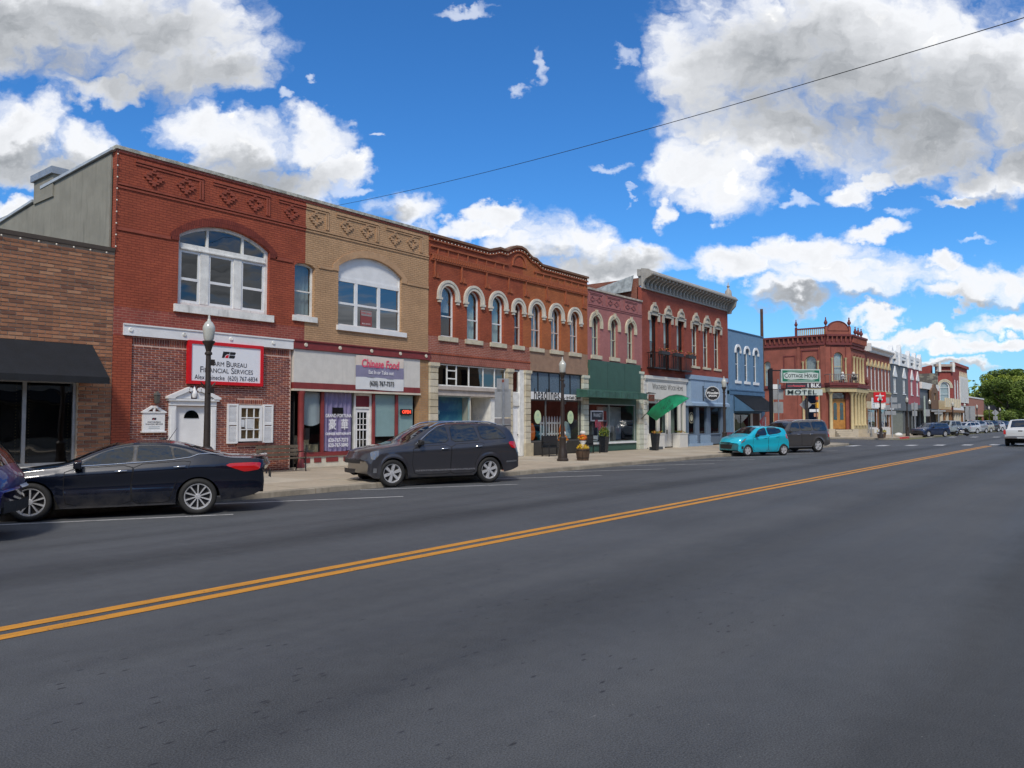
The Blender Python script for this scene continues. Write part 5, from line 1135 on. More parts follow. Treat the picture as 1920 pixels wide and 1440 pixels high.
t = TB('open_flag', 'small red pennant flag with white lettering by the blue shop', 'flag', (58.3, 21.6, 1.0)); B('cloth', MB().prism([(57.6, 1.75), (58.7, 2.25), (58.75, .95)], 21.6, 21.62), redpaint, t); text('OPEN', 58.35, 1.75, .3, white, t, 21.59, ext=.001, rot=Matrix.Rotation(R(-60), 4, 'Y')); B('pole', MB().tube([(58.75, 21.61, 1.0), (58.72, 21.61, 2.3)], .02, 5).box(58.8, 59.0, 21.6, 21.62, .6, 2.1), white, t)
pole_t = single('utility_pole', MB().lathe([(.17, 0), (.11, 10.6)], (60.3, 22.3, .12), 10), M('creosote_wood', (.09, .05, .035), .9, var=.3, bump=.4), (60.3, 22.3, .12), 'tall bare brown wooden pole at the corner of the blue building', 'pole', smooth=50)

# ------------------------------------------------------------------ faces turned away from the street line
def face(fn, O, ang):
    """build with fn at the street plane (x from 0, y=Y0) and turn it to stand at O, heading ang from +x"""
    before = set(bpy.data.objects); fn(); bpy.context.view_layer.update() if False else None
    Mt = Matrix.Translation((O[0], O[1], 0)) @ Matrix.Rotation(R(ang), 4, 'Z') @ Matrix.Translation((0, -Y0, 0)); seen = {}
    for o in bpy.data.objects:
        if o in before or o.type != 'MESH': continue
        g = Vector(ORG[o.name]); 
        if o.data.name in seen: continue
        seen[o.data.name] = 1
        off = o.location if o.location.length > 0 else Vector()
        o.data.transform(Matrix.Translation(-g) @ Mt @ Matrix.Translation(g+off)); o.location = (0, 0, 0)
def colonnette(par, x, z0, z1, mat, r=.09, y=None):
    y = Y0-.1 if y is None else y
    B('column', MB().lathe([(r*1.5, 0), (r*1.5, .1), (r, .18), (r*.9, z1-z0-.3), (r*1.1, z1-z0-.25), (r*1.6, z1-z0-.05), (r*1.7, z1-z0)], (x, y, z0), 8), mat, par, 50)
def urn(par, x, y, z, s, mat): B('urn', MB().lathe([(.1, 0), (.16, .05), (.05, .15), (.18, .35), (.2, .5), (.1, .65), (.12, .72), (.05, .8), (.07, .95), (.01, 1.05)], (0, 0, 0), 8).xf(Matrix.Translation((x, y, z)) @ Matrix.Scale(s, 4)), mat, par, 50)
b7 = TB('corner_bank_building', 'dark red corner building with angled entrance, small balcony and round parapet with urns', 'building', (83.3, Y0, .14))
r7 = M('oxide_red_stucco', (.28, .085, .06), .8, var=.16, vs=1, bump=.3, dirt=.3); r7d = M('dark_oxide_trim', (.16, .035, .033), .7, dirt=.3); crm = M('ochre_cream_stone', (.52, .43, .24), .75, var=.08, dirt=.15)
ZT = 10.35
def cornice7(L, bal=None):
    B('cornice', MB().box(0, L, Y0-.35, Y0+.2, ZT+.3, ZT+.5).box(0, L, Y0-.2, Y0+.1, ZT-.6, ZT-.45).box(0, L, Y0-.1, Y0+.1, ZT-.45, ZT+.3), r7d, b7)
    k = .15
    while k < L-.1:
        B('bracket', MB().prismx([(Y0-.1, ZT-.3), (Y0-.2, ZT-.25), (Y0-.32, ZT+.3), (Y0-.1, ZT+.3)], k-.07, k+.07), r7, b7); k += .5
def side7():
    L = 11.9     # from y=36 to y=24.1
    f = lambda Y: 36-Y
    holes = [outl(f(26.2), f(25.05), 5.9, 8.1, 8.66, 12), outl(f(30.6), f(29.9), 5.5, 8, 8.3, 10), rect(f(26.2), f(25.1), .9, 4.6)]
    wall(b7, rect(0, L, .14, ZT+.3), holes, Y0, .3, r7); cornice7(L)
    window(b7, f(26.2), f(25.05), 5.9, 8.1, 8.66, Y0+.15, .08, crm, glassup, (7.2,), (), (.15, .15, .1, r7d), joined=True, curtain=curtainw)
    window(b7, f(30.6), f(29.9), 5.5, 8, 8.3, Y0+.15, .06, crm, glassup, (7.4,), (), None, joined=True, curtain=curtainw)
    window(b7, f(26.2), f(25.1), .9, 4.6, 4.6, Y0+.15, .08, crm, glassdark, (3.6,), (), None, joined=True)
    for Y in (26.4, 24.85): colonnette(b7, f(Y), 5.9, 8.1, crm); colonnette(b7, f(Y), .9, 4.7, crm, .13)
    colonnette(b7, f(29.7), .9, 4.7, crm, .12); colonnette(b7, f(30.8), .9, 4.7, crm, .12)
    B('blind_panel', MB().box(f(28.5), f(28.4), Y0-.06, Y0, 5.6, 8.7).box(f(27.3), f(27.2), Y0-.06, Y0, 5.6, 8.7).box(f(28.5), f(27.2), Y0-.06, Y0, 8.7, 8.8), r7d, b7)
    B('pilaster', MB().box(f(27.0), f(26.7), Y0-.1, Y0, .14, ZT-.6).box(f(24.6), L, Y0-.1, Y0, .14, ZT-.6).box(f(29.0), f(28.7), Y0-.1, Y0, .14, 5.2), r7, b7)
    B('arch_label', MB().box(f(26.6), f(24.8), Y0-.08, Y0, 9.2, 9.35).box(f(26.6), f(26.5), Y0-.06, Y0, 8.3, 9.2).box(f(24.9), f(24.8), Y0-.06, Y0, 8.3, 9.2), r7d, b7)
    B('belt_course', MB().box(0, L, Y0-.2, Y0, 5.3, 5.6), r7d, b7); B('belt_beam', MB().box(f(26.6), L, Y0-.15, Y0, 4.75, 5.25), crm, b7)
    B('balustrade_rail', MB().box(f(27.1), L, Y0-.05, Y0+.15, 11.5, 11.65).box(f(27.2), f(27.0), Y0-.1, Y0+.2, 10.85, 11.7), r7d, b7)
    for k in range(14): B('baluster', MB().box(f(26.85)+k*.2, f(26.85)+k*.2+.09, Y0, Y0+.1, 10.85, 11.5), crm, b7)
    urn(b7, f(27.1), Y0+.05, 11.7, .9, r7d)
face(side7, (83.3, 36), -90)
def cham7():
    L = 2.83; c = L/2
    wall(b7, rect(0, L, .14, 11.4), [outl(c-.5, c+.5, 6.0, 8.5, 9.0, 12), rect(c-.75, c+.75, .9, 4.75)], Y0, .3, r7); cornice7(L)
    window(b7, c-.5, c+.5, 6.0, 8.5, 9.0, Y0+.15, .07, crm, glassup, (7.5,), (), None, joined=True, curtain=curtainw)
    for s in (-.75, .75): colonnette(b7, c+s, 5.9, 8.4, crm); colonnette(b7, c+s*1.55, .6, 4.75, crm, .17, Y0-.45)
    a = [(c+1.15*math.cos(R(q)), 11.25+.98*math.sin(R(q))) for q in range(0, 181, 12)]
    B('round_parapet', MB().prism([(c+1.25, 10.85), (c+1.25, 11.25)]+a+[(c-1.25, 11.25), (c-1.25, 10.85)], Y0-.05, Y0+.25), r7, b7)
    a2 = [(c+1.22*math.cos(R(q)), 11.25+1.05*math.sin(R(q))) for q in range(0, 181, 12)]; mb = MB(); ring(mb, a2, a, Y0-.12, Y0+.2); B('parapet_rim', mb, r7d, b7)
    for s in (-1.3, 1.3): B('parapet_post', MB().box(c+s-.12, c+s+.12, Y0-.1, Y0+.2, 10.85, 11.65), r7, b7); urn(b7, c+s, Y0+.05, 11.65, 1.0, r7d)
    B('window_label', MB().box(c-.8, c+.8, Y0-.07, Y0, 9.6, 9.72).box(c-.85, c-.78, Y0-.05, Y0, 8.5, 9.6).box(c+.78, c+.85, Y0-.05, Y0, 8.5, 9.6), r7d, b7)
    B('balcony_floor', MB().box(-.2, L+.2, Y0-1.1, Y0, 5.45, 5.75).box(-.1, L+.1, Y0-1.0, Y0, 5.25, 5.45), r7d, b7); B('porch_beam', MB().box(-.05, L+.05, Y0-.85, Y0, 4.8, 5.25), crm, b7)
    mb = MB(); 
    for k in range(17): x = -.15+k*(L+.3)/16; mb.box(x-.02, x+.02, Y0-1.05, Y0-1.01, 5.75, 6.6)
    mb.box(-.17, L+.17, Y0-1.07, Y0-.99, 6.58, 6.64)
    for s in (-.17, L+.15): mb.box(s, s+.03, Y0-1.05, Y0, 6.58, 6.64)
    B('balcony_railing', mb, M('rail_iron', (.2, .17, .16), .6), b7)
    oak = M('varnished_oak', (.42, .2, .05), .4, var=.2); d = B('door', MB().box(c-.75, c+.75, Y0+.2, Y0+.26, .95, 4.1), oak, b7, label='varnished wooden double door')
    for s in (-.36, .36): B('pane', MB().prism(outl(c+s-.19, c+s+.19, 1.9, 3.5, 3.7, 8), Y0+.18, Y0+.199), glassdark, d)
    B('transom_window', MB().box(c-.7, c+.7, Y0+.2, Y0+.25, 4.15, 4.7), glassdark, b7)
    for k in range(4): B('step', MB().box(c-.9, c+.9, Y0-.5-.3*(4-k), Y0, .14+.19*k, .14+.19*(k+1)-.01), walkm2, b7)
    B('plinth', MB().box(-.2, c-.95, Y0-.8, Y0, .14, .95).box(c+.95, L+.2, Y0-.8, Y0, .14, .95), walkm2, b7)
face(cham7, (83.3, 24.1), -45)
hx = [86.55, 87.75, 88.95, 90.1]
wall(b7, rect(85.3, 90.85, .14, 10.7), [outl(x-.3, x+.3, 5.9, 8.2, 8.9, 10) for x in hx[:3]]+[rect(85.9, 90.4, 1.4, 4.7)], Y0, .3, r7)
B('cornice', MB().box(85.1, 90.9, Y0-.35, Y0+.2, ZT+.3, ZT+.5).box(85.2, 90.85, Y0-.12, Y0, ZT-.55, ZT+.3).box(85.2, 90.85, Y0-.2, Y0, 9.4, 9.55), r7d, b7)
for k in range(12): B('bracket', MB().box(85.4+k*.47, 85.55+k*.47, Y0-.3, Y0-.1, ZT-.3, ZT+.3), r7, b7)
for x in hx[:3]: window(b7, x-.3, x+.3, 5.9, 8.2, 8.9, Y0+.12, .08, crm, glassdark, (7.2,), (), None, joined=True); urn(b7, x+.6, Y0, 10.85, 1.0, r7d)
for x in (85.95, 87.15, 88.35, 89.55): colonnette(b7, x, 5.8, 8.6, crm, .13); colonnette(b7, x+.3, 1.3, 4.75, crm, .17)
B('belt_course', MB().box(85.2, 91.0, Y0-.4, Y0, 5.3, 5.65), r7d, b7); B('belt_beam', MB().box(85.2, 90.9, Y0-.3, Y0, 4.8, 5.25), crm, b7)
window(b7, 85.9, 90.4, 1.4, 4.7, 4.7, Y0+.15, .1, crm, glassdark, (3.8,), (87.2, 88.6), None, name='window'); B('plinth', MB().box(85.2, 90.9, Y0-.15, Y0, .14, 1.3), crm, b7)
B('roof', MB().box(83.6, 90.8, 24.2, 40, 9.6, 9.8), roofdark, b7); B('side_walls', MB().box(90.6, 90.85, Y0+.3, 40, .2, 10), r7, b7)
urn(b7, 90.9, Y0-.2, 5.6, 1.0, r7d)
st = TB('stair_railing', 'white and grey iron handrails on the stairs beside the corner building entrance', 'railing', (87, 20.5, .14))
B('stair_block', MB().box(86.2, 89.6, 20.6, 21.9, .14, .5).box(86.6, 89.6, 21.0, 21.9, .5, .9), walkm2, st)
B('handrail', MB().tube([(86.0, 20.4, .2), (87.2, 20.9, 1.1), (89.0, 21.4, 1.4)], .04, 5).tube([(86.0, 20.4, .2), (86.0, 20.4, 1.0)], .04, 5).tube([(87.2, 21.0, .2), (87.2, 21.0, 1.7)], .04, 5).tube([(88.4, 21.0, .2), (88.4, 21.0, 1.7)], .04, 5).tube([(87.2, 21.0, 1.7), (88.4, 21.0, 1.7)], .04, 5), metalgrey, st)
# seated skeleton decorations on the balcony
bone = M('bone_white', (.7, .68, .62), .7); 
for k, (px, py, lb) in enumerate(((83.9, 22.6, 'white skeleton decoration in pale clothes seated on the balcony, left of the other'), (84.75, 21.75, 'skeleton decoration in black seated on the balcony, right of the other'))):
    t = TB('skeleton_decoration', lb, 'decoration', (px, py, 5.75), 'halloween skeletons on the balcony')
    cl = M('pale_costume', (.55, .62, .7), .8) if k == 0 else blackcloth
    B('skull', MB().ball((px, py, 6.75), .14, 10, (.85, 1, 1.1)), bone, t, 180); B('torso', MB().lathe([(.16, 0), (.2, .15), (.17, .4), (.05, .5)], (px, py, 6.1), 8), cl, t, 60)
    B('legs', MB().tube([(px-.08, py, 6.15), (px-.4, py-.3, 6.2), (px-.42, py-.33, 5.78)], .06, 6).tube([(px+.08, py-.05, 6.15), (px-.2, py-.4, 6.2), (px-.22, py-.43, 5.78)], .06, 6), cl if k else bone, t, 60)
    B('arms', MB().tube([(px-.16, py+.1, 6.5), (px-.35, py-.05, 6.3), (px-.45, py-.2, 6.4)], .035, 5).tube([(px+.16, py-.1, 6.5), (px, py-.35, 6.3), (px-.15, py-.4, 6.4)], .035, 5), bone, t)
    B('chair', MB().box(px-.22, px+.24, py-.22, py+.24, 6.0, 6.06).box(px+.2, px+.24, py-.2, py+.24, 6.05, 6.6).box(px-.2, px-.16, py-.2, py-.16, 5.75, 6).box(px+.18, px+.22, py+.18, py+.22, 5.75, 6), M('rail_iron', 0), t)

# ------------------------------------------------------------------ building 8: seven slender windows, white cornice
b8 = TB('white_cornice_building', 'brick building with white cornice and seven slender white windows under pointed hoods', 'building', (90.9, Y0, .14))
r8 = BM('rose_brick', (.28, .085, .06), (.24, .07, .05), (.26, .12, .09), .3, .1, .008, .3, .8, .15)
cx8 = [91.9+k*1.66 for k in range(7)]
wall(b8, rect(90.9, 102.6, .14, 9.6), [rect(x-.27, x+.27, 5.35, 7.95) for x in cx8]+[rect(91.3, 96.2, 1.0, 3.1), rect(97.4, 102.2, 1.0, 3.2)], Y0, .3, r8)
mb = MB(); mb.prismx([(Y0+.2, 9.55), (Y0-.15, 9.55), (Y0-.25, 9.8), (Y0-.6, 10.0), (Y0-.6, 10.12), (Y0+.2, 10.3)], 90.7, 102.9); mb.box(90.6, 90.95, Y0-.7, Y0+.1, 9.5, 10.35); mb.box(102.6, 102.95, Y0-.7, Y0+.1, 9.4, 10.35)
B('cornice', mb, white, b8); body(b8, 90.9, 102.6, 38, 9.5, r8)
for x in cx8:
    window(b8, x-.27, x+.27, 5.35, 7.95, 7.95, Y0+.02, .13, white, glassdark, (6.7,), (), (.1, .12, .08, stone), joined=True)
    B('hood_mould', MB().prism([(x-.5, 7.95), (x+.5, 7.95), (x+.5, 8.15), (x, 8.75), (x-.5, 8.15)], Y0-.15, Y0), crm, b8)
B('belt_course', MB().box(90.9, 102.6, Y0-.1, Y0, 5.0, 5.2), crm, b8); B('brown_fascia', MB().box(90.95, 102.6, Y0-.05, Y0, 4.0, 4.98), M('brown_fascia_board', (.25, .13, .06), .7), b8)
B('cream_board', MB().box(91.1, 97.0, Y0-.06, Y0, 3.15, 3.98), M('yellow_cream_board', (.6, .52, .35), .7), b8); o = single('notice_sign', MB().box(93.0, 96.0, Y0-.14, Y0-.08, 3.2, 4.4), M('sign_face', 0), (93, Y0-.1, 3.2), 'blank white square notice board on the brick building across the side street', 'sign')
for z in (3.6, 3.85, 4.1): B('print_line', MB().box(93.4, 95.6, Y0-.145, Y0-.14, z, z+.06), curtaing, o)
B('orange_board', MB().box(97.5, 101.2, Y0-.08, Y0, 3.4, 4.4), M('orange_red_board', (.62, .12, .05), .6), b8); B('white_awning', MB().box(97.4, 102.4, Y0-.4, Y0, 3.15, 3.35), white, b8)
for x in (91.1, 96.3, 97.2, 102.3): B('shop_post', MB().box(x-.15, x+.15, Y0-.1, Y0, .14, 3.2), M('brown_fascia_board', 0), b8)
for a, b in ((91.3, 96.2), (97.4, 102.2)): w = window(b8, a, b, 1.0, 3.1 if a < 95 else 3.2, 3.1 if a < 95 else 3.2, Y0+.1, .08, oldwhite, glassdark, (), ((a+b)/2,), None, name='shop_window')
B('stall_riser', MB().box(91.3, 96.2, Y0-.02, Y0, .14, 1.0).box(97.4, 102.2, Y0-.02, Y0, .14, 1.0), oldwhite, b8)

# ------------------------------------------------------------------ building 9: grey and pink with white gothic parapet
b9 = TB('gothic_parapet_building', 'half grey half pink building with tall white ornate parapet and arched white window hoods', 'building', (102.65, Y0, .14))
g9 = M('slate_grey_paint', (.12, .14, .16), .7, dirt=.15); p9 = M('raspberry_pink_paint', (.38, .085, .1), .7, dirt=.15)
c9 = [(105.0, .65), (110.2, .65), (114.9, .55), (118.6, .55)]
wall(b9, rect(102.65, 112.7, 3.2, 8.9), [outl(c-r, c+r, 5.35, 7.2, 7.2+r, 10) for c, r in c9[:2]], Y0, .3, g9, label='grey half'); wall(b9, rect(112.7, 120.1, 4.0, 8.9), [outl(c-r, c+r, 5.2, 7.2, 7.2+r, 10) for c, r in c9[2:]], Y0, .3, p9, label='pink half')
body(b9, 102.65, 120.1, 38, 8.9, g9)
for c, r in c9:
    window(b9, c-r, c+r, 5.3, 7.2, 7.2+r, Y0+.03, .25, white, glassdark, (6.3,), (c,), (.15, .12, .08, white), joined=True)
    o = [(c+r+.3, 7.0), (c+r+.35, 7.5), (c+r*.6, 8.2), (c, 8.65), (c-r*.6, 8.2), (c-r-.35, 7.5), (c-r-.3, 7.0)]; B('hood_mould', MB().prism([(c-r-.3, 7.3), (c-r-.35, 7.5), (c-r*.6, 8.2), (c, 8.65), (c+r*.6, 8.2), (c+r+.35, 7.5), (c+r+.3, 7.3)], Y0-.12, Y0-.01), white, b9)
wall(b9, rect(102.65, 120.1, 8.88, 10.0), [rect(a, a+2.4, 9.2, 9.6) for a in (103.4, 108.6, 113.6, 117.2)], Y0-.12, .3, white, name='parapet')
B('parapet_recess', MB().box(102.7, 120, Y0+.1, Y0+.15, 8.9, 9.9), g9, b9)
for x in (102.9, 107.4, 112.6, 116.4, 119.9): B('parapet_pier', MB().prism([(x-.45, 8.8), (x+.45, 8.8), (x+.45, 10.4), (x, 11.1 if x != 107.4 else 11.5), (x-.45, 10.4)], Y0-.3, Y0+.2), white, b9)
for x in (105.1, 110, 114.5, 118.2): B('parapet_crest', MB().box(x-1.2, x+1.2, Y0-.2, Y0+.1, 10.0, 10.45), white, b9)
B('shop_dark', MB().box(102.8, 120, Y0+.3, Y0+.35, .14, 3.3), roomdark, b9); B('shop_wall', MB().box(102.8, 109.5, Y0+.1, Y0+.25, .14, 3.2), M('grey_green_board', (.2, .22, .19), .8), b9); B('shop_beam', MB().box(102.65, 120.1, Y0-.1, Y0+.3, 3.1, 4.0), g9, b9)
for x in (110, 112.6, 115.2, 117.6, 119.8): B('shop_post', MB().box(x-.12, x+.12, Y0, Y0+.2, .14, 3.1), g9, b9)

# ------------------------------------------------------------------ building 10: low grey shop and little brown theatre front
b10 = TB('low_grey_building', 'low dark grey building with white cornice squeezed before the stone walled corner building', 'building', (120.15, Y0, .14))
wall(b10, rect(120.15, 133, 3.3, 6.4), [], Y0, .3, g9); B('cornice', MB().box(120.1, 133, Y0-.3, Y0+.3, 6.35, 7.25), oldwhite, b10); B('panel', MB().box(120.4, 124.8, Y0-.04, Y0, 3.5, 5.0), M('dark_panel', (.06, .065, .07), .6), b10)
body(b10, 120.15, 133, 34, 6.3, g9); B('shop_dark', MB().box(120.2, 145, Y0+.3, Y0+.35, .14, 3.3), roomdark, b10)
B('canopy', MB().box(114.5, 133, Y0-1.6, Y0, 3.2, 3.45), M('dark_panel', 0), b10)
for x in (120.4, 122.5, 124.6): B('shop_post', MB().box(x-.12, x+.12, Y0, Y0+.2, .14, 3.3), g9, b10)
b10b = TB('brown_gabled_building', 'small brown shop with shaped gable, cream balcony panel and wooden posts', 'building', (125.5, Y0, .14))
gp = [(125.6, 3.4), (131.2, 3.4), (131.2, 6.1), (130.3, 6.6), (129.6, 6.7), (129.3, 7.2), (127.6, 7.2), (127.2, 6.7), (126.5, 6.6), (125.6, 6.1)]
wall(b10b, gp, [rect(127.6, 129.4, 4.9, 5.9)], Y0-.5, .3, M('dull_brown_paint', (.17, .1, .06), .8), name='gable_front'); B('pane', MB().sheet(rect(127.6, 129.4, 4.9, 5.9), Y0-.3), M('tan_pane', (.35, .28, .18), .5), b10b)
B('lower_front', MB().box(125.6, 131, Y0-.45, Y0, 3.3, 4.6), M('dark_panel', 0), b10b); B('balcony_panel', MB().box(131.2, 145, Y0-1.4, Y0-1.3, 3.9, 5.3), M('yellow_cream_board', 0), b10b)
for k in range(9): B('panel_batten', MB().box(131.4+k*1.65, 131.6+k*1.65, Y0-1.5, Y0-1.4, 3.9, 5.3), offwhite, b10b)
B('marquee', MB().box(126, 146, Y0-1.9, Y0, 3.1, 3.5), M('brown_fascia_board', 0), b10b); B('wall', MB().box(133, 145.3, Y0, Y0+.3, .14, 5.0), M('yellow_cream_board', 0), b10b)
for k in range(9): B('post', MB().box(126.5+k*2.3, 126.9+k*2.3, Y0-1.7, Y0-1.4, .14, 3.1), random.choice((offwhite, M('brown_fascia_board', 0))), b10b)

# ------------------------------------------------------------------ building 11: red corner building with stone flank
b11 = TB('stone_flank_building', 'red and white corner building with rough stone side wall and one great arched window', 'building', (145.4, Y0, .14))
def rubble():
    m, t, bs = newmat('rubble_stone'); tc = t.add('ShaderNodeTexCoord').outputs['Object']
    vo = t.add('ShaderNodeTexVoronoi'); t.L.new(t.vm('MULTIPLY', tc, (1, 1, 2)), vo.inputs['Vector']); vo.inputs['Scale'].default_value = 1.6
    c = t.mix(t.xyz(vo.outputs['Color'])[0], (.3, .28, .22), (.2, .19, .16)); c = t.mix(t.ramp(vo.outputs['Distance'], .45, .6), c, (.12, .11, .1)); t.L.new(c, bs.inputs['Base Color']); bs.inputs['Roughness'].default_value = .9; return m
rb = rubble(); r11 = M('brick_red_paint', (.27, .055, .045), .8, dirt=.2)
def side11(): wall(b11, rect(0, 11.8, .14, 9.8), [], Y0, .3, rb, name='stone_wall')
face(side11, (145.4, 36), -90)
def cham11():
    L = 2.97; c = L/2
    wall(b11, rect(0, L, .14, 11.2), [outl(c-.95, c+.95, 4.9, 7.4, 8.4, 14)], Y0, .3, r11)
    window(b11, c-.95, c+.95, 4.9, 7.4, 8.4, Y0+.1, .2, white, glassup, (6.3, 7.4), (), (.1, .1, .1, white), joined=True, curtain=curtainw)
    hood(b11, c, 7.4, .97, 1.4, Y0-.1, Y0, stone, .1, foot=False); B('quoins', MB().box(0, .25, Y0-.08, Y0, .14, 10), rb, b11)
    B('cornice', MB().box(-.3, L+.2, Y0-.5, Y0+.2, 10.9, 11.3).box(-.2, L+.1, Y0-.3, Y0, 10.1, 10.25), M('pinkish_stone', (.42, .33, .28), .8), b11)
    for x in (.3, L-.2): B('cornice_post', MB().box(x-.2, x+.2, Y0-.6, Y0+.1, 10.0, 11.6), oldwhite, b11)
face(cham11, (145.4, 24.2), -45)
wall(b11, rect(147.5, 163.2, 4.6, 11.3), [outl(x-.5, x+.5, 5.2, 8.0, 8.8, 8) for x in (149.5, 152.2)], Y0, .3, r11); B('white_wall', MB().box(154, 163.2, Y0-.15, Y0, 5.0, 9.6), oldwhite, b11); B('lower_wall', MB().box(147.5, 163.2, Y0-.02, Y0+.25, .14, 4.6), white, b11)
for x in (149.5, 152.2): window(b11, x-.5, x+.5, 5.2, 8.0, 8.8, Y0-.02, .25, white, glassdark, (6.6,), (), None, joined=True)
for k in range(6): B('corbel', MB().prism([(154.3+k*1.5, 9.6), (155.3+k*1.5, 9.6), (154.8+k*1.5, 10.5)], Y0-.12, Y0), stone, b11); B('panel_groove', MB().box(155.2+k*1.3, 155.4+k*1.3, Y0-.17, Y0-.15, 5.2, 9.2), signback, b11)
for a, b in ((149, 152), (154.5, 157), (158.5, 161.5)): B('ground_window', MB().box(a, b, Y0-.06, Y0-.02, 1.4, 3.6), glassdark, b11)
B('parapet', MB().box(147.3, 163.3, Y0-.3, Y0+.3, 11.2, 11.7).box(147.5, 163.2, Y0-.15, Y0, 4.5, 4.75), r11, b11)
B('roof', MB().box(147, 163, 24, 36, 9.6, 9.8), roofdark, b11); B('roof_gable', MB().prismx([(25, 9.8), (25, 11.2), (31, 9.9)], 145.5, 147), r11, b11)
b12 = TB('plain_brick_building', 'plain low salmon brick building with white coping before the trees', 'building', (163.5, Y0, .14))
wall(b12, rect(163.5, 184, .14, 6.1), [rect(165, 168, 1.2, 2.6), rect(170, 182, 1.2, 2.6)], Y0, .3, M('salmon_brick', (.34, .15, .11), .85, dirt=.1)); B('coping', MB().box(163.4, 184.1, Y0-.1, Y0+.4, 6.1, 6.35), white, b12); body(b12, 163.5, 184, 36, 6.0, M('salmon_brick', 0))
for a, b in ((165, 168), (170, 182)): B('window', MB().box(a, b, Y0+.1, Y0+.15, 1.2, 2.6), glassdark, b12)
B('stone_base', MB().box(163.5, 184, Y0-.05, Y0, 2.7, 3.0), stone, b12)
for i, (x, w_, h_, c, lb) in enumerate(((190, 12, 3.6, (.5, .5, .45), 'low pale house among the trees beyond the brick building'), (214, 14, 3.8, (.35, .33, .3), 'low grey house under the trees farther down the street'))):
    t = TB('house', lb, 'house', (x, 24, 0)); B('wall', MB().box(x, x+w_, 24, 33, -.02, h_), M('house%d' % i, c, .8), t); B('roof', MB().prism([(x-.6, h_), (x+w_+.6, h_), (x+w_/2, h_+2.2)], 23.5, 33.5), M('grey_shingle', (.12, .1, .1), .9), t); B('window', MB().box(x+2, x+4, 23.96, 24, 1.2, 2.6), glassdark, t)
# ------------------------------------------------------------------ the row across the street (behind the viewpoint, mirrored in the shop windows)
for i, (x0, x1, z, mt, lb) in enumerate(((-30, -12, 8.2, tanbrick, 'plain tan brick shop building across the street, farthest left'), (-12, -1, 6.0, rb5, 'low dark red shop building across the street, second'), (-1, 12, 9.0, r8, 'rose brick two storey building across the street, third'), (12, 26, 7.0, concrete, 'grey stucco building across the street, fourth'), (26, 42, 9.2, low, 'old red brick building across the street, fifth'), (42, 60, 7.6, rawtan, 'raw tan brick building across the street, sixth'), (84, 120, 8.5, rb5, 'dark red brick building across the street beyond the side road'))):
    t = TB('opposite_shop_building', lb, 'building', (x0, -7.3, .14)); B('wall', MB().box(x0+.02, x1-.02, -22, -7.3, .14, z), mt, t); B('cornice', MB().box(x0, x1, -7.5, -7.3, z-.4, z+.02), stone, t)
    B('shop_window', MB().box(x0+1, x1-1, -7.28, -7.24, .7, 2.8), M('dark_shop_glass', (.02, .025, .03), .1), t); B('awning', MB().prismx([(-7.3, 3.6), (-6.0, 3.0), (-6.0, 2.9), (-7.3, 3.0)], x0+.6, x1-.6), [blackcloth, green, maroon][i % 3], t)
    n = int((x1-x0)/3)
    if z > 7:
        for k in range(n): B('window', MB().box(x0+1+k*(x1-x0-1)/n, x0+2+k*(x1-x0-1)/n, -7.28, -7.24, 4.8, 6.8), M('dark_shop_glass', 0), t)
# ------------------------------------------------------------------ vehicles (nose at x=0 pointing to -x, y across, z up)
def hermite(P):
    xs = [p[0] for p in P]; ys = [p[1] for p in P]; n = len(P); d = []
    for i in range(n):
        if i in (0, n-1): d.append(0 if n < 2 else (ys[min(i+1, n-1)]-ys[max(i-1, 0)])/(xs[min(i+1, n-1)]-xs[max(i-1, 0)]))
        else:
            a = (ys[i]-ys[i-1])/(xs[i]-xs[i-1]); b = (ys[i+1]-ys[i])/(xs[i+1]-xs[i]); d.append(0 if a*b <= 0 else 2*a*b/(a+b))
    def f(x):
        if x <= xs[0]: return ys[0]
        if x >= xs[-1]: return ys[-1]
        i = 0
        while xs[i+1] < x: i += 1
        h = xs[i+1]-xs[i]; t = (x-xs[i])/h
        return ys[i]*(1+2*t)*(1-t)**2+d[i]*h*t*(1-t)**2+ys[i+1]*t*t*(3-2*t)+d[i+1]*h*t*t*(t-1)
    return f
def paint(name, col, metal=.35, rough=.32):
    m, t, bs = newmat(name); MATS[name] = m
    tc = t.add('ShaderNodeTexCoord').outputs['Object']; z = t.xyz(tc)[2]
    dust = t.math('MULTIPLY', t.ramp(z, .2, .6, .3, .0), t.ramp(t.noise(tc, 3, 6, .7), .35, .7))
    t.L.new(t.mix(dust, col, (.16, .14, .12)), bs.inputs['Base Color']); t.L.new(t.math('ADD', t.math('MULTIPLY', dust, .8), rough, clamp=True), bs.inputs['Roughness'])
    bs.inputs['Metallic'].default_value = metal; bs.inputs['Coat Weight'].default_value = 1; t.L.new(t.math('ADD', t.math('MULTIPLY', dust, .9), .02, clamp=True), bs.inputs['Coat Roughness']); return m
def carglass():
    m, t, bs = newmat('car_glass'); bs.inputs['Base Color'].default_value = (.008, .011, .014, 1); bs.inputs['Roughness'].default_value = .02
    bs.inputs['Specular IOR Level'].default_value = 1.0; bs.inputs['IOR'].default_value = 1.55; bs.inputs['Coat Weight'].default_value = .25; bs.inputs['Coat Roughness'].default_value = .0
    b = t.add('ShaderNodeBump'); b.inputs['Strength'].default_value = .25; b.inputs['Distance'].default_value = .06
    tc = t.add('ShaderNodeTexCoord').outputs['Object']; t.L.new(t.noise(t.vm('MULTIPLY', tc, (1, 1, 2.5)), 1.6, 2, .4), b.inputs['Height']); t.L.new(b.outputs[0], bs.inputs['Normal']); t.L.new(b.outputs[0], bs.inputs['Coat Normal']); return m
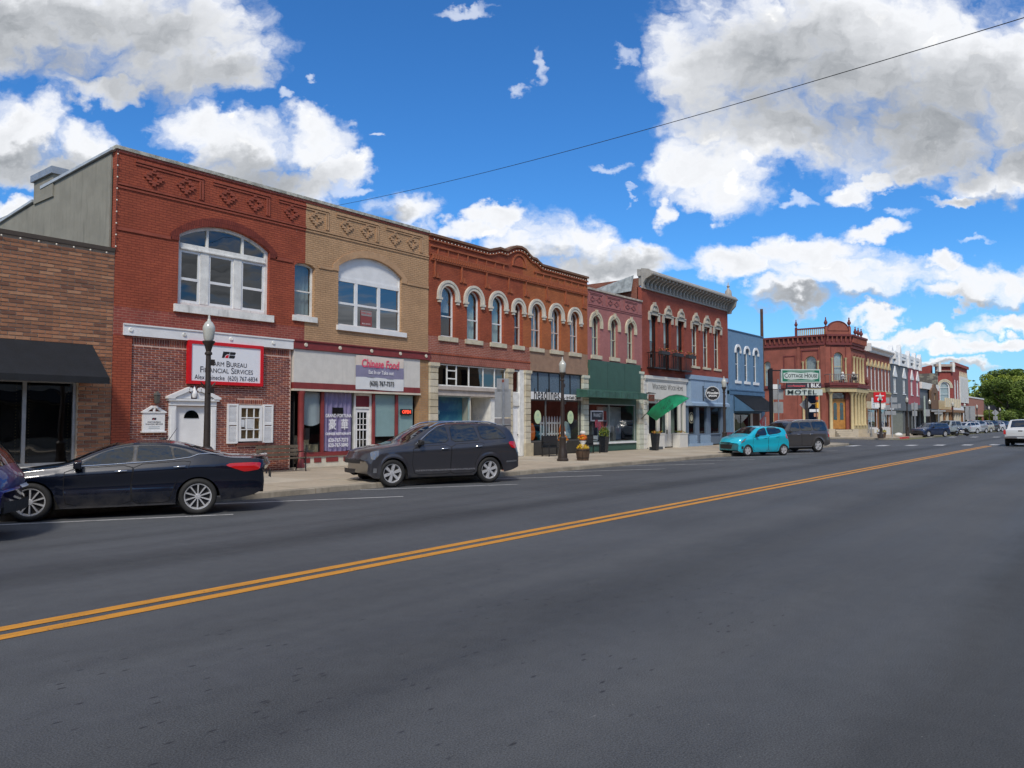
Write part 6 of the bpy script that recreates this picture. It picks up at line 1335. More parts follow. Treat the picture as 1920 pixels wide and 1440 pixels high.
CG = carglass(); rubber = M('tyre_rubber', (.018, .018, .018), .75, var=.15); chrome = M('chrome', (.75, .76, .78), .12, metal=1, var=0); alloy = M('silver_alloy', (.62, .63, .66), .3, metal=.45, var=.05)
gap = M('panel_gap', (.004, .004, .005), .8, var=0); plastic = M('black_plastic', (.02, .02, .022), .55, var=.1); tail = M('tail_light_red', (.5, .008, .01), .12, var=.1, coat=1); lens = M('headlight_lens', (.2, .21, .23), .1, metal=.5, coat=1); under = M('underbody_black', (.008, .008, .008), .9)
amber = M('amber_lens', (.6, .15, .01), .2); plate_m = M('plate_white', (.55, .58, .62), .5)
WHEELS = {}
def make_wheel(par, x, y, r, w, kind, rimr, spokes, side):
    key = (kind, round(r, 3), round(w, 3))
    if key not in WHEELS:
        s = w/2
        tp = [(rimr, s*.8), (rimr+.02, s*.98), (r-.045, s), (r-.012, s*.85), (r, s*.6), (r, -s*.6), (r-.012, -s*.85), (r-.045, -s), (rimr+.02, -s*.98), (rimr, -s*.8)]
        ty = mesh('wheel', MB().lathe(tp, (0, 0, 0), 36, 'y', cap=False), rubber, smooth=50)
        rb = MB(); rb.lathe([(rimr+.004, -s*.82), (rimr-.012, -s*.8), (rimr-.03, -s*.3), (rimr-.035, s*.7)], (0, 0, 0), 32, 'y', cap=False)
        rb.lathe([(.055, -s*.62), (.05, -s*.7), (.01, -s*.72)], (0, 0, 0), 12, 'y')
        n, tw, bw = spokes
        for k in range(n):
            for d in ((-1, 1) if tw else (0,)):
                a = 2*math.pi*k/n+.3; ca, sa = math.cos(a), math.sin(a); off0, off1 = d*.018, d*tw
                p0 = (.03*ca-off0*sa, .03*sa+off0*ca); p1 = ((rimr-.01)*ca-off1*sa, (rimr-.01)*sa+off1*ca); h0, h1 = bw*.8, bw*1.15
                vs = []
                for (p, h, yy) in ((p0, h0, -s*.62), (p1, h1, -s*.72)):
                    vs += [(p[0]-sa*h, yy, p[1]+ca*h), (p[0]+sa*h, yy, p[1]-ca*h), (p[0]-sa*h*1.2, yy+.05, p[1]+ca*h*1.2), (p[0]+sa*h*1.2, yy+.05, p[1]-ca*h*1.2)]
                rb.add(vs, [(0, 1, 5, 4), (2, 6, 7, 3), (0, 4, 6, 2), (1, 3, 7, 5)])
        bk = MB().lathe([(rimr-.03, -s*.2), (.14, -s*.15), (.14, -s*.3), (.01, -s*.3)], (0, 0, 0), 24, 'y')
        WHEELS[key] = (ty, mesh('rim', rb, alloy, smooth=35), mesh('brake_disc', bk, M('brake_dark', (.03, .03, .032), .5, .6), smooth=40))
    ty, rb, bk = WHEELS[key]
    o = bpy.data.objects.new('wheel', ty); COL.objects.link(o); o.parent = par; o.location = (x, y, r); ORG[o.name] = (0, 0, 0)
    if side > 0: o.rotation_euler = (0, 0, math.pi)
    for nm, me in (('rim', rb), ('brake_disc', bk)): q = bpy.data.objects.new(nm, me); COL.objects.link(q); q.parent = o
def build_car(name, label, loc, rz, c, scale=1.0, group=None):
    L, Wd = c['L'], c['W']/2; WB = c['wheels']; r = c['r']; RA = c.get('arch', r+.07)
    top, belt, bot = hermite(c['top']), hermite(c['belt']), hermite(c['bot'])
    hw = hermite(c.get('plan', [(0, Wd*.93), (.5, Wd*.985), (1.2, Wd), (L-1.2, Wd), (L-.4, Wd*.97), (L, Wd*.92)]))
    rf, rr = c.get('rf', .42), c.get('rr', .2); tumble = c.get('tumble', .34); prof = hermite(c.get('side', [(0, .925), (.1, .96), (.42, 1.0), (.70, .988), (.84, .985), (.93, .965), (1, .925)]))
    t = T(name, label, c['cat'], loc, rz, group); t.scale = (scale,)*3
    PM = c['paint']
    def dx(x, y):
        q = min(1, abs(y)/Wd)
        return rf*max(0, 1-x/.85)**2*q**2.6-rr*max(0, 1-(L-x)/.7)**2*q**2.6
    zs = c.get('sill', .22)
    def yside(x, z):
        b = belt(x); s = max(0, min(1.0, (z-zs)/(b-zs))); y = hw(x)*prof(s)
        if c.get('flare'):
            for xw in WB:
                d = math.hypot(x-xw, z-r)
                if z < b: y += c['flare']*math.exp(-((d-RA)/.055)**2)*(1 if z < r+RA+.1 else 0)
        if z > b: y = hw(x)*prof(1)-tumble*(z-b)-.12*(z-b)**2
        return y
    def bottom(x):
        z = bot(x)
        for xw in WB:
            if abs(x-xw) < RA: z = max(z, r-.02+math.sqrt(RA*RA-(x-xw)**2)*1.0)
        return z
    crown = .045
    def ztop(x, y): 
        e = yside(x, top(x)-.03) or 1
        return top(x)-crown*(y/e)**2
    xs = set([0, L]+[L*i/60 for i in range(61)])
    for xw in WB:
        for k in range(0, 25): xs.add(xw-RA*math.cos(math.pi*k/24))
    for p in c['top']: xs.add(p[0])
    xs = sorted(x for x in xs if 0 <= x <= L); xs = [xs[0]]+[b for a, b in zip(xs, xs[1:]) if b-a > .006]
    NS, NU, NC, NT_ = 11, 5, 4, 5
    rows = []
    def section(x):
        pts = []; b0, bl_ = bottom(x), belt(x); tc = top(x)
        b0 = min(b0, bl_-.04)
        for k in range(NS): z = b0+(bl_-b0)*k/(NS-1); pts.append((yside(x, z), z))
        ze = tc-crown; H = max(ze-bl_, .004); rc = min(.085, H*.55)
        for k in range(1, NU+1): z = bl_+(H-rc)*k/NU; pts.append((yside(x, z+1e-6), z))
        yc = yside(x, bl_+H-rc+1e-6)
        for k in range(1, NC+1): a = math.pi/2*k/NC; pts.append((yc-rc*1.3*(1-math.cos(a)), bl_+H-rc+rc*math.sin(a)))
        ye = pts[-1][0]
        for k in range(1, NT_+1): y = ye*(1-k/NT_); pts.append((y, ze+crown*(1-(y/ye)**2)))
        return pts
    secs = [(x, section(x)) for x in xs]
    zm = (bot(0)+top(0))/2; zr = (bot(L)+top(L))/2; s0, s1 = secs[0][1], secs[-1][1]
    def sc(s, zc, k, ky): return [(y*ky, zc+(z-zc)*k) for y, z in s]
    secs = [(-.04, sc(s0, zm, .80, .93)), (-.025, sc(s0, zm, .93, .975))]+secs+[(L+.02, sc(s1, zr, .95, .975)), (L+.035, sc(s1, zr, .85, .94))]
    mb = MB(); npt = len(s0); full = 2*npt-1; vs = []
    for x, s in secs:
        for y, z in s: vs.append((x+dx(x, y), -y, z))
        for y, z in s[-2::-1]: vs.append((x+dx(x, y), y, z))
    fs = [(i*full+k, i*full+k+1, (i+1)*full+k+1, (i+1)*full+k) for i in range(len(secs)-1) for k in range(full-1)]
    fs += [tuple(range(full)), tuple((len(secs)-1)*full+k for k in range(full))]
    mb.add(vs, fs); bo = B('body', mb, PM, t, 32)
    # underbody and wheel housings
    mb = MB(); mb.box(WB[0]+RA*.9, WB[1]-RA*.9, -Wd*.86, Wd*.86, .19, .45); mb.box(.4, WB[0]-RA*.95, -Wd*.6, Wd*.6, bot(.3)+.03, .5); mb.box(WB[1]+RA*.95, L-.15, -Wd*.75, Wd*.75, bot(L-.3)+.04, .5)
    mb.box(.3, L-.3, -Wd*.55, Wd*.55, r*.9, r+RA*.9)
    for xw in WB:
        pts = [(xw+(RA+.004)*math.cos(math.pi*k/16), r-.02+(RA+.004)*math.sin(math.pi*k/16)) for k in range(17)]
        for s in (-1, 1):
            y0, y1 = s*(Wd*.955), s*Wd*.5
            mb.add([(x, y0, z) for x, z in pts]+[(x, y1, z) for x, z in pts], [(k, k+1, 18+k, 17+k) for k in range(16)])
    B('underbody', mb, under, t)
    for xw in WB:
        for s in (-1, 1): make_wheel(t, xw, s*(Wd-.115), r, .225, c['wk'], c['rim'], c['spokes'], s)
    # surface-following panels
    def patch(nm, poly, off, mat, par=None, sides=(-1, 1), lab=None, step=.09):
        for s in sides:
            bm = bmesh.new(); bm.faces.new([bm.verts.new((x, 0, z)) for x, z in poly])
            xa, xb = min(p[0] for p in poly), max(p[0] for p in poly); za, zb = min(p[1] for p in poly), max(p[1] for p in poly)
            for ax, a, b, st_ in ((0, xa, xb, .07), (2, za, zb, .045)):
                q = a+st_
                while q < b-.01:
                    co_ = [0, 0, 0]; co_[ax] = q; no = [0, 0, 0]; no[ax] = 1
                    bmesh.ops.bisect_plane(bm, geom=bm.verts[:]+bm.edges[:]+bm.faces[:], plane_co=co_, plane_no=no); q += st_
            for v in bm.verts:
                x, z = v.co.x, v.co.z; y = yside(x, z)+off; v.co = Vector((x+dx(x, y), s*y, z))
            bmesh.ops.recalc_face_normals(bm, faces=bm.faces)
            if sum(f.normal.y*f.calc_area() for f in bm.faces)*s < 0: bmesh.ops.reverse_faces(bm, faces=bm.faces)
            me = bpy.data.meshes.new(nm); bm.to_mesh(me); bm.free(); me.materials.append(mat); me.polygons.foreach_set('use_smooth', [True]*len(me.polygons))
            o = bpy.data.objects.new(nm, me); COL.objects.link(o); o.parent = par or t; ORG[o.name] = (0, 0, 0)
            yield s, o
    def smooth_poly(P, n=2, sharp=()):
        for _ in range(n):
            Q = []
            for i in range(len(P)):
                a, b = P[i], P[(i+1) % len(P)]
                if _ == 0 and i in sharp: Q.append(a)
                Q += [(a[0]*.86+b[0]*.14, a[1]*.86+b[1]*.14), (a[0]*.14+b[0]*.86, a[1]*.14+b[1]*.86)]
            P = Q
        return P
    def grow(P, d):
        cx_, cz_ = sum(p[0] for p in P)/len(P), sum(p[1] for p in P)/len(P)
        return [(p[0]+math.copysign(d, p[0]-cx_), p[1]+math.copysign(d, p[1]-cz_)) for p in P]
    side = -1
    for P in c['doors']:
        D = {}
        for s, o in patch('door_gap', smooth_poly(grow(P, .012), 1), .0015, gap): pass
        for s, o in patch('door', smooth_poly(P, 1), .004, PM): D[s] = o
        xh = max(p[0] for p in P)-c.get('handle_in', .2)
        for s in (-1, 1):
            zh = belt(xh)-.12; y = yside(xh, zh); mb = MB(); mb.tube([(xh-.1, s*(y+.0), zh-.004), (xh-.08, s*(y+.035), zh), (xh+.08, s*(y+.035), zh+.008), (xh+.1, s*y, zh+.006)], .014, 6)
            h = B('door_handle', mb, c.get('handle', chrome), D[s], 60)
    for P in c['glass']:
        for s, o in patch('window_seal', smooth_poly(grow(P, .018), 1), .003, plastic): pass
        for s, o in patch('side_window', smooth_poly(P, 2), .007, CG): pass
    for path in c.get('trim', []):
        for s in (-1, 1):
            mb = MB(); mb.tube([(x, s*(yside(x, z)+.008), z) for x, z in path], .011, 5); B('window_trim', mb, chrome, t, 60)
    def toppatch(nm, x0, x1, w0, w1, off, mat, n=8, edge=None):
        vs = []; 
        for i in range(n+1):
            x = x0+(x1-x0)*i/n; wf = w0+(w1-w0)*i/n
            ye = yside(x, top(x)-crown-.085)-.09
            for k in range(9):
                y = -ye*wf+2*ye*wf*k/8; z = top(x)-crown*(y/max(ye, .1))**2; sl = (top(x+.01)-top(x-.01))/.02; nn = Vector((-sl, 0, 1)).normalized()*off
                vs.append((x+dx(x, y)+nn.x, y, z+nn.z))
        return B(nm, MB().add(vs, [(9*i+k, 9*i+k+1, 9*i+10+k, 9*i+9+k) for i in range(n) for k in range(8)]), mat, t, 180)
    for (nm, x0, x1, w0, w1) in c['screens']: toppatch(nm, x0, x1, w0, w1, .006, CG)
    for P in c.get('tail', []):
        for s, o in patch('tail_light', smooth_poly(P, 1), .008, tail): pass
    for P in c.get('head', []):
        for s, o in patch('headlight_housing', smooth_poly(grow(P, .012), 1), .004, plastic): pass
        for s, o in patch('headlight', smooth_poly(P, 1), .007, lens): pass
    for P, mt in c.get('extra', []):
        for s, o in patch('side_trim', P, .012, mt): pass
    # end panels
    def endpanel(nm, y0, y1, z0, z1, mat, rear=False, off=.012, n=10):
        sec = s1 if rear else s0; zlo, zhi = sec[0][1], sec[-1][1]; zc = zr if rear else zm; hh = (zhi-zlo)/2
        def xe(z):
            q = min(1, abs(z-zc)/hh)
            d = .04 if q < .8 else (.04-(q-.8)/.13*.015 if q < .93 else .025*(1-(q-.93)/.07))
            return (L+d*.87) if rear else -d
        z0, z1 = max(z0, zlo+.03), min(z1, zhi-.03); vs = []; m_ = 4
        for k in range(n+1):
            for j in range(m_+1):
                z = z0+(z1-z0)*j/m_; y = (y0+(y1-y0)*k/n)*(1-.12*(1-j/m_) if nm.startswith('lower') else 1)
                vs.append((xe(z)+dx(L if rear else 0, y)+(off if rear else -off), y, z))
        return B(nm, MB().add(vs, [((m_+1)*k+j, (m_+1)*k+j+1, (m_+1)*(k+1)+j+1, (m_+1)*(k+1)+j) for k in range(n) for j in range(m_)]), mat, t, 180)
    for (nm, y0, y1, z0, z1, mt) in c.get('front', []): endpanel(nm, y0, y1, z0, z1, mt, False, .004)
    for (nm, y0, y1, z0, z1, mt) in c.get('rear', []): endpanel(nm, y0, y1, z0, z1, mt, True, .014)
    mx, mz = c['mirror']
    for s in (-1, 1):
        y = yside(mx, mz); mb = MB(); mb.prismx([(s*(y+.05), mz-.08), (s*(y+.22), mz-.06), (s*(y+.23), mz+.06), (s*(y+.07), mz+.09)], mx-.06, mx+.07); mb.box(mx, mx+.05, min(s*(y-.03), s*(y+.08)), max(s*(y-.03), s*(y+.08)), mz-.09, mz-.05)
        o = B('mirror', mb, c.get('mirror_mat', PM), t, 40)
        if True:
            bv = o.modifiers.new('round', 'BEVEL'); bv.width = .03; bv.segments = 2
    if 'rails' in c:
        x0, x1, mt = c['rails']
        for s in (-1, 1):
            ym = lambda x: yside(x, top(x)-.12)-.1
            n = 8; pts = [(x0+(x1-x0)*k/n, s*ym(x0+(x1-x0)*k/n), top(x0+(x1-x0)*k/n)+(.015 if 0 < k < n else -.03)) for k in range(n+1)]
            B('roof_rail', MB().tube(pts, .022, 6), mt, t, 60)
    if 'spoiler' in c:
        x0, x1, z0 = c['spoiler']; ye = Wd*.74; vs = []
        for k in range(13):
            y = -ye+2*ye*k/12; d_ = dx(x1, y)*1.3; q = .03*(y/ye)**2
            vs += [(x0+d_, y, z0-.03-q), (x1+d_, y, z0-q), (x1+.02+d_, y, z0+.02-q), (x0+d_, y, z0-q)]
        B('spoiler', MB().add(vs, [(4*k+j, 4*k+(j+1) % 4, 4*k+4+(j+1) % 4, 4*k+4+j) for k in range(12) for j in range(4)]+[(0, 1, 2, 3), (48, 49, 50, 51)]), PM, t, 50)
    if c.get('antenna'): xa = c['antenna']; B('antenna', MB().tube([(xa, .3, top(xa)-.02), (xa+.15, .3, top(xa)+.22)], [.008, .004], 5).ball((xa-.1, 0, top(xa)+.01), .05, 8, (1.4, .5, .7)), plastic, t)
    return t
# --- dark blue-black sedan
sedan = dict(cat='car', L=4.90, W=1.86, wheels=(.98, 3.755), r=.345, arch=.395, rim=.245, wk='twin', spokes=(10, .0, .012), paint=paint('dark_navy_paint', (.004, .007, .018), .3, .25),
  top=[(0, .70), (.15, .79), (.5, .87), (1.0, .945), (1.38, 1.0), (1.6, 1.08), (2.0, 1.27), (2.35, 1.385), (2.75, 1.435), (3.1, 1.43), (3.5, 1.36), (3.95, 1.22), (4.3, 1.12), (4.7, 1.1), (4.88, 1.06), (4.9, .98)],
  belt=[(0, .62), (.4, .80), (1.0, .89), (1.5, .93), (2.5, .985), (3.4, 1.04), (3.8, 1.06), (4.3, 1.05), (4.75, 1.03), (4.9, .94)],
  bot=[(0, .24), (.4, .2), (.9, .22), (1.5, .2), (3.3, .21), (4.2, .27), (4.6, .33), (4.9, .42)], rf=.4, rr=.26, tumble=.5,
  side=[(0, .93), (.08, .955), (.3, .985), (.5, .965), (.68, .985), (.82, 1.0), (.92, .965), (1, .93)],
  doors=[[(1.55, .26), (1.5, .55), (1.52, .91), (2.62, .97), (2.58, .6), (2.6, .26)], [(2.63, .26), (2.61, .6), (2.65, .97), (3.62, 1.03), (3.55, .85), (3.36, .65), (3.28, .42), (3.22, .26)]],
  glass=[[(1.72, .98), (2.08, 1.2), (2.35, 1.32), (2.62, 1.36), (2.6, 1.02)], [(2.68, 1.025), (2.7, 1.365), (3.0, 1.36), (3.25, 1.31), (3.3, 1.09), (3.28, 1.07)], [(3.33, 1.085), (3.3, 1.29), (3.5, 1.23), (3.66, 1.14), (3.62, 1.11)]],
  trim=[[(1.66, .96), (2.2, .985), (2.8, 1.02), (3.3, 1.055), (3.6, 1.095), (3.75, 1.15), (3.95, 1.165), (4.15, 1.14)]],
  screens=[('windscreen', 1.5, 2.3, .86, .88), ('rear_window', 3.5, 4.22, .8, .75)], tail=[[(4.18, .93), (4.25, .97), (4.6, .98), (4.86, .97), (4.86, .84), (4.5, .8), (4.42, .82)]], head=[[(.15, .66), (.2, .74), (.55, .8), (.7, .82), (.5, .72)]],
  front=[('grille', -.45, .45, .3, .62, plastic)], rear=[('licence_plate', -.26, .26, .62, .78, plate_m)], mirror=(1.72, .99), antenna=3.2, spoiler=(4.62, 4.86, 1.10))
def stretch(c, x0, k):
    f = lambda x: x if (x < x0) == (k[1] > 0) and k[1] > 0 else (x0+(x-x0)*k[0])
    g = (lambda x: x0+(x-x0)*k[0] if x > x0 else x) if k[1] > 0 else (lambda x: x0+(x-x0)*k[0] if x < x0 else x)
    for q in ('top', 'belt', 'bot'): c[q] = [(g(x), z) for x, z in c[q]]
    for q in ('glass', 'trim', 'tail', 'head', 'doors'): c[q] = [[(g(x), z) for x, z in P] for P in c.get(q, [])]
    c['screens'] = [(n_, g(a), g(b), w0, w1) for n_, a, b, w0, w1 in c['screens']]; c['L'] = g(c['L'])
    if 'spoiler' in c: a, b, z = c['spoiler']; c['spoiler'] = (g(a), g(b), z)
    for q in ('top', 'belt', 'bot'):
        m_ = c[q][0][0]
        if m_ > 0: c[q] = [(0, c[q][0][1])]+c[q] if m_ > .001 else c[q]
stretch(sedan, 3.9, (1.22, 1))
build_car('parked_car', 'dark navy sedan with chrome window trim parked before the red brick office', (5.56+.0, 0, 0), 0, sedan)
def place(o, nose, front_wheel, rear_wheel, c, k=1.0):
    """stand the car so that the street-side wheels touch the ground at these two points"""
    a, b = Vector(front_wheel), Vector(rear_wheel); d = (b-a).normalized(); ang = math.atan2(d.y, d.x); y = -(c['W']/2-.05)*k; mid = (a+b)/2; cx_ = (c['wheels'][0]+c['wheels'][1])/2*k
    o.rotation_euler = (0, 0, ang); o.scale = (k,)*3
    o.location = (mid.x-(cx_*math.cos(ang)-y*math.sin(ang)), mid.y-(cx_*math.sin(ang)+y*math.cos(ang)), .004)
O_ = bpy.data.objects; place(O_['parked_car'], 0, (5.5, 15.29), (7.89, 13.98), sedan, 1.0)
# --- grey crossover
cross = dict(cat='car', L=4.88, W=1.82, wheels=(.86, 3.75), r=.36, arch=.42, rim=.245, wk='six', spokes=(6, .0, .034), paint=paint('dark_grey_violet_paint', (.055, .056, .068), .5, .3), flare=.03,
  top=[(0, .78), (.08, .92), (.3, 1.0), (.8, 1.09), (1.15, 1.14), (1.35, 1.21), (1.75, 1.44), (2.1, 1.6), (2.5, 1.675), (3.2, 1.695), (4.0, 1.67), (4.35, 1.63), (4.5, 1.55), (4.7, 1.28), (4.82, 1.02), (4.9, .85)],
  belt=[(0, .68), (.3, .93), (.9, 1.03), (1.5, 1.06), (2.6, 1.1), (3.6, 1.15), (4.3, 1.2), (4.6, 1.12), (4.75, 1.0), (4.9, .78)],
  bot=[(0, .3), (.3, .23), (.8, .24), (1.5, .23), (3.3, .23), (4.3, .3), (4.9, .42)], rf=.36, rr=.22, tumble=.3,
  side=[(0, .935), (.08, .96), (.16, .985), (.2, .97), (.5, .985), (.8, 1.0), (.9, .985), (1, .945)],
  doors=[[(1.5, .3), (1.42, .6), (1.45, 1.03), (2.55, 1.08), (2.53, .6), (2.52, .3)], [(2.55, .3), (2.56, .6), (2.58, 1.08), (3.6, 1.13), (3.45, .85), (3.3, .6), (3.25, .3)]],
  glass=[[(1.62, 1.12), (1.95, 1.38), (2.2, 1.53), (2.45, 1.59), (2.5, 1.15)], [(2.6, 1.155), (2.58, 1.6), (3.3, 1.61), (3.42, 1.22), (3.42, 1.2)], [(3.52, 1.21), (3.42, 1.6), (3.95, 1.57), (4.2, 1.42), (4.32, 1.27), (4.28, 1.24)]],
  trim=[[(1.52, 1.1), (1.95, 1.42), (2.2, 1.57), (2.45, 1.625)]],
  screens=[('windscreen', 1.28, 2.08, .88, .9), ('rear_window', 4.42, 4.68, .82, .8)], tail=[[(4.38, 1.1), (4.45, 1.15), (4.72, 1.14), (4.78, 1.0), (4.72, .94), (4.5, .97)]],
  head=[[(.06, .72), (.1, .92), (.3, .95), (.42, .96), (.36, .8), (.2, .73)]], front=[('grille', -.6, .6, .62, .84, plastic), ('grille_crossbar', -.6, .6, .72, .75, PM_ := M('crossbar_grey', (.08, .08, .09), .3, metal=.5)), ('lower_grille', -.45, .45, .36, .48, plastic)],
  rear=[('licence_plate', -.25, .25, .8, .95, plate_m)], mirror=(1.62, 1.14), mirror_mat=plastic, rails=(2.0, 4.1, chrome), antenna=3.9, spoiler=(4.3, 4.62, 1.62),
  extra=[([(1.5, .385), (3.28, .385), (3.28, .43), (1.5, .43)], M('lower_trim_silver', (.22, .22, .24), .3, metal=.6)), ([(4.3, .55), (4.8, .57), (4.8, .62), (4.3, .6)], chrome), ([(.12, .38), (.3, .38), (.3, .5), (.12, .5)], chrome)])
o = build_car('parked_car', 'dark grey crossover with bright roof rails parked before the lilac curtained restaurant', (0, 0, 0), 0, cross)
place(o, 0, (14.36, 15.58), (17.27, 14.46), cross, 1.04)
# --- turquoise hatchback
hatch = dict(cat='car', L=3.64, W=1.6, wheels=(.72, 3.10), r=.285, arch=.32, rim=.19, wk='five', spokes=(5, .03, .02), paint=paint('turquoise_paint', (.01, .52, .70), .25, .3),
  top=[(0, .72), (.1, .84), (.35, .94), (.7, 1.02), (.95, 1.09), (1.3, 1.3), (1.6, 1.44), (2.0, 1.49), (2.6, 1.48), (3.1, 1.44), (3.3, 1.38), (3.45, 1.15), (3.58, .95), (3.64, .78)],
  belt=[(0, .64), (.3, .84), (.8, .94), (1.5, .98), (2.4, 1.04), (3.0, 1.1), (3.35, 1.06), (3.5, .92), (3.64, .72)],
  bot=[(0, .24), (.3, .19), (1, .2), (2.8, .21), (3.4, .27), (3.64, .36)], rf=.34, rr=.2, tumble=.34,
  side=[(0, .93), (.1, .965), (.3, .985), (.45, .97), (.65, .985), (.8, 1.0), (.9, .98), (1, .94)],
  doors=[[(1.1, .26), (1.06, .6), (1.08, .93), (2.05, .98), (2.04, .6), (2.04, .26)], [(2.07, .26), (2.07, .6), (2.08, .98), (2.86, 1.05), (2.78, .8), (2.7, .5), (2.64, .26)]],
  glass=[[(1.2, 1.0), (1.5, 1.24), (1.72, 1.36), (1.98, 1.4), (2.0, 1.04)], [(2.1, 1.05), (2.08, 1.4), (2.6, 1.4), (2.9, 1.33), (3.0, 1.22), (2.8, 1.13)]],
  screens=[('windscreen', 1.0, 1.56, .88, .9), ('rear_window', 3.2, 3.42, .8, .8)], tail=[[(3.28, .92), (3.3, 1.08), (3.42, 1.06), (3.5, .86), (3.44, .82)]],
  head=[[(.1, .64), (.12, .72), (.5, .86), (.62, .87), (.4, .74)]], front=[('grille', -.35, .35, .66, .76, plastic), ('lower_grille', -.45, .45, .36, .58, plastic), ('chrome_line', -.42, .42, .6, .62, chrome), ('badge', -.1, .1, .68, .74, M('gold_badge', (.5, .35, .08), .3, metal=.8))],
  extra=[([(.1, .36), (.3, .36), (.36, .5), (.16, .5)], plastic)], rear=[('licence_plate', -.25, .25, .6, .74, plate_m)], mirror=(1.25, 1.02), mirror_mat=plastic, antenna=3.0, handle=M('turq_handle', (.01, .38, .52), .3))
o = build_car('parked_car', 'small bright turquoise hatchback facing the kerb by the blue building', (0, 0, 0), 0, hatch); place(o, 0, (37.9, 14.95), (40.35, 13.77), hatch, 1.03)
# --- boxy grey suv
boxy = dict(cat='car', L=4.85, W=1.92, wheels=(.85, 3.74), r=.39, arch=.44, rim=.26, wk='twin5', spokes=(5, .045, .028), paint=paint('graphite_paint', (.085, .08, .08), .4, .35), flare=.02,
  top=[(0, .95), (.08, 1.06), (.4, 1.12), (1.05, 1.17), (1.25, 1.28), (1.7, 1.66), (1.95, 1.77), (2.4, 1.8), (3.1, 1.83), (4.3, 1.84), (4.6, 1.81), (4.72, 1.55), (4.8, 1.1), (4.85, .9)],
  belt=[(0, .85), (.3, 1.05), (1.2, 1.13), (3.5, 1.16), (4.6, 1.17), (4.78, 1.05), (4.85, .8)], bot=[(0, .36), (.3, .3), (1.3, .3), (3.3, .3), (4.4, .36), (4.85, .45)], rf=.26, rr=.12, tumble=.22,
  doors=[[(1.35, .38), (1.3, .7), (1.32, 1.1), (2.4, 1.12), (2.4, .7), (2.4, .38)], [(2.43, .38), (2.43, .7), (2.43, 1.12), (3.4, 1.13), (3.3, .85), (3.2, .6), (3.15, .38)]],
  glass=[[(1.5, 1.2), (1.75, 1.5), (1.9, 1.68), (2.36, 1.7), (2.36, 1.22)], [(2.46, 1.22), (2.46, 1.7), (3.25, 1.71), (3.3, 1.23)], [(3.45, 1.24), (3.4, 1.74), (4.45, 1.74), (4.55, 1.3), (4.5, 1.24)]],
  screens=[('windscreen', 1.2, 1.72, .9, .92), ('rear_window', 4.62, 4.74, .84, .84)], tail=[[(4.62, .85), (4.62, 1.2), (4.76, 1.15), (4.8, .88)]], head=[[(.08, .82), (.1, 1.0), (.35, 1.03), (.32, .84)]],
  front=[('grille', -.6, .6, .75, .98, plastic)], rear=[('licence_plate', -.25, .25, .85, 1.0, plate_m)], mirror=(1.5, 1.2), rails=(2.0, 4.5, alloy), extra=[([(1.35, .3), (3.2, .3), (3.2, .345), (1.35, .345)], chrome)])
o = build_car('parked_car', 'boxy graphite grey suv with roof rails parked directly behind the turquoise hatchback', (0, 0, 0), 0, boxy); place(o, 0, (43.0, 14.95), (45.7, 13.7), boxy, 1.0)
# --- bright blue car at the left edge (its tail)
blue_suv = dict(boxy); blue_suv.update(paint=paint('royal_blue_paint', (.012, .018, .16), .4, .3), W=1.8, L=4.5, wheels=(.85, 3.5),
  top=[(0, .8), (.1, .95), (.4, 1.02), (1.1, 1.1), (1.4, 1.3), (1.85, 1.58), (2.4, 1.66), (3.6, 1.64), (3.95, 1.58), (4.2, 1.35), (4.38, 1.08), (4.48, .95), (4.5, .8)], belt=[(0, .75), (.3, .92), (1.2, 1.02), (3.5, 1.08), (4.1, 1.1), (4.35, 1.0), (4.5, .75)], bot=[(0, .3), (1.3, .27), (3.0, .27), (4.5, .4)], rr=.25,
  glass=[[(1.55, 1.1), (1.85, 1.4), (2.3, 1.52), (2.32, 1.12)], [(2.42, 1.13), (2.42, 1.53), (3.15, 1.52), (3.2, 1.15)], [(3.3, 1.16), (3.28, 1.5), (3.8, 1.42), (3.95, 1.22)]], screens=[('windscreen', 1.25, 1.8, .9, .92), ('rear_window', 3.98, 4.34, .84, .8)],
  tail=[[(4.05, .95), (4.05, 1.08), (4.3, 1.04), (4.42, .9), (4.3, .86)]], rails=(2.0, 3.7, plastic), extra=[], rear=[('licence_plate', -.26, .26, .82, .97, plate_m), ('bumper_trim', -.75, .75, .42, .6, plastic)], mirror=(1.6, 1.1), spokes=(10, 0, .012), arch=.42, r=.34, rim=.23, wk='b')
o = build_car('parked_car', 'royal blue car cut off by the left edge, its tail before the black awning shop', (0, 0, 0), 0, blue_suv); o.rotation_euler = (0, 0, R(-29)); o.location = (.82, 15.75, .004)
